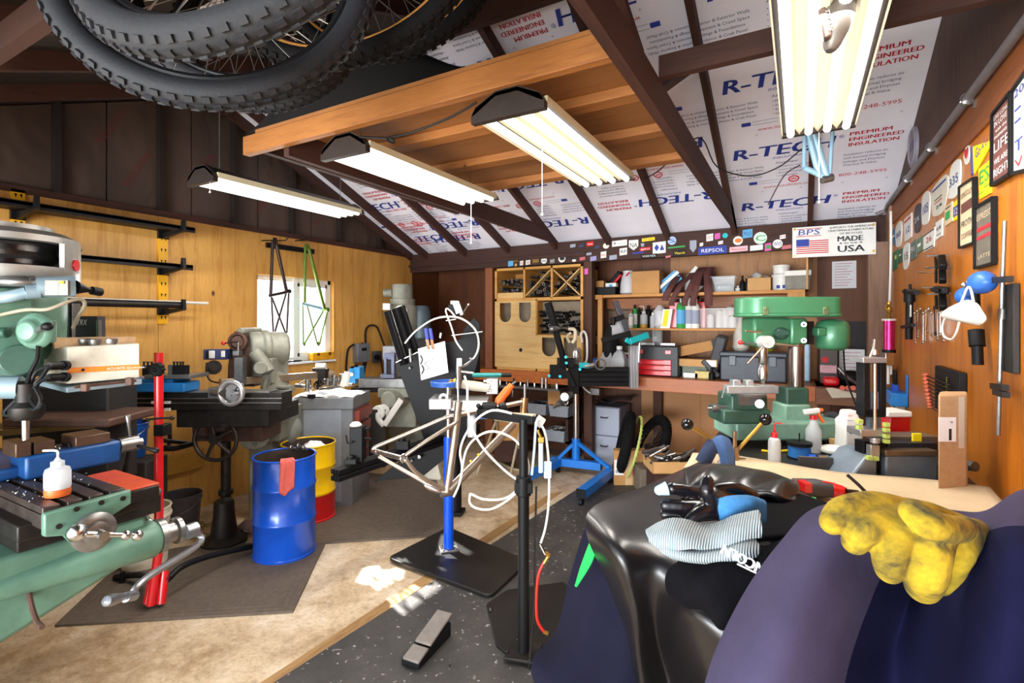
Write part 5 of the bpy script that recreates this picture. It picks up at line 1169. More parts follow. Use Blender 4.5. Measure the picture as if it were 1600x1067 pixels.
f = MB(); f.bx((x0 + .03,5.3,z0 + .03),(x1 - .03,5.31,zs[2] - .03)); build(f,'inner_back',mat('grey_cardboard','#8a7c6a',.8),g)
# tubes stored in the cubbies: each a thing
tubm = [mat('tube_dark','#2a2a30',.35,.6,.3),mat('tube_grey','#77777e',.35,.8,.3),mat('tube_bright','#b0afae',.3,.9,.2),black]
random.seed(21)
def tubes(xa,xb,za,zb,n,group,lab,wt,rr=(.010,.018)):
    k = 0; tries = 0; put = []
    while k < n and tries < 4000:
        tries += 1; r = random.uniform(*rr); x = random.uniform(xa + r,xb - r); z = random.uniform(za + r,zb - r)
        if any((x - a) ** 2 + (z - b_) ** 2 < (r + c) ** 2 for a,b_,c in put): continue
        put.append((x,z,r)); k += 1
        y = random.uniform(5.155,5.24); f = MB()
        f.lathe([(r * .72,.35),(r,.35),(r,0),(r * .72,0),(r * .7,.02),(r * .7,.3)],(x,y,z),EY,10)
        build(f,'bicycle_tube',random.choices(tubm,wt)[0],None,lab,'tube',group)
tubes(x0 + .04,c1 - .02,zs[2] + .08,zs[2] + .25,24,'tube ends in the top left cubby','frame tube end among the tubes in the cubby unit, top left compartment',(1,3,4,0))
tubes(c1 + .02,c2 - .02,zs[2] + .03,z1 - .05,32,'tube ends in the top middle cubby','frame tube end among the tubes in the cubby unit, top middle compartment',(1,4,3,0))
tubes(c2 + .02,x1 - .04,zs[2] + .03,z1 - .05,30,'tube ends in the top right cubby','frame tube end among the tubes in the cubby unit, top right compartment',(5,2,1,2))
tubes(c3 + .02,x1 - .05,zs[1] + .02,zs[2] - .13,44,'tube ends in the wide middle cubby','frame tube end among the tubes in the wide middle compartment of the cubby unit',(4,1,1,6),(.014,.022))
f = MB(); c = P(892,520,5.2); f.tube(spl([c + V((-.02,0,.04)),c + V((.05,-.02,.03)),c + V((.06,-.03,-.05)),c + V((.03,-.03,-.1))],6),.018,8); f.tube(spl([c,c + V((-.03,-.03,-.04)),c + V((0,-.03,-.1))],6),.014,8); build(f,'work_glove',mat('cream_glove','#d8c9ae',.8),None,'cream glove hanging from the shelf edge of the cubby unit','glove')
g = thing('soda_siphon','chrome cylinder with a pale looped hose on the bench beside the cubby','cylinder',P(905,580,5.0))
f = MB(); f.lathe([(.0,0),(.045,0),(.045,.16),(.05,.165),(.05,.18),(.045,.185),(.045,.26),(.03,.28),(0,.28)],V((PY(904,560,5.12).x,5.06,Zb)),UP,20); build(f,'cylinder',bright,g)
f = MB(); f.tube(spl([PY(910,535,5.1),PY(908,522,5.1),PY(913,518,5.1),PY(917,530,5.1),PY(917,560,5.1),PY(913,568,5.1)],6),.012,8); build(f,'hose',whitep,g)
f = MB(); f.lathe([(0,0),(.04,0),(.04,.15),(.03,.165),(0,.165)],V((PY(927,560,5.25).x,5.25,Zb)),UP,18); build(f,'spray_can',bluep,None,'blue spray can on the bench right of the brown post','can')
def jug(x,y,lab):
    g = thing('plastic_jug',lab,'jug',(x,y,Zb),0,'milky jugs on the bench')
    f = MB(); f.lathe([(0,0),(.10,0),(.105,.02),(.105,.15),(.07,.22),(.03,.26),(.03,.27)],(x,y,Zb),UP,4,0,1,1,V((1,1,0))); build(f,'body',hdpe,g,bev=.02,seg=3)
    f = MB(); f.cyl((x,y,Zb + .265),(x,y,Zb + .30),.032); build(f,'cap',whitep,g)
    f = MB(); f.text('1 GAL',(x - .03,y - .076,Zb + .05),EX,UP,.02,0); build(f,'label_print',lettr,g) if 'red' in lab else None
jug(PY(950,560,5.35).x,5.35,'milky plastic jug behind the black fixture beam, the left of two')
jug(PY(968,560,5.3).x,5.3,'milky plastic jug with red lettering behind the black fixture beam, the right of two')
f = MB(); c = PY(977,548,5.5); f.bx((c.x - .06,5.48,Zb),(c.x + .09,5.55,Zb + .22)); f.bx((c.x - .06,5.475,Zb + .15),(c.x + .09,5.48,Zb + .2),1); build(f,'carton',[whitep,lettr],None,'white carton with a red band behind the two jugs','carton',bev=.003)
# black drill press head cover / dark bag hanging left of the shelf
f = MB(); c = PY(955,540,5.45); f.lathe([(.17,-.12),(.16,.05),(.12,.16),(.05,.24),(.03,.25)],c,UP,16,0,1,.5); build(f,'jacket',mat('black_fabric','#100f11',.85,0,.3,14),None,'black fabric bag hanging behind the black fixture arms','bag')
f = MB(); f.lathe([(.02,0),(.03,.02),(.012,.05),(.008,.12)],PY(958,512,5.4),UP,12); build(f,'spray_nozzle',whitep,None,'small white nozzle on top of the black bag','nozzle')
# shelves
SZ1 = PY(1040,458,5.3).z; SZ2 = PY(1060,513,5.4).z
XS0,XS1 = PY(923,460,5.3).x,PY(1258,450,5.3).x
g = thing('pine_shelf','upper pine shelf board in the alcove above the workbench','shelf',((XS0 + XS1) / 2,5.5,SZ1))
f = MB(); f.bx((XS0,5.3,SZ1 - .03),(XS1,YA - .001,SZ1)); build(f,'shelf_board',pine,g,bev=.002)
f = MB(); f.bx((XS0 + .05,5.7,SZ1 - .14),(XS1,YA - .002,SZ1 - .03)); build(f,'cleat',wood('reddish_cleat','#8d4d22','#b06c38','x',1),g)
f = MB(); f.bx((XS0,5.28,SZ1 - .05),(XS0 + .14,5.32,SZ1 - .0)); build(f,'end_block',pine,g)
f = MB(); f.bx((XS1 - .14,5.3,SZ1 - .1),(XS1,5.34,SZ1 - .03)); build(f,'bracket',pinez,g)
f = MB(); x = PY(938,500,5.33).x; f.bx((x - .03,5.33,Zb),(x + .02,5.37,SZ1 - .03)); build(f,'upright',pinez,g)
f = MB(); x = PY(1261,430,5.4).x; f.bx((x - .008,5.3,SZ1),(x + .008,YA - .001,2.3)); build(f,'end_panel',pinez,g)
XS2,XS3 = PY(983,513,5.45).x,PY(1175,511,5.45).x
f = MB(); f.bx((XS2,5.45,SZ2 - .022),(XS3,YA - .001,SZ2)); build(f,'pine_shelf',pine,None,'lower pine shelf board in the alcove holding bottles and tins','shelf',bev=.002)
f = MB(); x = PY(948,500,5.6).x
for k in range(7): f.bx((x - .02,5.73,Zb + .1 + k * .1),(x + .5,YA - .003,Zb + .19 + k * .1))
build(f,'slatted_boarding',wood('grey_brown_slats','#5e4630','#80664a','x',1),None,'brown slatted panel behind the black fixture arms','panel')
f = MB(); f.bx((PY(922,480,5.5).x,5.45,Zb),(PY(936,480,5.5).x,5.7,Zb + .16)); f.bx((PY(922,480,5.5).x,5.5,Zb + .3),(PY(936,480,5.5).x,5.7,Zb + .4)); build(f,'stacked_boxes',kraft,None,'tan carton squeezed between the brown post and the shelf upright','carton',bev=.003)
# things on the upper shelf
def on(px,y): return V((PY(px,450,y).x,y,SZ1))
def on2(px,y): return V((PY(px,510,y).x,y,SZ2))
def pw(n,y=5.5): return n * dep(PY(1050,450,y)) / FPX
def carton(name,lab,p,w,d,h,mm,cat='box',yaw=0,extra=None,bev=.003):
    f = MB(); f.box(V(p) + UP * (h / 2 + .0005),(w,d,h),yaw)
    if extra: extra(f)
    return build(f,name,mm,None,lab,cat,bev=bev)
f = MB(); c = on(945,5.45)
for a in ((-.15,-.09,.15,-.085),(-.15,.085,.15,.09),(-.15,-.09,-.145,.09),(.145,-.09,.15,.09),(-.15,-.09,.15,.09)): f.bx((c.x + a[0],c.y + a[1],c.z),(c.x + a[2],c.y + a[3],c.z + (.012 if a == (-.15,-.09,.15,.09) else .09)))
build(f,'plastic_tray',black,None,'low black plastic tray at the left end of the upper shelf','tray',bev=.003)
carton('carton','small tan carton standing in the black tray',on(939,5.44) + UP * .014,.09,.08,.15,kraft)
carton('carton','small white and blue carton standing in the black tray',on(956,5.44) + UP * .014,.12,.08,.12,[whitep,lbl],extra=lambda f: f.bx((on(956,5.44).x - .02,5.398,SZ1 + .02),(on(956,5.44).x + .02,5.4,SZ1 + .12),1))
f = MB(); c = on(962,5.62); f.beam(c + V((-.12,0,.06)),c + V((.06,0,.27)),.05,.1,0,EY); f.beam(c + V((-.03,-.03,.12)),c + V((.08,-.03,.24)),.03,.05,1,EY); build(f,'power_tool',[black,redp],None,'black and red tool leaning behind the tray on the upper shelf','tool',bev=.01)
m = clear('clear_bag','#e8e6ea',.35,.25)
f = MB(); c = on(981,5.44); f.lathe([(.05,0),(.085,.02),(.08,.12),(.065,.2),(.05,.23),(.055,.26),(.02,.27)],c,UP,14); f.cyl(c + V((.0,-.06,.2)),c + V((.03,-.06,.24)),.01,None,8,1); build(f,'plastic_bag',[m,redp],None,'clear plastic bag with a red tie on the upper shelf','bag')
carton('cardboard_box','large plain cardboard box on the upper shelf',on(1013,5.45),.29,.24,.24,kraft)
f = MB(); c = on(1042,5.45); f.beam(c + V((-.1,0,.02)),c + V((.12,0,.2)),.12,.02,0,EY); f.beam(c + V((-.08,-.07,.04)),c + V((.13,-.07,.22)),.03,.01,1,EY); build(f,'folder',[lbl,whitep],None,'blue and white folder leaning behind the brown belts','folder')
bm = mat('brown_abrasive_belt','#5d3430',.8,0,.2,8)
for px0,px1,lab,wd in ((1062,1040,'first brown sanding belt from the left, hanging over the upper shelf edge',.07),(1082,1050,'second brown sanding belt from the left, hanging over the shelf edge',.06),(1096,1070,'third brown sanding belt, narrow, over the shelf edge',.06),(1100,1083,'fourth brown sanding belt curling down over the shelf edge',.06),(1110,1107,'rightmost brown sanding belt hanging straight down',.075)):
    top = on(px0,5.48) + UP * (.21 + .05 * (px0 > 1090)); bt = PY(px1,470 if px1 < 1045 else 478,5.26)
    f = MB(); pts = spl([top + V((.0,.08,-.18)),top + V((0,.03,-.02)),top,top + V((-.02,-.05,-.04)),V(((top.x * .4 + bt.x * .6),5.28,SZ1 + .05)),bt + UP * .04,bt],6)
    f.grid(lambda u,v: pts[min(len(pts) - 1,int(v * (len(pts) - 1) + .5))] + EX * wd * (u - .5) + EY * .0,3,len(pts)); build(f,'sanding_belt',bm,None,lab,'belt',sol=.003)
f = MB(); c = on(1080,5.6); f.beam(c + V((-.05,0,.03)),c + V((.12,0,.23)),.2,.015,0,EY); build(f,'magazine',whitep,None,'white booklet leaning behind the sanding belts','booklet')
def tub(name,lab,p,w,d,h,mm,n=0,cols=None):
    g = thing(name,lab,'tub',p)
    f = MB(); k = .9
    for (a,b_) in (((-1,-1),(1,-1)),((1,-1),(1,1)),((1,1),(-1,1)),((-1,1),(-1,-1))):
        q = [V(p) + V((a[0] * w / 2 * k,a[1] * d / 2 * k,.003)),V(p) + V((b_[0] * w / 2 * k,b_[1] * d / 2 * k,.003)),V(p) + V((b_[0] * w / 2,b_[1] * d / 2,h)),V(p) + V((a[0] * w / 2,a[1] * d / 2,h))]
        f.add(q,[(0,1,2,3)])
    f.bx(V(p) + V((-w / 2 * k,-d / 2 * k,.001)),V(p) + V((w / 2 * k,d / 2 * k,.004))); build(f,'body',mm,g)
    f = MB()
    for a in ((-1,-1,1,-1),(-1,1,1,1),(-1,-1,-1,1),(1,-1,1,1)): f.beam(V(p) + V((a[0] * w / 2,a[1] * d / 2,h)),V(p) + V((a[2] * w / 2,a[3] * d / 2,h)),.012,.01)
    build(f,'rim',mm,g)
    return g
tub('plastic_tub','clear plastic tub of small parts on the upper shelf',on(1131,5.45),.22,.18,.15,clr)
carton('parts_bag','silver bag of parts inside the clear tub on the upper shelf',on(1131,5.45) + UP * .006,.16,.12,.08,steel,'bag',.3,None,.03)
for px,lab,h in ((1153,'small white jar left of the dark bottles on the upper shelf',.06),(1160,'tall black bottle on the upper shelf, the left of two',.16),(1167,'black bottle on the upper shelf, the right of two',.13)):
    f = MB(); c = on(px,5.45); f.lathe([(0,0),(.022,0),(.024,.01),(.024,h * .6),(.01,h * .75),(.01,h),(0,h)],c,UP,14); build(f,'small_bottle',whitep if h < .1 else black,None,lab,'bottle')
carton('cardboard_box','small open cardboard box with a clear bag on the upper shelf',on(1187,5.45),.2,.2,.125,kraftl)
f = MB(); c = on(1184,5.45) + UP * .128; f.grid(lambda u,v: c + V((.2 * (u - .5),.18 * (v - .5),.05 * math.sin(math.pi * u) * math.sin(math.pi * v) + .012 * math.sin(11 * u + 7 * v))),14,10); build(f,'plastic_bag',m,None,'crumpled clear bag on top of the small open cardboard box','bag')
f = MB(); c = on(1186,5.52) + UP * .13; f.cyl(c,c + UP * .03,.03); build(f,'yellow_disc',lety,None,'yellow round lid showing above the small open box','lid')
g = thing('plastic_pail','white plastic pail with a blue label near the right end of the upper shelf','pail',on(1221,5.45))
c = on(1221,5.45); f = MB(); f.lathe([(0,0),(.075,0),(.08,.02),(.08,.12),(.085,.125),(.085,.15),(.07,.16),(.07,.215),(.075,.22),(.075,.24),(0,.24)],c,UP,24); build(f,'body',whitep,g)
f = MB(); f.bx((c.x - .04,c.y - .081,c.z + .02),(c.x - .01,c.y - .078,c.z + .05)); f.bx((c.x + .01,c.y - .081,c.z + .02),(c.x + .04,c.y - .078,c.z + .05)); build(f,'label',lettb,g)
f = MB(); c = on(1246,5.45); f.box(c + UP * .065,(.2,.18,.13)); f.box(c + UP * .155,(.22,.2,.05),0,1); build(f,'lidded_box',[mat('grey_box_board','#8d8a80',.7),whitep],None,'grey box with a white lid at the right end of the upper shelf','box',bev=.005)
# things on the lower shelf
def sbottle(px,y,r,h,lab,mm,capm,band=None,p=None,cat='bottle'):
    c = p or on2(px,y); g = thing('bottle' if cat == 'bottle' else 'aerosol_can',lab,cat,c)
    f = MB(); f.lathe([(0,0),(r,.002),(r,h * .7),(r * .8,h * .78),(r * .4,h * .84)] ,c,UP,18); build(f,'body',mm,g)
    f = MB(); f.lathe([(r * .45,h * .82),(r * .45,h * .98),(0,h)],c,UP,14); build(f,'cap',capm,g)
    if band: f = MB(); f.lathe([(r * 1.01,h * .15),(r * 1.01,h * .6)],c,UP,18); f.f = f.f[:-2]; f.m = f.m[:-2]; build(f,'label',band,g)
sbottle(986,5.52,.028,.2,'bottle with a white label at the left end of the lower shelf',hdpe,redp,whitep)
sbottle(992,5.60,.032,.26,'tall green and white can behind the leftmost bottles of the lower shelf',letgr,black,whitep)
sbottle(999,5.52,.02,.23,'slim black bottle on the lower shelf',black,black)
g = wash_bottle('wash_bottle','wash bottle half filled with yellow oil on the lower shelf',on2(1006,5.5),.04,.2,hdpe,hdpe,whitep,mat('yellow_oil','#b8902a',.3))
sbottle(1013,5.62,.035,.25,'dark bottle behind the oil wash bottle on the lower shelf',black,black)
sbottle(1020,5.5,.03,.17,'small clear bottle with a white cap on the lower shelf',hdpe,whitep)
f = MB(); c = on2(1031,5.5); f.lathe([(.04,0),(.06,.03),(.05,.1),(.07,.18),(.03,.24),(.01,.25)],c,UP,12); build(f,'plastic_bag',m,None,'crumpled clear bag between the bottles and the yellow carton','bag')
f = MB(); c = on2(1042,5.5); f.obox(c + V((-.06,-.05,0)),(.1,0,.0),(0,.1,0),(.03,0,.2)); f.obox(c + V((-.04,-.052,.02)),(.05,0,0),(0,.001,0),(.027,0,.17),1); build(f,'carton',[whitep,lety],None,'white and yellow carton leaning on the lower shelf','carton',bev=.002)
g = thing('fuel_can','square red tin left of the green aerosol on the lower shelf','tin',on2(1058,5.58)); c = on2(1058,5.58)
f = MB(); f.box(c + UP * .14,(.15,.12,.28)); build(f,'body',redp,g,bev=.01); f = MB(); f.cyl(c + UP * .28,c + UP * .31,.025); build(f,'cap',black,g)
g = thing('fuel_can','square red tin behind the two white aerosols on the lower shelf','tin',on2(1087,5.62)); c = on2(1087,5.62)
f = MB(); f.box(c + UP * .14,(.22,.12,.28)); build(f,'body',redp,g,bev=.01); f = MB(); f.cyl(c + V((.08,0,.28)),c + V((.08,0,.31)),.025); build(f,'cap',black,g)
sbottle(1064,5.47,.045,.32,'green and white aerosol can between the red tins',letgr,steel,lbl,None,'can')
sbottle(1077,5.47,.04,.32,'white aerosol can in front of the red tin, the left of two',whitep,whitep,lettg,None,'can')
sbottle(1087,5.47,.04,.31,'white aerosol can in front of the red tin, the right of two',whitep,whitep,lettg,None,'can')
f = MB(); c = on2(1088,5.6) + UP * .30; f.cyl(c,c + UP * .06,.03); build(f,'spray_actuator',black,None,'black spray head showing above the white aerosols','spray head')
tub('plastic_tub','wide clear plastic tub of white bottles at the right of the lower shelf',on2(1128,5.6),.42,.26,.2,clear('frosted_plastic','#e6e2e2',.72,.3))
for k,(px,h) in enumerate(((1110,.12),(1124,.16),(1134,.17),(1145,.1))):
    f = MB(); c = on2(px,5.6) + UP * .006; f.lathe([(0,0),(.035,0),(.035,h),(.02,h + .02),(0,h + .02)],c,UP,14); build(f,'small_bottle',whitep,None,('white bottle at the left inside the wide clear tub','pale bottle second from left inside the wide clear tub','tall white bottle right of centre inside the wide clear tub','short white jar at the right inside the wide clear tub')[k],'bottle')
f = MB(); c = on2(1141,5.6) + UP * .19; f.lathe([(.06,-.06),(.05,0),(.035,.03),(0,.045)],c,UP,14); build(f,'respirator',mat('red_white_respirator','#cfc4c2',.5),None,'white and red respirator half resting in the wide clear tub','respirator')
# things on the bench right of the fixture
def onb(px,y): return V((PY(px,580,y).x,y,Zb))
g = thing('tool_chest','black tool chest with red drawers on the bench right of the black fixture','tool chest',onb(1032,5.4))
c = onb(1028,5.4); w_ = .42
f = MB(); f.bx((c.x - w_ / 2,5.25,Zb),(c.x + w_ / 2 + .03,5.55,Zb + .31)); build(f,'case',mat('charcoal_plastic','#26262b',.45),g,bev=.012)
for k in range(3): f = MB(); f.bx((c.x - w_ / 2 + .01,5.235,Zb + .012 + k * .055),(c.x + w_ / 2 - .04,5.26,Zb + .062 + k * .055)); f.bx((c.x - .15,5.228,Zb + .05 + k * .055),(c.x + .1,5.236,Zb + .06 + k * .055)); build(f,'drawer',redp,g,bev=.004)
for d in (-.17,.11): f = MB(); f.bx((c.x + d,5.236,Zb + .23),(c.x + d + .06,5.252,Zb + .27)); build(f,'latch',redp,g,bev=.003)
for px,lab in ((1013,'silver bar lying on the black tool chest, the left of two'),(1044,'silver bar lying on the black tool chest, the right of two')):
    f = MB(); c2 = onb(px,5.35); f.box(c2 + UP * .327,(.15,.05,.028)); build(f,'flat_bar',steel,None,lab,'bar',bev=.003)
f = MB(); c2 = onb(1027,5.5); f.box(c2 + UP * .39,(.1,.06,.16)); build(f,'spray_bottle',clr,None,'clear plastic container standing behind the bars on the tool chest','container',bev=.01)
f = MB(); c = onb(1101,5.4); f.beam(c + V((-.3,0,.24)),c + V((.1,0,.33)),.1,.075,0,EY); f.beam(c + V((.08,-.01,.32)),c + V((.16,-.01,.34)),.11,.08,1,EY); build(f,'long_carton',[kraft,darksteel],None,'long cardboard carton tilted upward on the bench, its end dark','carton',bev=.002)
carton('carton','flat brown carton with a white label under the tilted carton',onb(1093,5.38) + UP * .115,.36,.2,.07,[kraftl,whitep],extra=lambda f: f.bx((onb(1093,5.38).x + .06,5.278,Zb + .12),(onb(1093,5.38).x + .17,5.28,Zb + .18),1))
for px,w_,h,mm,lab in ((1063,.06,.1,whitep,'small white carton at the left of the flat brown carton'),(1080,.14,.05,whitep,'low white block in front of the flat brown carton'),(1099,.15,.07,mat('pale_yellow_box','#e0cf8a',.7),'pale yellow box beneath the flat brown carton'),(1085,.3,.11,mat('grey_green_box','#8f9a8a',.7),'grey green box holding up the flat brown carton')):
    carton('small_box',lab,onb(px,5.3 if h < .1 else 5.42),w_,.08,h,mm)
g = thing('oil_bottle','small black bottle on the bench in front of the yellow box','bottle',onb(1112,5.22)); c = onb(1112,5.22)
f = MB(); f.lathe([(0,0),(.028,0),(.028,.06),(.012,.08),(.012,.11),(0,.12)],c,UP,14); build(f,'body',black,g)
g = thing('tool_case','dark blue grey plastic tool case with latches on the bench behind the drill press','case',onb(1175,5.35)); c = onb(1177,5.35)
dc = mat('blue_grey_case','#3d4350',.45)
f = MB(); f.box(c + UP * .115,(.56,.24,.23)); f.box(c + UP * .25,(.58,.25,.045)); build(f,'body',dc,g,bev=.012)
for d in (-.17,.17): f = MB(); f.box(c + V((d,-.125,.19)),(.06,.02,.09)); build(f,'latch',mat('grey_latch','#59606c',.4),g,bev=.004)
f = MB(); f.beam(c + V((-.38,.05,.02)),c + V((-.27,0,.42)),.1,.16,0,EY); f.beam(c + V((-.45,-.05,.18)),c + V((-.3,-.05,.02)),.06,.05,0,EY); build(f,'heat_gun',mat('graphite_plastic','#3a3a40',.5),None,'dark grey angled power tool left of the tool case','tool',bev=.015)
f = MB(); c2 = onb(1158,5.5); f.lathe([(.1,.0),(.13,.03),(.12,.15),(.06,.26),(.03,.32),(0,.33)],c2 + UP * .275,UP,16,0,1,.6); build(f,'rag_bag',mat('dirty_white_cloth','#d6cfc4',.85),None,'white bag of rags standing on the tool case behind the drill press','bag')
f = MB(); c2 = onb(1195,5.55); f.lathe([(.08,0),(.09,.1),(.07,.22),(0,.24)],c2 + UP * .275,UP,14); build(f,'yellow_bag',mat('olive_yellow','#a89a1e',.5),None,'olive yellow bag behind the drill press spindle','bag')
# filing cabinet under the bench
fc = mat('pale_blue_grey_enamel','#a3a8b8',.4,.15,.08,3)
a = PZ(922,720,0); x0_,x1_ = a.x,PY(968,700,a.y).x
g = thing('filing_cabinet','pale blue grey two drawer filing cabinet under the workbench','cabinet',((x0_ + x1_) / 2,a.y + .1,0))
y0_ = a.y - .16; sc_ = y0_ / a.y; x0_,x1_ = x0_ * sc_,x1_ * sc_; zt = .66
f = MB(); f.bx((x0_,y0_ + .012,.02),(x1_,y0_ + .40,zt)); f.bx((x0_ + .02,y0_ + .03,0),(x1_ - .02,y0_ + .38,.02)); build(f,'carcass',mat('shaded_enamel','#7d8090',.45,.15,.08,3),g,bev=.004)  # carcass: the drawer enamel again, darkened, its shade put into the colour
for z in (.04,.35):
    f = MB(); f.bx((x0_ + .004,y0_ - .006,z),(x1_ - .004,y0_ + .014,z + .30)); d = build(f,'drawer',fc,g,bev=.005)
    f = MB(); xm = (x0_ + x1_) / 2; f.tube([V((xm - .04,y0_ - .005,z + .2)),V((xm - .035,y0_ - .03,z + .195)),V((xm + .035,y0_ - .03,z + .195)),V((xm + .04,y0_ - .005,z + .2))],.006,6); build(f,'handle',darksteel,d)
f = MB(); f.grid(lambda u,v: V((x0_ + (x1_ - x0_ + .08) * u,y0_ + .05 + .3 * v,zt + .025 + .06 * u + .02 * math.sin(9 * u + 6 * v))),16,10); build(f,'plastic_bag',clear('smoky_bag','#55535c',.3,.2),None,'dark crumpled plastic bag lying on the filing cabinet','bag',sol=.002)
g = thing('outlet_box','clear covered outlet box with a pale cable under the bench above the filing cabinet','outlet',PY(930,612,5.1))
f = MB(); c = PY(930,611,5.06); f.bx((c.x - .05,5.04,c.z - .04),(c.x + .05,5.085,c.z + .03)); build(f,'box',steel,g,bev=.004)
f = MB(); f.tube(spl([PY(908,600,5.0),PY(914,608,5.0),PY(922,614,5.02)],5),.008); build(f,'cable',whitep,g)
# bins and parts under the bench on the left
f = MB()
for z in (.22,.5,.78): f.bx((-3.35,5.25,z),(-2.25,5.65,z + .03))
for x in (-3.35,-2.28): f.bx((x,5.25,.0),(x + .03,5.65,.82))
build(f,'low_shelf',darkwx,None,'dark low shelf unit under the bench holding grey bins','shelf')
binm = mat('bin_grey','#8a8f98',.45,0,.1)
random.seed(9)
for k,(px,z,lab) in enumerate(((840,.53,'grey bin on the upper level of the low shelf, the left of two'),(874,.53,'grey bin on the upper level of the low shelf, the right of two'),(868,.25,'grey bin on the lower level of the low shelf'))):
    x = PY(px,660,5.2).x; g = tub('storage_bin',lab,(x,5.3,z),.24,.26,.12,binm)
    f = MB()
    for q in range(30):
        a = random.uniform(0,6.3); c = V((x + random.uniform(-.09,.09),5.3 + random.uniform(-.1,.08),z + .06 + random.uniform(0,.06))); d = V((math.cos(a),math.sin(a),random.uniform(-.3,.5))) * .035; f.cyl(c - d,c + d,.01,None,8)
    build(f,'small_parts',steel if k else darksteel,g).__setitem__('kind','stuff')
f = MB(); x = PY(864,640,5.2).x; f.box((x,5.25,.74),(.14,.1,.16),.2); f.obox((x - .07,5.2,.82),(.14,.02,0),(0,.0,.01),(-.03,-.06,.08)); build(f,'cardboard_box',kraft,None,'small opened cardboard box above the grey bins under the bench','box')
f = MB(); f.bx((-3.3,5.0,.84),(-2.25,5.25,.86)); build(f,'tool_board',steel,None,'metal tray hung below the bench edge carrying rows of small tools','tray')
for k in range(16):
    x = -3.2 + k * .06; f = MB(); h = random.uniform(.04,.1); f.lathe([(0,0),(.012,0),(.012,h * .6),(.006,h),(0,h)],(x,5.06 + .05 * (k % 3),.861),UP,8); build(f,'reamer',random.choice([bright,darksteel,steel]),None,'small round tool standing in the metal tray below the bench edge','tool','small tools in the tray below the bench')
for px in (847,853): f = MB(); c = PY(px,622,5.02); f.cyl((c.x,5.02,.862),(c.x,5.02,.98),.014,None,12); build(f,'steel_pin',bright,None,'bright upright pin in the metal tray below the bench, ' + ('the left of two' if px == 847 else 'the right of two'),'pin')
# folding stool / trestle legs behind the frame
g = thing('folding_trestle','pale metal folding trestle standing behind the titanium frame','trestle',PZ(800,755,0))
for a,b_ in (((776,655),(745,742)),((778,655),(779,716)),((815,662),(797,745)),((817,662),(826,742)),((814,672),(808,720))):
    f = MB(); q = PZ(b_[0],b_[1],.0); q.z = .01; p = P(a[0],a[1],5.0); f.cyl(q,p,.013,None,8); build(f,'leg',mat('cream_tube','#cfc3a8',.4,.3),g)
f = MB(); f.cyl(P(772,655,5.0),P(822,662,5.0),.014); build(f,'rail',mat('cream_tube','#cfc3a8'),g)
f = MB(); f.tube(spl([PZ(780,722,.012),PZ(800,732,.012),PZ(825,738,.012)],6),.014); build(f,'bent_tube',mat('cream_tube','#cfc3a8'),None,'pale bent tube lying on the floor under the trestle','tube')
f = MB(); c = PZ(795,712,0); f.lathe([(0,0),(.05,0),(.055,.16),(.04,.18),(.03,.2),(0,.2)],c,UP,18); build(f,'glass_jar',clear('cloudy_jar','#c9c4b4',.3),None,'cloudy jar on the floor behind the coiled hose','jar')
f = MB(); cb(f,775,690,812,655,5.5,.2); build(f,'cardboard_box',kraft,None,'brown cardboard box on the floor behind the trestle legs','box',bev=.004); f = MB(); cb(f,772,722,814,690,5.45,.3); build(f,'wooden_crate',darkwx,None,'dark wooden crate carrying the brown box behind the trestle','crate',bev=.006)
# tyres, boxes by the bench
def tyre(name,label,c,ax,R,r,side=None,rim=True,group=None,spokes=True,mm=rubber,seg=56):
    g = thing(name,label,'bicycle wheel' if rim else 'tyre',c,0,group); c = V(c); x,y,d = frame(ax)
    f = MB(); f.torus(c,ax,R - r,r,seg,12)
    n = 46 if seg < 60 else 66
    for k in range(n):
        for s_ in (-1,0,1):
            a = 2 * math.pi * (k + .5 * (s_ == 0)) / n; e = x * math.cos(a) + y * math.sin(a); t_ = -x * math.sin(a) + y * math.cos(a)
            ph = s_ * .62; p = c + e * (R - r + r * math.cos(ph) * .97) + d * r * math.sin(ph); nn = e * math.cos(ph) + d * math.sin(ph)
            f.obox(p - t_ * .008 - nn.cross(t_) * .006,t_ * .016,nn.cross(t_) * .012,nn * .005)
    build(f,'tyre',mm,g)
    if side:
        for s_ in (-1,1): f = MB(); f.torus(c + d * r * .62 * s_,ax,R - r * 1.78,r * .24,seg,6,0,.45); build(f,'sidewall',side,g,'tan sidewall')
    if rim:
        f = MB(); f.torus(c,ax,R - 2 * r - .004,.012,seg,8); build(f,'rim',blackpaint,g)
        f = MB(); f.cyl(c - d * .05,c + d * .05,.018,None,14); f.cyl(c - d * .03,c - d * .026,.03); f.cyl(c + d * .03,c + d * .026,.03); build(f,'hub',darksteel,g)
        f = MB()
        for k in range(28):
            a = 2 * math.pi * k / 28; b_ = a + (.5 if k % 2 else -.5); s_ = 1 if (k // 2) % 2 else -1
            f.cyl(c + (x * math.cos(b_) + y * math.sin(b_)) * .028 + d * .028 * s_,c + (x * math.cos(a) + y * math.sin(a)) * (R - 2 * r - .01),.0012,None,4)
        build(f,'spokes',steel,g)
    return g
c = P(1015,708,5.05); tyre('bicycle_wheel','black bicycle wheel leaning against the cardboard sheet behind the small boxes',V((c.x,c.y,.34)),(-.75,-.5,.45),.345,.045)  # one single wheel
c = P(975,700,5.15); tyre('bicycle_tyre','bare black tyre leaning nearest the filing cabinet',V((c.x,c.y,.345)),(-1,-.35,.25),.345,.052,None,False)
c = P(988,702,5.1); tyre('bicycle_tyre','thin tyre with a lime green inner edge between the wheel and bare tyre',V((c.x,c.y,.325)),(-1,-.4,.3),.325,.011,None,False,None,False,mat('lime_rubber','#b9c46a',.6))
a = PZ(960,762,0); 
g = thing('shipping_box','cardboard shipping box with white labels standing on the floor below the tyres','box',a)
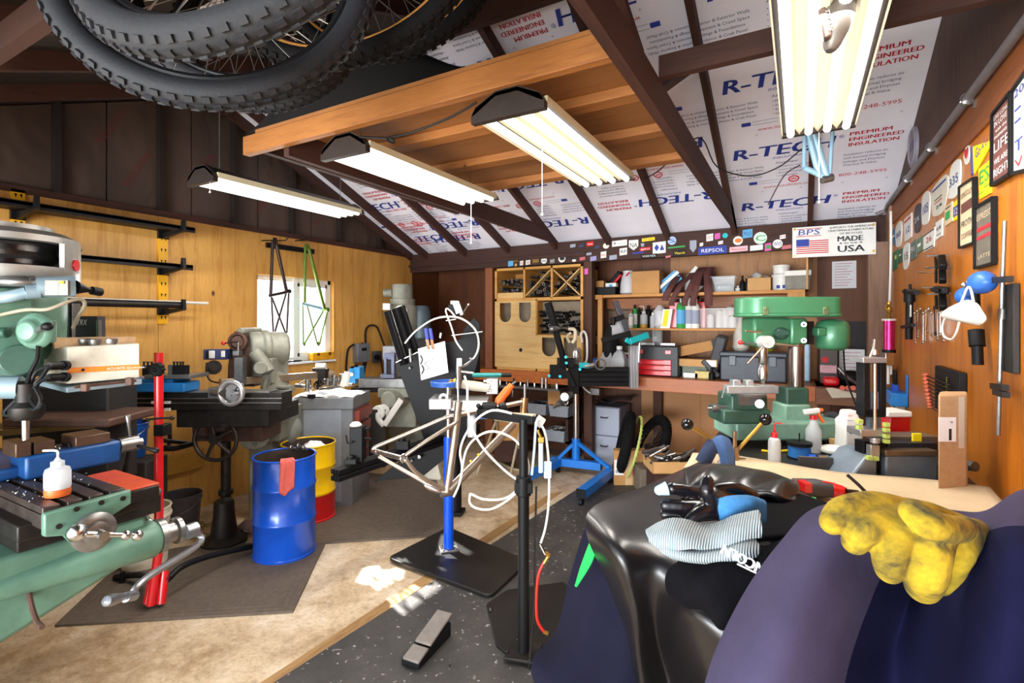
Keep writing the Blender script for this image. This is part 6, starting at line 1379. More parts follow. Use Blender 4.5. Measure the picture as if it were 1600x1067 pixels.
sx_ = .30 * .95; tt = dep(a)
f = MB(); o = PZ(959,760,0); f.obox(o,RT * px2m(50,tt),FW * .12 + RT * .02,UP * px2m(56,tt)); build(f,'carton',kraft,g,bev=.004)
f = MB(); f.obox(o + RT * px2m(18,tt) - FW * .001,RT * px2m(11,tt),FW * .125,UP * (px2m(56,tt) + .001)); build(f,'tape',mat('tan_tape','#cba87c',.4),g)
f = MB()
f.obox(o + RT * px2m(1,tt) - FW * .0015 + UP * px2m(18,tt),RT * px2m(15,tt),FW * .001,UP * px2m(24,tt)); f.obox(o + RT * px2m(30,tt) - FW * .0015 + UP * px2m(14,tt),RT * px2m(15,tt),FW * .001,UP * px2m(22,tt))
f.obox(o + RT * px2m(30,tt) - FW * .002 + UP * px2m(15,tt),RT * px2m(3,tt),FW * .001,UP * px2m(18,tt),1)
for k in range(7): f.obox(o + RT * px2m(3 + k * 1.2,tt) - FW * .002 + UP * px2m(21,tt),RT * px2m(.6,tt),FW * .001,UP * px2m(5,tt),2)
build(f,'shipping_label',[paper,lettr,lettk],g)
a = PZ(1000,770,0); f = MB(); f.obox(PZ(1000,775,0),RT * .28,FW * .25,UP * .24); build(f,'cardboard_box',mat('grey_brown_card','#6d6052',.8),None,'grey brown box on the floor right of the shipping box','box',bev=.004)
g = thing('scrap_box','open cardboard box full of tube offcuts behind the leather cloth','box',P(1040,770,4.3))
o = P(1020,775,4.3); o.z = .3; W_ = .42; z_ = P(1020,722,4.3).z
f = MB()
for a,b_ in ((V(),RT * W_),(FW * .3,RT * W_)): f.obox(o + a,b_,FW * .006,UP * (z_ - o.z))
for a in (V(),RT * (W_ - .006)): f.obox(o + a,RT * .006,FW * .3,UP * (z_ - o.z))
f.obox(o,RT * W_,FW * .3,UP * .006); build(f,'carton',kraftl,g)
f = MB(); f.obox(o - UP * .3 + RT * .02 + FW * .02,RT * (W_ - .04),FW * .26,UP * .297); build(f,'stool',darkwx,None,'dark wooden block under the box of tube offcuts','block')
random.seed(4)
for k in range(26):
    c = o + RT * random.uniform(.0,W_ - .05) + FW * random.uniform(.03,.25) + UP * (z_ - o.z + random.uniform(-.02,.08)); a = random.uniform(-1.2,1.2); d = (RT * math.cos(a) + FW * math.sin(a) * .6 + UP * random.uniform(-.15,.5)) * random.uniform(.05,.10); r = random.uniform(.01,.016)
    f = MB(); f.lathe([(r * .75,0),(r,0),(r,1),(r * .75,1),(r * .7,.9),(r * .7,.1)],c - d,d,10); 
    L2 = 2 * d.length; dd = d.normalized(); f = MB(); f.lathe([(r * .75,L2),(r,L2),(r,0),(r * .75,0),(r * .7,.01),(r * .7,L2 - .01)],c - d,dd,10)
    build(f,'tube_offcut',random.choice([steel,darksteel,bright]),None,'short steel tube offcut heaped in the open box behind the leather cloth','tube','tube offcuts in the open box')
# ---------------------------------------------------------------- steel table on the right
ZT = .93
blk = mat('scratched_black_steel','#35322f',.42,.5,.35,5)
g = thing('steel_table','black steel welding table along the right wall carrying the green drill press','table',(.1,2.2,0))
f = MB(); f.bx((-.42,1.52,ZT - .02),(.62,3.45,ZT)); f.bx((-.42,1.52,ZT - .09),(-.38,3.45,ZT - .02)); f.bx((-.42,2.5,ZT - .1),(.3,2.52,ZT - .02)); build(f,'table_top',blk,g,bev=.003)
for x in (-.38,.57):
    for y in (1.58,3.38): f = MB(); f.bx((x - .03,y - .03,0),(x + .03,y + .03,ZT - .02)); build(f,'leg',blackpaint,g)
TT = 2.78
g = thing('drill_press','green bench drill press with a long belt cover on the steel table','drill press',P(1240,688,2.7))
def zt(px,py,t): p = P(px,py,t); p.z = ZT; return p
f = MB(); cb(f,1150,689,1335,660,2.66,.3); cb(f,1226,662,1268,632,2.72,.14); build(f,'base',mat('pale_green_worn','#7fa593',.45,.15,.3,6),g,bev=.012)
f = MB(); cb(f,1229,655,1265,606,2.73,.12); build(f,'column_foot',dgreen,g,bev=.01)
f = MB(); c = P(1244,620,2.8); f.cyl(c,P(1244,530,2.8),.040,None,24); build(f,'column',mat('brown_shiny_steel','#8d7f76',.2,.9,.3,5),g)
f = MB(); x0_,x1_ = 1168,1325; a,b_ = P(x0_,496,TT),P(x1_,465,TT); w_ = (b_ - a).dot(RT); n = 10; dp = .26
pts = [(.07 - .07 * math.cos(math.pi * k / n) - 0,dp / 2 - dp / 2 * math.cos(math.pi * k / n)) for k in range(0)] 
out = []
for k in range(n + 1): an = math.pi / 2 + math.pi * k / n; out.append((.09 + .09 * math.cos(an),dp / 2 + dp / 2 * math.sin(an)))
for k in range(n + 1): an = -math.pi / 2 + math.pi * k / n; out.append((w_ - .09 + .09 * math.cos(an),dp / 2 + dp / 2 * math.sin(an)))
f.prism(out,P(x0_,491,TT - .08),RT,FW,b_.z - a.z - .015); o2 = [(x * 1.02 - .005,y * 1.03 - .004) for x,y in out]; f.prism(o2,P(x0_,495,TT - .08),RT,FW,.018); build(f,'belt_cover',belt,g,bev=.008)
for px in (1197,1291): f = MB(); cb(f,px - 4,492,px + 4,480,TT - .09,.02); cb(f,px - 2,484,px + 2,479,TT - .095,.02); build(f,'latch',mat('olive_latch','#6b7a55',.4,.4),g,bev=.002)
f = MB(); cb(f,1178,541,1236,496,TT,.16); cb(f,1236,540,1263,497,TT - .02,.2); f.cyl(P(1196,545,TT + .05),P(1196,535,TT + .05),.05); build(f,'head',belt,g,bev=.014)
f = MB(); c = P(1220,521,TT); f.ell(c - FW * .003,RT * .043,FW * .02,UP * .034); f.beam(P(1210,520,TT - .02),P(1231,520,TT - .02),.018,.02); build(f,'depth_stop',dgreen,g)
for px,py in ((1256,507),(1256,532)): f = MB(); f.cyl(P(px,py,TT - .02),P(px,py,TT - .035),.013); f.cyl(P(px,py,TT - .036),P(px,py,TT - .037),.006,None,10,1); build(f,'bolt',[bright,black],g)
f = MB(); c = P(1198,534,TT - .05); f.cyl(c + FW * .06,c - FW * .02,.033,None,24); f.cyl(c - FW * .02,c - FW * .024,.01); build(f,'feed_hub',mat('pale_hub','#c9c9c6',.4,.2),g)
for a,b_ in (((1188,519),(1165,517)),((1208,537),(1247,541)),((1191,543),(1168,568))): f = MB(); f.cyl(P(a[0],a[1],TT - .055),P(b_[0],b_[1],TT - .07),.007,.005,10); build(f,'feed_lever',mat('warm_bright_steel','#c5ab92',.3,.9),g)
f = MB(); f.cyl(P(1158,535,TT - .02),P(1182,537,TT),.005); f.sph(P(1157,535,TT - .02),.013,1); build(f,'stop_knob',[steel,redp],g)
f = MB(); c = P(1192,612,TT + .02); f.lathe([(.006,0),(.006,.03),(.012,.035),(.014,.06),(.025,.07),(.028,.12),(.02,.15),(.025,.16),(.025,.26)],c,UP,18); build(f,'spindle',bright,g)
f = MB(); c = P(1300,547,TT + .06); f.lathe([(.05,0),(.075,.01),(.085,.03),(.085,.13),(.075,.155),(.05,.17),(.0,.175)],c,UP,28); cb(f,1311,532,1324,511,TT - .02,.1); cb(f,1278,525,1292,512,TT,.1); build(f,'motor',belt,g,bev=.006)
f = MB(); cb(f,1263,538,1272,502,TT + .05,.08); build(f,'motor_mount',darksteel,g)
f = MB(); f.tube(spl([P(1318,547,TT + .1),P(1322,590,TT + .1),P(1340,640,TT)],6),.005,6); build(f,'power_cord',black,g)
g = thing('cross_slide_vise','green cross slide vise with pale jaws on the drill press base','vise',P(1175,655,2.66))
f = MB(); cb(f,1130,663,1205,640,2.55,.2); cb(f,1143,652,1200,617,2.56,.18); build(f,'body',dgreen,g,bev=.01)
f = MB(); cb(f,1137,615,1217,603,2.52,.06); cb(f,1146,604,1158,594,2.53,.05); cb(f,1167,604,1178,594,2.53,.05); build(f,'jaw',mat('pale_steel','#b4bbbf',.35,.7),g,bev=.003)
f = MB(); c = P(1172,618,2.54); f.lathe([(.0,0),(.07,0),(.075,.012),(0,.014)],c,UP,24); cb(f,1155,633,1190,618,2.545,.1); build(f,'swivel_base',mat('bare_iron','#7d7672',.45,.7),g)
f = MB(); f.cyl(P(1187,631,2.55),P(1187,631,2.50),.022,None,18); f.tube([P(1105,638,2.6),P(1112,638,2.6),P(1113,638,2.6),P(1120,638,2.6),P(1145,640,2.62)],[.006,.008,.02,.02,.02],14); f.cyl(P(1132,606,2.55),P(1128,622,2.5),.004); build(f,'screw_handle',steel,g,isl=1)
# three lever vise handle, denim straps
g = thing('lever_handle','brass lever handle with two black ball ends standing on the near table','handle',P(1150,735,2.3))  # the ball ended handle alone, no press body
h0 = P(1148,708,2.3); 
f = MB(); f.cyl(h0 - UP * .09,h0 + UP * .03,.02,None,16); f.cyl(h0 + UP * .02,h0 + UP * .10,.009); build(f,'hub',mat('copper_steel','#a98a6c',.3,.9),g)
for a,r in (((1074,663),.027),((1196,655),.027)):
    f = MB(); q = P(a[0],a[1],2.28); f.cyl(h0,q,.008); build(f,'lever',brass,g); f = MB(); f.sph(q,r,0,20,14); build(f,'ball',mat('gloss_black','#0c0c0e',.12),g)
den = mat('blue_denim','#3f5a86',.9,0,.2,30)
f = patch([[(1112,686,2.2),(1125,680,2.2),(1140,686,2.2)],[(1120,700,2.19),(1132,698,2.17),(1146,704,2.19)],[(1126,720,2.19),(1136,720,2.16),(1148,722,2.18)],[(1128,742,2.18),(1138,742,2.15),(1149,742,2.17)]],5); build(f,'denim_strap',den,None,'blue denim strap hanging over the left brass lever','strap',sol=.006)
f = patch([[(1106,686,2.3),(1116,690,2.28),(1122,698,2.28)],[(1096,702,2.29),(1106,706,2.26),(1117,712,2.27)],[(1087,718,2.29),(1098,724,2.27),(1108,728,2.27)]],5); build(f,'denim_cuff',mat('dark_denim','#27324e',.9,0,.25,30),None,'dark denim cuff under the left brass lever','cloth',sol=.008)
f = MB(); f.tube(spl([P(1112,736,2.25),P(1130,720,2.28),P(1150,718,2.3),P(1168,722,2.3),P(1172,736,2.28)],6),.012,8); build(f,'g_clamp',bright,None,'bright C shaped clamp lying at the edge of the steel table','clamp')
# tan hide on the near half
hide = mat('tan_suede','#bda98a',.85,0,.15,5,.2)
f = MB(); f.grid(lambda u,v: V((-.44 + 1.06 * u,1.5 + 1.02 * v + .03 * math.sin(9 * u),ZT + .012 + .006 * math.sin(7 * u + 3) * math.sin(6 * v) + (.02 * v ** 8))),40,30); build(f,'suede_hide',hide,None,'tan suede hide covering the near half of the steel table','hide',sol=.006)
# bottles and tools on the table
wash_bottle('wash_bottle','clear wash bottle with a red cap and spout on the tan hide',zt(1210,728,2.26) + UP * .02,.026,.155,hdpe,redp,redp,None,True)
g = thing('tape_spool','blue labelled spool with a black lid in front of the spray bottle','spool',zt(1249,711,2.42)); c = zt(1249,711,2.44)
f = MB(); f.cyl(c,c + UP * .062,.049,None,28); build(f,'label',mat('blue_label','#2f78c4',.4,0,.15),g); f = MB(); f.cyl(c + UP * .062,c + UP * .078,.056,None,28); f.cyl(c,c + UP * .008,.052,None,28); f.cyl(c + UP * .078,c + UP * .12,.003); build(f,'lid',black,g)
g = thing('spray_bottle','clear spray bottle with an orange trigger on the steel table','bottle',zt(1271,698,2.55)); c = zt(1271,698,2.55)
f = MB(); f.lathe([(0,0),(.034,.002),(.036,.02),(.036,.11),(.018,.15),(.016,.165)],c,UP,20); build(f,'body',hdpe,g)
f = MB(); f.cyl(c + UP * .165,c + UP * .185,.018,None,14); build(f,'collar',redp,g)
f = MB(); f.beam(c + UP * .2 - RT * .05,c + UP * .21 + RT * .03,.022,.026); build(f,'spray_head',whitep,g,bev=.006); f = MB(); f.tube(spl([c + UP * .2 + RT * .02,c + UP * .17 + RT * .035,c + UP * .15 + RT * .05],4),.008,8); f.cyl(c + UP * .212 + RT * .03,c + UP * .212 + RT * .045,.009); build(f,'trigger',orange,g)
g = thing('powder_bag','crumpled white bag with red lettering beside the linear slide','bag',zt(1325,690,2.5)); c = zt(1326,690,2.5)
f = MB(); f.lathe([(.055,0),(.065,.02),(.06,.12),(.062,.17),(.045,.19),(.04,.22),(.0,.225)],c,UP,4,0,1,1,FW + RT); f.ell(c + V((-.06,-.02,.02)),(.07,0,0),(0,.06,0),(0,0,.025)); build(f,'bag',whitep,g,bev=.012,seg=3)
f = MB(); q = P(1310,646,2.40); f.text('Polar',P(1321,651,2.41),RT,UP,.012,1); f.text('cleaner',P(1322,658,2.41),RT,UP,.008,0); f.torus(P(1330,674,2.41),FW,.009,.003,14,5,2); build(f,'printing',[lettb,lettr,lettk],g)
f = MB(); c = zt(1309,678,2.62); f.box(c + UP * .025,(.06,.05,.05),.5); build(f,'wooden_block',kraftl,None,'small wooden box behind the spray bottle on the steel table','box',bev=.002)
f = MB(); c = zt(1302,660,2.8); f.torus(c + UP * .09,RT + FW * .4,.05,.02,24,8); f.cyl(c + UP * .09,c + UP * .09 - FW * .06,.02,None,14,1); build(f,'angle_grinder',[mat('graphite_plastic','#3a3a40',.5),mat('dull_orange','#b5573a',.5)],None,'dark grinder with dull orange knobs behind the small wooden box','grinder')
f = MB(); c = zt(1270,713,2.36); f.lathe([(0,0),(.018,0),(.02,.005),(.02,.03),(0,.032)],c + UP * .018 - RT * .02,RT,18); f.cyl(c + UP * .018 + RT * .02,c + UP * .018 + RT * .07,.018,None,14,1); build(f,'torch_cylinder',[bluep,bright],None,'blue capped metal cylinder lying by the blue spool','cylinder')
for pts,mm,lab,r in (([(1285,686),(1300,700),(1312,716)],darksteel,'dark bent tool lying right of the spray bottle',.007),([(1296,720),(1302,714),(1312,716)],mat('cyan_clamp','#2a9fd0',.4),'small cyan clamp near the table edge',.007),([(1190,706),(1205,708),(1230,706)],lety,'yellow strip lying behind the red capped bottle',.006),([(1222,672),(1232,692),(1236,702)],steel,'silver ruler bar leaning by the blue spool',.005),([(1130,690),(1150,684),(1160,688)],steel,'short steel tool lying at the left of the table top',.007)):
    f = MB(); f.tube([zt(a,b_,.65 * FPX / (b_ - HY)) + UP * (r + .001) for a,b_ in pts],r,8); build(f,'hand_tool',mm,None,lab,'tool')
f = MB(); c = zt(1311,728,2.3); f.cyl(c,c + UP * .02,.026,None,20); build(f,'black_disc',black,None,'small black disc near the table edge below the cyan clamp','disc')
f = MB(); a,b_ = zt(1247,731,2.27),zt(1302,735,2.24); f.beam(a + UP * .03,b_ + UP * .03,.012,.05,0,UP)
build(f,'calculator',mat('grey_keypad','#4b4b4c',.5),None,'grey keypad strip lying on the far edge of the tan hide','keypad',bev=.003)
f = MB()
for k in range(4): cb(f,1228 + k * 5,672,1232 + k * 5,666,2.75,.03)
build(f,'terminal_strip',whitep,None,'row of white blocks on the drill press base behind the blue spool','blocks').__setitem__('label','white strip of square blocks behind the blue spool')
f = MB(); f.tube([zt(1230,680,2.93) + UP * .02,zt(1250,682,2.9) + UP * .02],.016,10); build(f,'tape_roll',bluep,None,'blue roll lying behind the blue spool','roll')
# linear slide on the grey vise
g = thing('linear_slide','tall black linear slide fixture with a lead screw on the right of the table','fixture',zt(1368,735,2.2)); ts = 2.12
f = MB(); cb(f,1350,650,1360,566,ts,.05); cb(f,1376,650,1385,566,ts,.05); cb(f,1350,740,1384,690,ts + .01,.06); cb(f,1352,652,1384,640,ts,.05); build(f,'frame',blackpaint,g,bev=.002)
f = MB(); cb(f,1358,668,1364,612,ts + .01,.02); cb(f,1371,668,1377,612,ts + .01,.02); build(f,'guide_rail',mat('slate_rail','#6c7890',.35,.5),g,bev=.002)
f = MB(); f.cyl(P(1367,675,ts - .01),P(1367,568,ts - .01),.007); build(f,'lead_screw',mat('warm_bright_steel','#c5ab92',.3,.9),g)
f = MB(); cb(f,1349,567,1386,559,ts - .02,.09); cb(f,1345,682,1392,672,ts - .02,.09); cb(f,1361,714,1375,696,ts - .03,.03); f.cyl(P(1367,692,ts - .02),P(1367,684,ts - .02),.018); build(f,'cross_plate',mat('satin_aluminium','#b5b3b6',.35,.8,.1),g,bev=.002,isl=1)
for px,py in ((1345,659),(1345,668),(1387,664),(1387,672),(1387,682),(1387,690),(1360,716),(1370,717)): f = MB(); cb(f,px - 3,py + 3,px + 4,py - 3,ts - .04,.02); build(f,'end_clip',mat('lime_clip','#b9cc6a',.5),g)
f = MB(); p = P(1367,554,ts + .02); f.tube([P(1360,558,ts + .02),P(1365,545,ts + .02),P(1366,530,ts + .02)],.006); f.cyl(p,p + UP * .02,.012); build(f,'top_bracket',bright,g)
bedm = mat('blue_grey_bed','#8491a0',.4,.4,.2,6)
g = thing('bench_vise','long blue grey machine bed lying on the table below the slide','machine bed',zt(1400,745,2.15))
f = MB(); cb(f,1384,752,1466,712,2.1,.16); f.prism([(-.07,0),(.05,0),(.05,.115),(.0,.1),(-.05,.03)],P(1352,752,2.1),RT,UP,-.18); build(f,'bed',bedm,g,bev=.008)
f = MB(); cb(f,1384,713,1466,704,2.09,.17); cb(f,1388,706,1466,692,2.14,.12,1); build(f,'ways',[mat('brown_ways','#83705c',.35,.7),mat('dark_slate','#2e3138',.4,.4)],g,bev=.003)
f = MB(); f.cyl(P(1512,727,2.05),P(1524,729,2.02),.02,None,14); f.cyl(P(1466,725,2.1),P(1512,727,2.05),.012); build(f,'shaft',steel,g)
f = MB(); cb(f,1390,693,1466,682,2.2,.1); build(f,'flat_tray',mat('brownish_tray','#6f6257',.5,.4),None,'brownish flat tray behind the machine bed','tray',bev=.002); f = MB(); cb(f,1426,691,1441,677,2.17,.008); build(f,'yellow_tag',lety,None,'yellow tag hanging on the flat tray by the cardboard parcel','tag',bev=.003)
g = thing('red_tin','red box with a white lid behind the slide, near the right wall','box',P(1408,676,2.5))
f = MB(); cb(f,1391,676,1423,651,2.35,.1); build(f,'body',redp,g,bev=.005); f = MB(); cb(f,1388,652,1426,643,2.33,.12); build(f,'lid',whitep,g,bev=.005)
f = MB(); cb(f,1391,700,1426,676,2.36,.1); build(f,'carton',mat('tan_box','#b59b86',.8),None,'tan carton under the red box with the white lid','carton')
g = thing('parcel','tall cardboard parcel wrapped in clear tape standing against the right wall','parcel',zt(1489,757,1.98)); tp = 1.92
f = MB(); cb(f,1466,766,1512,616,tp,.09,0,.08); build(f,'carton',wood('ribbed_cardboard','#b08a62','#c9a47c','x',.6,rough=.8),g,bev=.008)
f = MB(); cb(f,1467,690,1494,652,tp - .002,.002); f.text('P',P(1484,658,tp - .003),-UP,RT,.011,1); cb(f,1483,688,1487,670,tp - .003,.002,1); build(f,'label',[paper,lettk],g)
f = MB(); cb(f,1498,700,1507,620,tp - .002,.001); build(f,'tape',clear('clear_tape','#e6dccb',.5,.15),g)
# trophy and junction box
g = thing('trophy','magenta trophy column with a small gold figure by the alcove corner','trophy',P(1389,547,3.9)); tq = 3.75
f = MB(); f.cyl(P(1389,546,tq),P(1389,501,tq),.036,None,16); build(f,'column',mat('magenta_foil','#c8286e',.25,.6,.4,25),g)
f = MB(); f.cyl(P(1389,501,tq),P(1389,498,tq),.045,None,18); f.cyl(P(1389,551,tq),P(1389,546,tq),.042,None,18,1); build(f,'plinth',[whitep,black],g)
f = MB(); f.lathe([(.02,0),(.008,.03),(.02,.06),(.022,.08),(.008,.095),(.014,.11),(.012,.125),(0,.13)],P(1389,498,tq),UP,12); f.tube([P(1386,486,tq),P(1383,480,tq),P(1387,475,tq)],.006); f.tube([P(1392,486,tq),P(1394,492,tq)],.006); build(f,'figure',brass,g)
g = thing('junction_box','square metal junction box with conduits below the trophy','electrical box',P(1391,570,3.9))
f = MB(); cb(f,1384,571,1398,551,3.7,.1); build(f,'box',bright,g,bev=.004); f = MB(); f.cyl(P(1388,600,3.75),P(1388,571,3.75),.01); f.cyl(P(1392,585,3.75),P(1392,571,3.75),.01); build(f,'pipe',whitep,g)
f = MB(); cb(f,1376,700,1396,571,3.82,.12); build(f,'ledge',plyb,None,'brown wooden ledge carrying the junction box in the alcove corner','ledge')
f = MB(); f.tube(spl([PX(1392,330,XR - .06),PX(1392,400,XR - .06),PX(1390,470,XR - .06),P(1390,480,3.8)],8),.008,8); build(f,'white_cable',whitep,None,'white cable hanging down the alcove corner above the trophy','cable')
# things at the right end of the bench
f = MB(); f.bx((.12,5.02,Zb - .14),(.6,5.6,Zb)); build(f,'bench_box',wood('brown_bench_box','#5e3a26','#83573b','x',1),None,'brown bench section at the right corner behind the drill press','bench',bev=.004)
yb = 5.5
def sheet(x0,y0,x1,y1,Y,mats,name,lab,cat,lines=0,th=.004):
    f = MB(); a,b_ = PY(x0,y1,Y),PY(x1,y0,Y); f.bx((a.x,Y - th,a.z),(b_.x,Y,b_.z))
    for k in range(lines): z = b_.z - (b_.z - a.z) * (k + 1) / (lines + 1); f.bx((a.x + .02,Y - th - .001,z),(b_.x - .03 - .02 * (k % 3),Y - th,z + .006),1)
    return build(f,name,mats,None,lab,cat)
sheet(1300,407,1338,451,YA,[paper,mat('pale_red_print','#c98a96',.7)],'notice_sheet','paper sheet with faint red print on the alcove wall under the sign','paper',9)
sheet(1311,546,1351,590,5.55,[paper,mat('pale_red_print','#c98a96')],'document','white document standing at the right end of the bench','paper',7)
sheet(1320,502,1356,548,YA,[mat('matt_black_panel','#2e2a2c',.7)],'black_panel','matt black panel on the wall behind the drill press motor','panel',0,.02)
g = thing('amplifier','dark brown case with a round red sticker behind the drill press column','case',PY(1294,600,5.4)); a,b_ = PY(1281,601,5.4),PY(1309,541,5.4)
f = MB(); f.bx((a.x,5.4,Zb),(b_.x,5.6,b_.z)); build(f,'case',mat('dark_brown_case','#453a36',.5),g,bev=.004); f = MB(); f.cyl(PY(1289,562,5.398),PY(1289,562,5.394),.028,None,20); build(f,'sticker',lettr,g); f = MB(); p,q = PY(1281,582,5.397),PY(1307,571,5.397); f.bx((p.x,5.393,p.z),(q.x,5.399,q.z)); build(f,'label',mat('pink_label','#d9a8b4',.7),g)
f = MB(); a = PY(1285,604,5.2); b_ = PY(1312,592,5.2); f.bx((a.x,5.15,Zb),(b_.x,5.3,Zb + .08)); build(f,'red_toolbox',redp,None,'glossy red tool lying at the right end of the bench','tool',bev=.03,seg=3)
f = MB(); c = PY(1330,590,5.25); f.ell(V((c.x,5.25,Zb + .07)),(.1,0,0),(0,.08,0),(0,0,.07)); build(f,'cord_bundle',black,None,'black bundle of cord right of the red tool on the bench','cord')
f = MB(); f.tube(spl([PY(1310,575,5.2),PY(1325,590,5.15),PY(1340,600,5.05),PY(1352,606,5.0)],6),.014,8); build(f,'grey_cable',steel,None,'thick grey cable curving over the right end of the bench','cable')
g = thing('mirror_plate','pale blue upright panel behind the drill press column','panel',PY(1259,560,5.45)); f = MB(); a,b_ = PY(1241,590,5.45),PY(1266,530,5.45); f.bx((a.x,5.45,Zb),(b_.x,5.48,b_.z)); build(f,'panel',mat('pale_blue_panel','#a7c4dc',.3),g,bev=.02)
f = MB(); f.prism([(0,0),(8,-14),(30,-12),(52,-10),(34,-4),(8,1)],PY(1290,606,5.015),EX * 4.55 / FPX,UP * 4.55 / FPX,.01); build(f,'handsaw',mat('cream_saw','#cfc7b5',.45),None,'cream curved blade lying in front of the bench end','saw')
for k,px in enumerate((1316,1325,1333)): f = MB(); f.cyl(PY(px,606,5.0),PY(px,606,4.96),.02,None,12); build(f,'orange_knob',mat('dull_red_orange','#d1543a',.5),None,'dull orange knob along the bench edge above the cream blade','knob','orange knobs on the bench edge')  # three small knobs
# ---------------------------------------------------------------- leather, jackets and gloves in the foreground
leath = mat('black_brown_leather','#141113',.34,0,.3,4,.08,.15)
navy = mat('navy_jacket_cloth','#161526',.85,0,.12,18,0,0,.12)
purp = mat('faded_purple_cloth','#423c54',.92,0,.12,12,.15,0,.1)
f = patch([[(1092,722,2.25),(1140,728,2.1),(1200,745,1.95),(1290,790,1.55),(1330,830,1.3)],
           [(1010,755,1.88),(1060,770,1.75),(1130,795,1.55),(1230,830,1.4),(1300,870,1.2)],
           [(928,788,1.60),(985,805,1.55),(1060,850,1.42),(1160,890,1.32),(1250,920,1.15)],
           [(918,835,1.52),(965,850,1.38),(1030,905,1.36),(1110,930,1.25),(1230,980,1.12)],
           [(950,905,1.52),(985,940,1.36),(1030,985,1.42),(1085,960,1.22),(1210,1060,1.12)],
           [(975,985,1.55),(992,1010,1.38),(1050,1060,1.44),(1105,1040,1.22),(1200,1120,1.12)],
           [(990,1100,1.55),(1010,1120,1.4),(1070,1150,1.42),(1120,1150,1.22),(1200,1190,1.12)]],8,
          lambda u,v: V((.006 * math.sin(11 * u + 7 * v),0,.008 * math.sin(14 * u - 5 * v) * math.sin(9 * v))))
build(f,'leather_apron',leath,None,'black leather apron draped over the near corner of the steel table','apron',sol=.006,sub=1)
f = patch([[(915,820,1.75),(955,850,1.6),(990,900,1.52)],[(890,900,1.72),(950,920,1.56),(1000,960,1.5)],[(868,985,1.66),(940,990,1.5),(1010,1020,1.48)],[(826,1042,1.52),(920,1090,1.44),(1020,1100,1.46)],[(850,1120,1.5),(930,1150,1.44),(1020,1180,1.46)]],8,
          lambda u,v: V((0,.02 * math.sin(12 * u + 2 * v) * v,.0)))
build(f,'work_jacket',navy,None,'navy jacket hanging under the leather apron with a green accent','jacket',sol=.006,sub=1)
f = patch([[(922,846,1.58),(928,848,1.57),(934,853,1.56)],[(910,878,1.57),(918,882,1.55),(924,880,1.54)],[(898,915,1.55),(900,917,1.55),(902,914,1.54)]],4); build(f,'green_accent',mat('bright_green_cloth','#12c04e',.8),None,'bright green wedge of lining showing on the navy jacket','lining',sol=.004)
# black garment with upside down lettering
blkc = mat('black_cotton','#0d0c10',.95,0,.3,20,.2,0,.08)
f = patch([[(1085,868,1.22),(1130,860,1.16),(1190,850,1.15),(1260,830,1.15)],[(1045,895,1.2),(1100,892,1.10),(1170,890,1.08),(1230,885,1.08)],[(1042,925,1.17),(1100,935,1.08),(1150,950,1.06),(1200,960,1.05)],[(1070,940,1.2),(1110,965,1.12),(1140,990,1.1),(1180,1010,1.1)]],7,lambda u,v: V((0,0,.008 * math.sin(15 * u + 4 * v))))
gg = build(f,'cotton_hood',blkc,None,'black cotton garment with upside down white lettering beside the purple jacket','garment',sol=.008,sub=1)
f = MB(); o = P(1196,868,1.055); ux = (P(1148,872,1.055) - o).normalized(); ux = (P(1140,861,1.07) - P(1196,890,1.05)).normalized(); uy = (P(1160,895,1.04) - P(1172,866,1.06)).normalized()
f.text('LINCOLN',P(1212,892,1.03),ux,uy,.021,0,'l',.105,0,.0015); f.obox(P(1210,908,1.025),(P(1152,880,1.05) - P(1210,908,1.025)),uy * .003,ux.cross(uy).normalized() * .001); build(f,'lettering',lettw,gg,'white lettering')
f = patch([[(1185,770,1.6),(1240,772,1.55),(1300,790,1.4)],[(1180,800,1.42),(1235,805,1.36),(1290,815,1.25)],[(1170,845,1.3),(1230,840,1.22),(1290,840,1.1)]],6); build(f,'dark_sleeve',blkc,None,'flat dark cloth lying between the gloves and the purple jacket','cloth',sol=.01)
f = patch([[(1068,735,1.8),(1110,728,1.82),(1170,734,1.75),(1215,745,1.7),(1245,757,1.65)],[(1072,755,1.66),(1115,742,1.65),(1170,748,1.6),(1215,757,1.55),(1246,770,1.52)],[(1095,775,1.62),(1130,768,1.55),(1180,770,1.5),(1220,780,1.46),(1243,790,1.48)]],8,lambda u,v: V((0,0,.012 * math.sin(20 * u + 8 * v) * math.sin(3 * v)))); build(f,'leather_sleeve',leath,None,'wrinkled black leather sleeve lying behind the black gloves','sleeve',sol=.02,sub=1)
# black and blue work gloves with a knitted cuff
g = thing('work_glove','black rubber glove with curled fingers and a blue cuff, on the leather pile','glove',P(1110,800,1.35)); tg = 1.30
f = MB()
for pts,r in (([(1160,786,tg),(1120,775,tg),(1085,768,tg - .02),(1050,763,tg - .03)],.016),([(1150,790,tg - .02),(1110,790,tg - .04),(1072,790,tg - .05),(1040,788,tg - .04)],.015),([(1150,800,tg - .03),(1105,805,tg - .06),(1065,806,tg - .06),(1040,804,tg - .05)],.015),([(1140,805,tg - .04),(1100,800,tg - .08),(1078,815,tg - .09),(1080,832,tg - .09)],.018),([(1120,795,tg - .06),(1105,770,tg - .08),(1105,752,tg - .07)],.017),([(1180,790,tg),(1140,785,tg),(1110,782,tg - .02)],.03),([(1110,765,tg),(1145,762,tg),(1175,775,tg)],.018)):
    q = [P(*p) for p in pts]; f.tube(spl(q,5),r,10); f.sph(q[-1],r)
build(f,'palm_and_fingers',mat('gloss_black_rubber','#121116',.25,0,.2),g,rem=.0045)
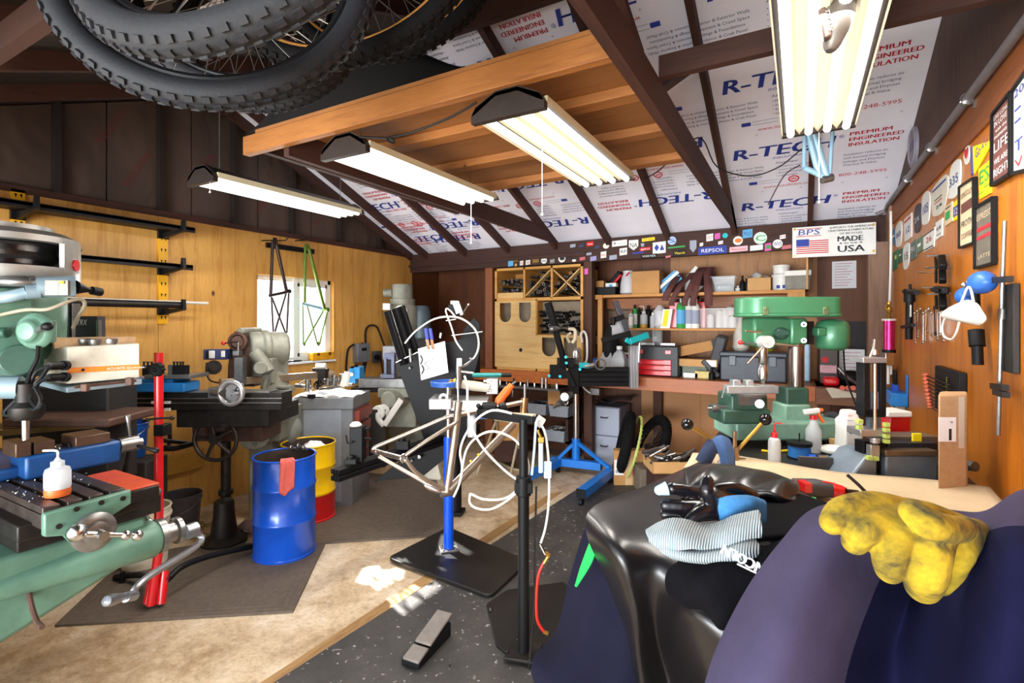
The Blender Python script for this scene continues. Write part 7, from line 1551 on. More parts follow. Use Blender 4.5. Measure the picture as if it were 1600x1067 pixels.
f = MB(); f.cyl(P(1042,763,tg - .03),P(1030,766,tg - .03),.017,.012,14); f.sph(P(1030,766,tg - .03),.012); build(f,'fingertip',mat('pale_blue_knit','#9fc6e2',.8,0,.1,40),g,'pale blue fingertip')
f = MB()
for k,(yy,dx) in enumerate(((786,0),(797,4),(808,8))): f.tube(spl([P(1118 + dx,yy + 4,tg - .07),P(1140,yy - 3 + 2 * k,tg - .08),P(1170,yy - 4 + k,tg - .07),P(1190,yy + 2,tg - .04)],5),.014,10); f.sph(P(1190,yy + 2,tg - .04),.014)
build(f,'cuff',mat('blue_knit','#3d7fb8',.9,0,.2,60,.4),g,'blue knitted cuff',rem=.005)
kn = bpy.data.materials.new('grey_rib_knit'); t,b = nt(kn); v = _coords(t,(1,1,1)); wv = t.nodes.new('ShaderNodeTexWave'); wv.inputs['Scale'].default_value = 60; wv.inputs['Distortion'].default_value = 1; t.links.new(v,wv.inputs[0])
t.links.new(_ramp(t,wv.outputs['Fac'],[(.2,'#8398a4'),(.7,'#c5cdd0')]),b.inputs['Base Color']); b.inputs['Roughness'].default_value = .95; _bump(t,b,wv.outputs['Fac'],.8,.006)
g = thing('knit_cuff','grey ribbed knit glove cuff folded on the leather under the blue cuff','glove',P(1100,850,1.25))
for rows in ([[(1010,832,1.22),(1050,812,1.2),(1110,822,1.2),(1150,808,1.18),(1188,800,1.16)],[(1014,842,1.18),(1060,838,1.14),(1110,842,1.14),(1150,830,1.12),(1190,818,1.12)],[(1035,858,1.16),(1080,858,1.12),(1120,858,1.12),(1160,846,1.1),(1186,838,1.12)]],
             [[(1012,840,1.2),(1060,860,1.15),(1120,862,1.13),(1155,850,1.11),(1178,842,1.12)],[(1030,856,1.16),(1070,868,1.12),(1120,870,1.1),(1160,860,1.08),(1184,855,1.1)],[(1050,868,1.16),(1080,874,1.13),(1125,876,1.12),(1160,870,1.1),(1180,866,1.12)]]):
    f = patch(rows,8); build(f,'folded_rib',kn,g,sol=.016,sub=1)
# red and black power tool on the hide, striped pens
g = thing('cordless_tool','black and red cordless tool lying on the tan hide','tool',P(1290,772,1.8))
f = MB(); f.tube([P(1240,762,1.85),P(1275,763,1.83),P(1300,766,1.82)],[.034,.034,.026],14); build(f,'body',mat('graphite_plastic','#3a3a40',.5),g)
f = MB(); f.tube([P(1300,766,1.82),P(1316,768,1.81),P(1322,769,1.8)],[.028,.022,.016],12); cb(f,1258,770,1269,756,1.77,.05); f.tube([P(1262,753,1.83),P(1290,755,1.82),P(1305,758,1.82)],.008); build(f,'red_trim',redp,g)
f = MB(); f.cyl(P(1322,769,1.8),P(1340,771,1.8),.012); f.tube(spl([P(1324,742,1.85),P(1340,756,1.82),P(1352,768,1.8),P(1358,772,1.8)],4),.006); build(f,'bit_and_hook',darksteel,g)
for yy,mm,l_ in ((779,letgr,'green strip lying in front of the cordless tool'),(786,redp,'red strip lying in front of the cordless tool')):
    f = MB(); f.beam(P(1236,yy - 2,1.66),P(1276,yy + 2,1.64),.03,.008); build(f,'marker_strip',mm,None,l_,'strip')
# purple jacket over a stool
g = thing('work_jacket','faded purple and navy work jacket heaped in the near right corner','jacket',(.32,.62,0))
f = patch([[(1350,782,1.22),(1385,776,1.2),(1420,785,1.18),(1500,800,1.16),(1545,800,1.14),(1600,768,1.12),(1660,775,1.12)],
           [(1272,800,1.1),(1330,800,1.02),(1400,835,1.06),(1480,850,1.08),(1540,815,1.0),(1600,795,.92),(1680,800,.95)],
           [(1222,850,1.05),(1285,860,.95),(1350,875,1.0),(1440,905,1.1),(1500,870,.96),(1590,850,.82),(1690,860,.85)],
           [(1178,905,1.02),(1240,930,.90),(1320,935,.93),(1410,955,1.06),(1480,930,.95),(1580,920,.78),(1700,930,.8)],
           [(1140,970,1.0),(1205,1000,.86),(1290,1010,.88),(1390,1010,1.04),(1460,1000,.94),(1570,1000,.76),(1710,1010,.78)],
           [(1108,1050,.98),(1180,1080,.84),(1270,1090,.86),(1380,1080,1.0),(1450,1080,.93),(1560,1080,.75),(1720,1090,.77)],
           [(1090,1150,.98),(1165,1190,.84),(1260,1200,.86),(1370,1180,.98),(1445,1180,.92),(1560,1200,.75),(1720,1200,.77)],
           [(1080,1330,.98),(1160,1350,.86),(1260,1350,.88),(1370,1350,.98),(1445,1350,.93),(1560,1350,.78),(1720,1350,.8)]],9,
          lambda u,v: V((0,0,.005 * math.sin(17 * u + 3 * v) * math.sin(8 * v))))
nv_ = mat('deep_navy_cloth','#121230',.92,0,.15,12,.15,0,.1)
f.m = [1 if (k % 54) >= 21 and k // 54 > 14 else 0 for k in range(len(f.f))]
build(f,'jacket_cloth',[purp,nv_],g,sol=.012,sub=1)
f = MB(); f.cyl((.36,.86,.0),(.36,.86,1.02),.04,None,14); f.cyl((.36,.86,.98),(.36,.86,1.04),.15,None,24); f.cyl((.36,.86,0),(.36,.86,.04),.16,None,24); build(f,'work_stool',blackpaint,None,'black pedestal stool hidden under the purple jacket','stool',bev=.01)
# yellow suede glove
m = bpy.data.materials.new('dirty_yellow_suede'); t,b = nt(m); v = _coords(t,(1,1,1))
c = _ramp(t,_noise(t,v,13,4,.6,.5),[(.36,'#3b3520'),(.52,'#9c8418'),(.66,'#bd9f1e')]); c = _mix(t,c,_ramp(t,_noise(t,v,90,2),[(.3,(.75,.75,.75,1)),(.7,(1,1,1,1))]),1,'MULTIPLY')
t.links.new(c,b.inputs['Base Color']); b.inputs['Roughness'].default_value = .95; _bump(t,b,_noise(t,v,150,2),.3,.002)
f = MB(); d_ = .885
for pts in ([(1420,798,d_ + .04,.022),(1365,788,d_ + .03,.024),(1318,798,d_ + .01,.025),(1300,816,d_ - .0,.021)],
            [(1430,806,d_ + .02,.022),(1385,812,d_ - .0,.024),(1350,828,d_ - .02,.025),(1336,846,d_ - .01,.022)],
            [(1440,815,d_ + .01,.022),(1405,836,d_ - .02,.026),(1390,866,d_ - .03,.027),(1390,890,d_ - .01,.023)],
            [(1470,825,d_ + .0,.026),(1452,862,d_ - .04,.033),(1446,892,d_ - .03,.034),(1442,916,d_ - .0,.028)],
            [(1525,826,d_ + .03,.018),(1485,826,d_ - .04,.023),(1450,818,d_ - .06,.025),(1426,800,d_ - .045,.021)],
            [(1530,828,d_ + .03,.016),(1495,860,d_ - .01,.028),(1480,890,d_ - .0,.026),(1468,912,d_ + .01,.020)],
            [(1385,794,d_ + .04,.024),(1450,808,d_ + .035,.028),(1522,830,d_ + .05,.02)]):
    q = spl([P(*p[:3]) for p in pts],5); r = [pts[min(3,len(pts) - 1,int(i / 5))][3] * (1 - i % 5 / 5) + pts[min(len(pts) - 1,int(i / 5) + 1)][3] * (i % 5 / 5) for i in range(len(q))]
    f.tube(q,r,14); f.sph(q[-1],r[-1],0,14,10); f.sph(q[0],r[0],0,14,10)
build(f,'suede_glove',m,None,'dirty yellow suede work glove lying on top of the purple jacket','glove',rem=.003)
# ---------------------------------------------------------------- right wall: plates, signs, tools
def wp(px,py,off=.0): return PX(px,py,XR - off)
def plaque(name,lab,cat,pts,mats,group=None,th=.008,texts=(),rnd=False,border=0):
    w = [wp(*p) for p in pts]; c = sum(w,V()) / len(w)
    g = thing(name,lab,cat,V((XR - .001,c.y,min(q.z for q in w))),0,group)
    poly = [(-(q.y),q.z) for q in w]
    if rnd:
        sp = spl([V((a,b_,0)) for a,b_ in poly],5,True); poly = [(q.x,q.y) for q in sp]
    f = MB(); f.prism(poly,(XR - .001,0,0),-EY,UP,-th if (-EY).cross(UP).x > 0 else th); build(f,'panel',mats[0],g)
    if border:
        f = MB(); n = len(w)
        for i in range(n): f.beam(V((XR - th,w[i].y,w[i].z)),V((XR - th,w[(i + 1) % n].y,w[(i + 1) % n].z)),border,.018,0,EX)
        build(f,'frame_edge',black,g)
    if texts:
        y1 = max(q.y for q in w); y0 = min(q.y for q in w); z0 = min(q.z for q in w); z1 = max(q.z for q in w); W_ = y1 - y0; H_ = z1 - z0
        f = MB()
        for tx,u,v_,h,m_,wd in texts:
            o = V((XR - th - .003,y1 - u * W_,z1 - v_ * H_))
            if tx == '#': f.bx((XR - th - .002,o.y,o.z),(XR - th - .0025,o.y - wd * W_,o.z + h * H_),m_)
            else: f.text(tx,o,-EY,UP,h * H_,m_,'l',wd * W_)
        build(f,'printing',mats[1:],g)
    return g
brn = mat('sign_brown','#6f4038',.6); cream = mat('cream_board','#d9c3a0',.7,0,.1)
plaque('wall_sign','brown framed sign lettered LIFE and RIGHT at the upper right of the wall','sign',[(1559,178),(1588,143),(1588,270),(1558,289)],[brn,lettw],None,.012,[('LIVE LONG',.1,.14,.05,0,.8),('IN LOVE',.12,.24,.07,0,.7),('with the',.2,.32,.04,0,.6),('moments',.12,.4,.05,0,.7),('LIFE',.08,.58,.13,0,.84),('WE ARE',.12,.74,.07,0,.74),('RIGHT',.08,.9,.10,0,.84)],False,.012)
plaque('wall_sign','white framed sign cut off by the right edge of the view','sign',[(1591,141),(1625,95),(1625,262),(1591,270)],[whitep,lettb,lettr],None,.012,[('20',.06,.16,.08,0,.5),('#',.1,.3,.02,0,.3),('#',.1,.42,.02,0,.3),('T',.1,.72,.12,0,.4),('V',.1,.88,.09,1,.4)],False,.012)
plaque('pennant','yellow pennant lettered Go beside the brown sign','pennant',[(1522,229),(1556,217),(1524,273)],[lety,lettb],None,.004,[('Go',.15,.5,.3,0,.26),("A's!",.45,.42,.18,0,.3)])
plaque('pennant_band','narrow purple band at the left edge of the yellow pennant','band',[(1519,231),(1522,228),(1523,271),(1520,274)],[mat('purple_band','#57508c',.7)],None,.006)
plaque('heart_card','small white oval with a red heart near the pennant','card',[(1508,240),(1513,226),(1517,235),(1515,252),(1511,257),(1508,250)],[whitep,lettr],None,.004,[('♥',.12,.66,.4,0,.76)],True)
plaque('wall_sign','yellow sign with a green monogram under the pennant','sign',[(1531,264),(1551,248),(1551,301),(1533,311)],[lety,letgr],None,.004,[('ES',.05,.55,.42,0,.85),('#',.05,.82,.03,0,.4),('#',.5,.72,.03,0,.45),('#',.1,.2,.02,0,.5)])
plaque('framed_print','tan framed print with dark lettering, left of the darker framed print','picture',[(1505,292),(1528,277),(1528,379),(1505,387)],[cream,brn,lettk],None,.01,[('LINCOLN',.1,.22,.09,0,.8),('#',.1,.45,.15,0,.8),('FROTH',.1,.68,.1,1,.8),('COFFEE',.1,.86,.08,0,.8)],False,.009)
plaque('framed_print','dark framed print lettered ESPRESSO below the yellow monogram sign','picture',[(1531,324),(1559,308),(1559,411),(1530,419)],[mat('grey_print_board','#6b6358',.6,0,.3,25),cream,lettr],None,.01,[('ESPRESSO',.08,.24,.1,0,.84),('#',.1,.42,.06,1,.8),('#',.1,.55,.05,1,.8),('LATTE',.15,.86,.06,0,.7)],False,.011)
grp = 'race number plates on the right wall'
for nm,lab,pts,cols,tx,rnd in (
    ('number_plate','white race number plate reading 335 with a pointed bottom',[(1488,262),(1502,249),(1502,287),(1495,307),(1485,310),(1484,303)],[whitep,lettb],[('335',.1,.6,.26,0,.8)],True),
    ('number_plate','large race plate with a black border and faded print',[(1458,298),(1481,272),(1482,300),(1475,330),(1462,338),(1458,330)],[mat('faded_plate','#d6d0c0',.6,0,.15),lettk,lettb,lettr],[('#',.05,.16,.06,1,.9),('#',.2,.5,.03,0,.5),('#',.2,.6,.03,2,.5),('24',.3,.8,.1,0,.4)],True),
    ('number_plate','narrow race plate reading 105 next to the large bordered plate',[(1443,308),(1454,300),(1453,343),(1446,351),(1442,345)],[whitep,lettb],[('105',.1,.65,.3,0,.8)],True),
    ('number_plate','dark race plate between two white plates',[(1431,326),(1440,319),(1439,355),(1433,364),(1430,358)],[mat('dark_plate','#3f3c44',.6),lettw],[('216',.15,.6,.2,0,.7)],True),
    ('number_plate','pale race plate with red top stripe, left of the dark plate',[(1414,343),(1426,332),(1426,370),(1415,378)],[whitep,lettr,lettb],[('#',.1,.2,.08,0,.8),('12',.2,.7,.25,1,.6)],False),
    ('number_plate','small white plate second from the alcove corner in the top row',[(1401,355),(1410,346),(1409,380),(1403,386),(1401,380)],[whitep,lettb],[('80',.1,.6,.25,0,.8)],True),
    ('number_plate','blue plate at the alcove corner end of the top row',[(1392,364),(1400,355),(1400,380),(1393,387)],[mat('steel_blue_plate','#3e6f98',.6),lettw],[('#',.1,.5,.1,0,.8)],False),
    ('calendar_card','white card with a red number 26 in the lower row',[(1445,371),(1463,354),(1461,385),(1445,394)],[whitep,lettr,lettk],[('26',.25,.6,.3,0,.5),('#',.05,.12,.06,1,.9),('#',.05,.95,.06,1,.8)],False),
    ('number_card','small white card numbered 64 right of the red 26 card',[(1464,348),(1475,340),(1474,368),(1464,375)],[whitep,lettk],[('64',.2,.55,.25,0,.6),('#',.2,.8,.04,0,.6)],False),
    ('photo_card','small green grey photograph left of the red 26 card',[(1434,375),(1444,367),(1444,390),(1434,397)],[mat('green_photo','#6c7f63',.6,0,.4,30),lettw],[('#',.2,.6,.2,0,.5)],False),
    ('photo_card','green grey photograph between the small photo and the white 15 plate',[(1424,381),(1433,373),(1433,402),(1424,408)],[mat('grey_photo','#5d6f66',.6,0,.4,30),lettw],[('91',.2,.6,.3,0,.6)],False),
    ('number_plate','white pointed plate numbered 15 in the lower row',[(1413,388),(1422,380),(1421,410),(1417,421),(1413,416)],[whitep,lettk],[('15',.15,.6,.3,0,.7)],True),
    ('number_card','green card with a yellow dot nearest the alcove corner in the lower row',[(1395,397),(1404,389),(1403,418),(1395,425)],[mat('deep_green_card','#20694c',.6),lety],[('#',.55,.45,.2,0,.3)],False),
    ('number_card','dark green card second from the alcove corner in the lower row',[(1405,391),(1412,387),(1412,408),(1405,412)],[mat('forest_card','#2c5a3c',.6),lettw],[('#',.2,.5,.1,0,.5)],False),
    ('map_card','pale card with a green map below the large bordered plate',[(1478,324),(1490,314),(1490,345),(1478,354)],[cream,letgr,lettk],[('#',.15,.75,.4,0,.6),('#',.2,.2,.06,1,.6)],False),
    ('number_card','yellow and purple card reading 122 left of the tan framed print',[(1492,317),(1504,306),(1504,338),(1492,346)],[lety,lettw,mat('purple_band','#57508c')],[('#',.02,.8,.5,1,.96),('122',.1,.72,.3,0,.8)],False)):
    plaque(nm,lab,'number plate',pts,cols,grp,.005,tx,rnd)
# oval badge on the gable boards
f = MB(); c = PX(1428,230,XR - .002); f.cyl((XR + .004,c.y,c.z),(XR - .012,c.y,c.z),.13,None,32); f.torus((XR - .012,c.y,c.z),EX,.11,.008,32,6); f.text('ECO',(XR - .014,c.y + .06,c.z - .02),-EY,UP,.05,1); build(f,'round_badge',[mat('grey_badge','#8d8794',.6,0,.2),lettb],None,'grey round badge on the dark gable boards above the conduit','badge')
# hanging tools
def wt(name,lab,cat,z=None): return thing(name,lab,cat,z)
g = thing('suspension_fork_tool','black pump like tool hanging left of the row of wrenches','tool',wp(1421,530))
f = MB(); f.tube([wp(1421,452,.04),wp(1421,472,.04)],.03,14); f.cyl(wp(1421,470,.04),wp(1420,530,.04),.02,None,14); f.cyl(wp(1414,455,.05),wp(1433,457,.05),.016); f.cyl(wp(1410,511,.05),wp(1427,508,.05),.012); f.cyl(wp(1422,452,.04),wp(1422,444,.04),.008); build(f,'body',black,g); f = MB(); a,b_ = wp(1422,495,.065),wp(1424,476,.065); f.bx((a.x,a.y,a.z),(a.x - .002,b_.y,b_.z)); build(f,'white_mark',whitep,g)
for pts,lab in (([(1471,402),(1474,418)],'black bracket tool hanging highest above the wrenches'),([(1472,421),(1473,440)],'black bracket tool hanging below the highest one'),([(1464,452),(1477,454)],'short black clamp tool in the middle of the hanging column'),([(1472,462),(1474,482)],'black bracket tool hanging lowest, just above the wrenches')):
    g = thing('bracket_tool',lab,'tool',wp(*pts[1])); f = MB(); a,b_ = wp(*pts[0],.03),wp(*pts[1],.04); f.beam(a,b_,.03,.035); f.beam(a + V((-.02,.02,.0)),b_ + V((-.02,.03,0)),.012,.02); build(f,'body',black,g,bev=.006); f = MB(); f.cyl(V((XR,a.y,a.z + .01)),V((XR - .09,a.y,a.z + .01)),.004); build(f,'peg',steel,g)
random.seed(6)
for k in range(11):
    px = 1429 + k * 4.4; top = 489 - (k % 3) * 3 - (5 if k == 7 else 0); ln = random.choice([34,40,46]); g = thing('wrench','chrome wrench hanging in the row on the orange wall beside the white mask','wrench',wp(px,top + ln),0,'chrome wrenches hanging in a row')
    f = MB(); a,b_ = wp(px,top,.02),wp(px + random.uniform(-3,2),top + ln,.02); f.beam(a,b_,.009,.004); f.torus(a,EX,.009,.004,14,6); f.cyl(b_ + EX * .004,b_ - EX * .004,.011,None,10); build(f,'shank',bright if k != 7 else darksteel,g)
for k,(a,b_) in enumerate((((1483,418),(1510,422)),((1470,426),(1493,428)))): f = MB(); p = wp(*a); f.cyl(V((XR,p.y,p.z)),V((XR - .1,p.y - .02,p.z + .004)),.004); build(f,'wall_peg',bright,None,('bright peg sticking out right of the black brackets','lower bright peg beside the black brackets')[k],'peg')
g = thing('dumbbell_hook','blue dumbbell shaped hook with silver ball pins holding the white mask','hook',wp(1523,455))
p = wp(1523,452,.07); f = MB(); f.ell(p + EY * .12 - UP * .02,(.035,0,0),(0,.05,0),(0,0,.035)); f.ell(p - EY * .09 + UP * .02,(.042,0,0),(0,.07,0),(0,0,.042)); f.cyl(p + EY * .1 - UP * .015,p - EY * .06 + UP * .015,.02); build(f,'grip',mat('hook_blue','#2b62b8',.4,0,.15),g)
f = MB()
for px,py in ((1507,445),(1514,441)): q = wp(px,py,.1); f.cyl(q,q - UP * .03 + EX * .04,.006); f.sph(q,.011)
build(f,'ball_pin',bright,g)
f = MB(); f.cyl(wp(1524,455,.05),wp(1526,500,.04),.014,None,14); f.cyl(wp(1525,516,.04),wp(1527,541,.04),.026,None,16); f.cyl(wp(1527,541,.04),wp(1528,570,.04),.018,None,14); build(f,'post',black,g)
g = thing('dust_mask','white folded dust mask with straps hanging from the blue hook','mask',wp(1507,505,.12))
f = MB(); mo = [(1472,495),(1480,486),(1497,474),(1512,469),(1526,473),(1534,484),(1541,498),(1530,508),(1512,505),(1490,501)]
w_ = [wp(a,b_,.12) for a,b_ in mo]; c = sum(w_,V()) / len(w_); top = c - EX * .05; ring = spl(w_,3,True); mid = [(q * .55 + c * .45) - EX * .035 for q in ring]; n = len(ring)
f.add(ring + mid + [top],[(i,(i + 1) % n,n + (i + 1) % n,n + i) for i in range(n)] + [(n + i,n + (i + 1) % n,2 * n) for i in range(n)]); build(f,'shell',mat('white_mask','#eceae6',.8,0,.04),g,sol=.003)
f = MB(); f.tube(spl([wp(1500,478,.13),wp(1506,462,.12),wp(1512,449,.11),wp(1517,452,.11),wp(1521,470,.13)],6),.004,6); f.tube(spl([wp(1476,497,.13),wp(1472,512,.13),wp(1475,525,.13),wp(1486,530,.13),wp(1494,520,.13),wp(1499,503,.13)],6),.004,6); build(f,'strap',whitep,g)
g = thing('bar_clamp','long thin steel bar clamp hanging on the right wall','clamp',wp(1561,680)); f = MB(); f.tube([wp(1570,345,.03),wp(1566,450,.03),wp(1560,680,.03)],.007,8); f.cyl(wp(1566,482,.03),wp(1565,498,.03),.012); build(f,'bar',steel,g); f = MB(); f.beam(wp(1553,438,.05),wp(1578,436,.05),.02,.02); f.beam(wp(1552,603,.05),wp(1571,606,.05),.02,.02); f.beam(wp(1556,612,.05),wp(1572,617,.05),.02,.02); build(f,'jaw',darksteel,g)
f = MB(); a,b_ = wp(1595,442),wp(1576,580); f.bx((XR - .02,a.y,b_.z),(XR - .001,b_.y,a.z)); build(f,'steel_rule',mat('black_bar','#2a2726',.5,.3),None,'wide black flat bar hung at the right edge of the orange wall','bar',bev=.003)
# ball ended hex keys in their holder
g = thing('hex_key_holder','black hex key holder with lime lettering on the right wall','holder',wp(1490,640)); a,b_ = wp(1512,583),wp(1472,632); f = MB(); f.bx((XR - .03,a.y,b_.z - .02),(XR - .001,b_.y,a.z)); build(f,'plate',black,g,bev=.004)
f = MB(); f.text('ldon',V((XR - .033,wp(1494,600).y,wp(1491,612).z)),UP,EY,.035,0,'l',.07); build(f,'lettering',mat('lime_print','#b8d62a',.6),g)
for k in range(10):
    py = 586 + k * 6 - max(0,k - 6) * 1.2; y_ = wp(1446 + k * .9,py,.045); g = thing('hex_key','hex key with an orange handle stored in the black holder','hex key',y_,0,'orange handled hex keys in the holder')
    f = MB(); f.ell(y_,(.016,0,0),(0,.03 - .0012 * k,0),(0,0,.013 - .0006 * k)); build(f,'handle',mat('salmon_orange','#e8795a',.4),g); f = MB(); e = wp(1485,586 + k * 5.4,.04); f.cyl(y_,V((y_.x,e.y,y_.z)),.004 - .0002 * k,None,8); build(f,'shank',darksteel,g)
g = thing('plier_holder','bright blue plastic holder with two pliers on the right wall','holder',wp(1402,612)); a,b_ = wp(1420,595),wp(1386,610); f = MB(); f.bx((XR - .1,a.y,b_.z),(XR - .001,b_.y,b_.z + .09)); f.bx((XR - .012,a.y,b_.z),(XR - .001,a.y + .05,b_.z + .22)); build(f,'tray',mat('bright_blue_plastic','#1f86e0',.4),g,bev=.006)
for d in (.10,.17): g = thing('pliers','black and blue pliers standing in the bright blue holder, the ' + ('left' if d > .12 else 'right') + ' of two','pliers',V((XR - .05,a.y + d,b_.z + .05))); c = V((XR - .06,a.y + d,b_.z + .04)); f = MB(); f.beam(c,c + UP * .1,.03,.02,1,EY); f.tube([c + UP * .1,c + V((0,.012,.16)),c + V((0,.004,.2))],.008); f.tube([c + UP * .1,c + V((0,-.012,.16)),c + V((0,-.004,.2))],.008); build(f,'body',[black,bluep],g)
g = thing('power_outlet','white wall outlet with a plug and cable below the blue holder','outlet',wp(1408,640)); a,b_ = wp(1415,636),wp(1404,626); f = MB(); f.bx((XR - .03,a.y,b_.z - .07),(XR - .001,b_.y,b_.z)); build(f,'plate',whitep,g,bev=.004); f = MB(); f.tube(spl([wp(1404,632,.05),wp(1396,628,.06),wp(1396,640,.08)],5),.012,8); build(f,'plug',mat('warm_white','#cdbca6',.5),g)
# ---------------------------------------------------------------- sign and stickers on the header beam
YS = 5.159
def hp(px,py,y=YS): return PY(px,py,y)
g = thing('trade_sign','white metal sign reading MADE IN THE USA on the header beam','sign',hp(1304,400,5.035)); q = [hp(*p,5.035) for p in ((1238,403),(1369,397),(1369,343),(1238,356))]
f = MB(); o = q[0]; ux = q[1] - q[0]; uy = q[3] - q[0]; f.obox(o,ux,uy,EY * .012); build(f,'plate',whitep,g,bev=.002)
U = ux.normalized(); W_ = UP; sw = ux.length; sh = uy.length; S2 = lambda u,v_: o + ux * u + uy * v_ - EY * .003
f = MB()
for k in range(7): f.obox(S2(.05,.12 + k * .065),U * sw * .4,UP * sh * .032,EY * .001,1)
f.obox(S2(.05,.36),U * sw * .16,UP * sh * .23,-EY * .002,0)
f.text('BPS',S2(.06,.73),U,UP,sh * .18,0,'l',sw * .28,.15); f.obox(S2(.05,.68),U * sw * .31,UP * sh * .02,EY * .001,1); f.obox(S2(.06,.92),U * sw * .31,UP * sh * .02,EY * .001,1)
for tx,u,v_,h,wd in (('SUPPORTS THE AMERICAN',.46,.88,.06,.5),('CRAFTSMAN & FABRICATORS',.44,.78,.06,.53),('OF BICYCLES',.58,.68,.055,.26),('MADE',.55,.46,.16,.3),('★ IN THE ★',.57,.37,.05,.28),('USA',.55,.12,.2,.32),('www.bicycleparts.example'[:0] or '. . . . . . . . . . . .',.28,.04,.03,.3)): f.text(tx,S2(u,v_),U,UP,sh * h,2,'l',sw * wd,0,.003 if h > .15 else .0006)
build(f,'printing',[lettb,lettr,mat('dark_grey_print','#4a4a50',.6)],g)
for u,v_ in ((.03,.06),(.03,.94),(.97,.1),(.97,.92)): f = MB(); f.cyl(S2(u,v_),S2(u,v_) - EY * .006,.01,None,10); build(f,'screw',brass,g)
STK = [(798,411,9,10,'r',lbl,'blue and red square sticker at the far left of the beam',None),(806,406,10,6,'r',brass,'gold winged sticker near the left end',None),(806,414,4,4,'r',kraftl,'tiny tan square sticker under the gold one',None),(815,411,6,7,'r',whitep,'white square sticker with a red letter',('D',lettr)),(825,410,8,7,'r',whitep,'white and red square sticker beside the white D',('ABS',lettr)),(837,407,11,7,'r',mat('bronze_print','#8a6a2a'),'bronze badge sticker',None),(850,407,10,10,'o',whitep,'round white sticker with blue wings',('w',lettb)),(863,408,8,7,'r',steel,'grey crest sticker',('RUT',lettw)),(878,404,12,12,'o',whitep,'round white sticker with a red band',('●',lettk)),(895,384,9,5,'r',lettg,'grey fish sticker above the conduit',None),(908,384,8,4,'r',lettn,'dark blue wing sticker',None),(922,381,11,7,'r',redp,'red block sticker near the rafter',('moto',lettw)),(933,386,8,4,'r',lettn,'navy strip sticker',None),(947,384,10,9,'o',whitep,'white dome sticker with a yellow star',('*',lety)),(968,380,24,9,'r',whitep,'long white banner sticker',('● ———',lettg)),(990,383,15,16,'s',whitep,'white shield sticker with black NA letters',('NA',lettk)),(1013,374,20,5,'r',lety,'narrow yellow strip sticker',('GO RIDE',lettk)),(1030,387,20,18,'r',whitep,'white and blue bear sticker',('◆▲',lettb)),(1050,376,13,13,'o',mat('pale_blue_print','#b7d0ee'),'round pale blue sticker',('S',lettb)),(1083,385,10,19,'s',lettg,'pale grey figure sticker',None),(1057,386,26,2.5,'r',letgr,'thin green strip sticker',None),(1062,395,20,9,'r',black,'black sticker with yellow script lettering',('Vkarsh',lety)),(1113,391,42,12,'r',lettb,'long blue sticker with white capital lettering',('REPSOL',lettw)),(1014,400,26,6,'r',black,'black strip with white capital lettering',('VORTEX',lettw)),(1008,389,17,5,'r',redp,'red script sticker',('ghi',lettw)),(997,395,18,2.5,'r',lettb,'thin blue strip sticker',None),(974,393,12,11,'r',whitep,'white RP letter sticker',('RP',lettk)),(958,402,12,7,'r',lettg,'grey framed rectangle sticker',None),(943,398,9,10,'r',whitep,'red and white label sticker',('wst',lettr)),(927,404,10,7,'r',mat('lilac_print','#9a96c8'),'lilac grid sticker',None),(918,397,13,4,'r',lettg,'grey script strip sticker',None),(903,397,7,6,'o',lettb,'small round blue sticker',None),(897,407,7,4,'o',whitep,'small white oval sticker',None),(910,404,9,5,'r',mat('rose_print','#c8646c'),'rose script sticker',None),(1109,371,10,11,'r',whitep,'white and red square sticker reading OCT',('OCT',lettr)),(1121,369,8,9,'r',pink,'magenta square sticker',None),(1133,368,8,8,'o',teal,'round teal sticker',None),(1126,379,7,5,'r',lettw,'white slanted H sticker',('H',lettr)),(1153,376,14,14,'o',whitep,'round white sticker with an orange centre',('●',orngp)),(1154,389,26,8,'r',mat('pale_pink_print','#e6b8c0'),'pale pink script banner sticker',('Americana',lettr)),(1168,365,14,13,'r',lbl,'light blue square sticker with dark lettering',('MULE',lettb)),(1188,372,19,19,'o',mat('pale_green_print','#d5e5da'),'large round pale green sticker',('C',letgr)),(1182,387,18,8,'r',lettw,'white bone shaped sticker',None),(1200,386,9,12,'r',pink,'pink and green square sticker',('■',letgr)),(1215,381,14,14,'o',whitep,'round white sticker with blue WVS letters',('WVS',lettb)),(1223,370,8,6,'r',lettw,'small white slanted sticker near the sign',('M',lettr)),(1229,386,13,6,'r',mat('rose_print','#c8646c'),'red and white script sticker touching the sign',None),(1096,382,5,5,'r',lettw,'tiny white square sticker beside the grey figure',('o',lettr)),(1004,383,5,6,'s',lettg,'tiny grey shield sticker',None),(1044,401,8,3,'r',mat('rose_print','#c8646c'),'tiny rose strip sticker',None),(916,424,6,9,'r',pink,'magenta and green sticker on the brown post',None)]
for i,(px,py,w_,h_,sh_,mm,lab,tx) in enumerate(STK):
    yy = YS if i != len(STK) - 1 else 5.168
    c = hp(px,py,yy); t_ = dep(c) / FPX; f = MB(); hw,hh = w_ * t_ / 2,h_ * t_ / 2
    if sh_ == 'o': f.prism([(hw * math.cos(a * .3142),hh * math.sin(a * .3142)) for a in range(20)],c,EX,UP,.002)
    elif sh_ == 's': f.prism([(-hw,hh),(-hw,-hh * .3),(0,-hh),(hw,-hh * .3),(hw,hh)],c,EX,UP,.002)
    else: f.prism([(-hw,-hh - .003),(hw,-hh + .003),(hw,hh + .003),(-hw,hh - .003)],c,EX,UP,.002)
    if tx: f.text(tx[0],c + V((-hw * .8,-.003,-hh * .45)),EX,UP,hh * .9,1,'l',hw * 1.6)
    build(f,'sticker',[mm] + ([tx[1]] if tx else []),None,lab + (' on the header beam' if i != len(STK) - 1 else ''),'sticker','stickers on the dark header beam')
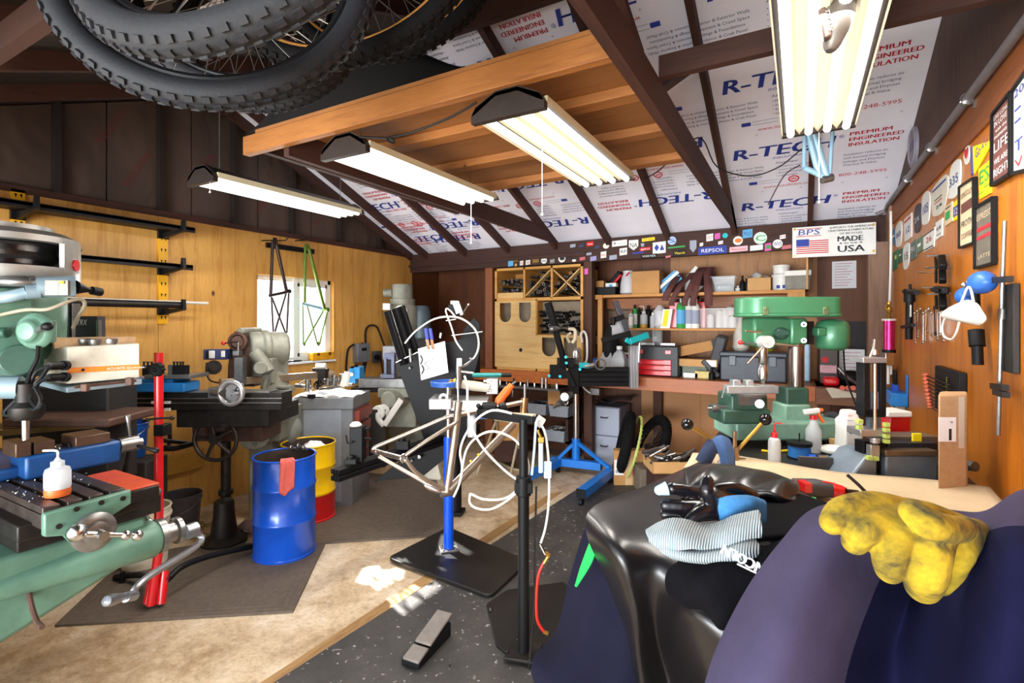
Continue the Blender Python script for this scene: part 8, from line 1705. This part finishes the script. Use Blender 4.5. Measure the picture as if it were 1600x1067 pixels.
# ---------------------------------------------------------------- bicycle wheels hung at the upper left
tan = mat('tan_sidewall','#a8702f',.7,0,.2,10); gr = mat('dusty_grey_rubber','#17171c',.8,0,.35,8,.3); dk2 = mat('blue_black_rubber','#0b0c14',.75,0,.3,14,.2)
for lab,c,ax,R,r,side,mm in (
    ('nearest black wheel hanging at the upper left, seen almost full face',(335,-52,1.13),(.62,-.75,.2),.348,.029,None,dk2),
    ('dusty grey tyred wheel hanging across the top edge, nearest the camera',(380,-138,.96),(.3,-.93,.38),.355,.034,None,gr),
    ('grey tyred wheel seen through the nearest black wheel',(372,-10,1.65),(.6,-.7,.1),.35,.028,None,gr),
    ('tan sidewalled wheel hanging in the middle of the row',(545,-60,1.4),(.35,-.9,.3),.36,.027,tan,rubber),
    ('tan sidewalled wheel hanging farthest right beside the foam boards',(605,-42,1.62),(.4,-.9,.3),.345,.027,tan,rubber),
    ('black wheel low in the row behind the tan sidewalled wheels',(420,42,1.85),(.5,-.8,.2),.345,.028,None,dk2)):
    tyre('bicycle_wheel',lab,P(*c),ax,R,r,side,True,'wheels hung from the roof at the upper left',True,mm,72)  # each is one single wheel
f = MB(); f.bx((-2.6,.62,2.47),(-.5,.66,2.56)); build(f,'hanging_rail',darkwx,None,'dark rail under the roof from which the bicycle wheels hang','rail')
# pale blue frame and saddle hanging by the nearest light
pb = mat('powder_blue_paint','#9cc4dc',.35,.1,.12); th_ = 2.75
g = thing('bicycle_frameset','small powder blue bicycle frame hanging behind the nearest light','bicycle frame',P(1277,282,th_))
for nm,a,b_,r in (('top_tube',(1262,205),(1280,275),.016),('down_tube',(1271,207),(1291,276),.019),('chain_stay',(1257,210),(1256,262),.010),('seat_stay',(1301,200),(1296,275),.010),('seat_tube',(1256,262),(1290,277),.015)): f = MB(); f.cyl(P(*a,th_),P(*b_,th_),r,None,12); build(f,nm,pb,g)
f = MB(); f.cyl(P(1284,281,th_),P(1300,277,th_),.022); build(f,'bottom_bracket',steel,g); f = MB(); f.tube(spl([P(1262,206,th_),P(1262,160,2.8),P(1262,80,2.9)],3),.004); build(f,'hanger',black,g)
g = thing('bicycle_fork','grey carved fork end with dark lettering hanging in front of the nearest light','fork',P(1300,80,1.5))
f = MB(); f.tube(spl([P(1330,-60,1.42),P(1318,0,1.45),P(1308,32,1.46),P(1301,60,1.47),P(1297,80,1.47)],5),[.03] * 5 + [.034,.036,.038,.04,.041,.041,.04,.039,.037,.034,.031,.028,.025,.021,.017,.012],14); build(f,'blade',mat('stone_grey','#5a544e',.4,.3,.15),g)
f = MB(); f.beam(P(1284,15,1.45),P(1293,62,1.45),.035,.02); build(f,'caliper',mat('dark_brown_alloy','#6b5a50',.4,.6),g,bev=.006); f = MB(); f.text('TITAN',P(1289,14,1.43),-UP + RT * .2,RT,.012,0,'l',.06); build(f,'lettering',lettw,g)
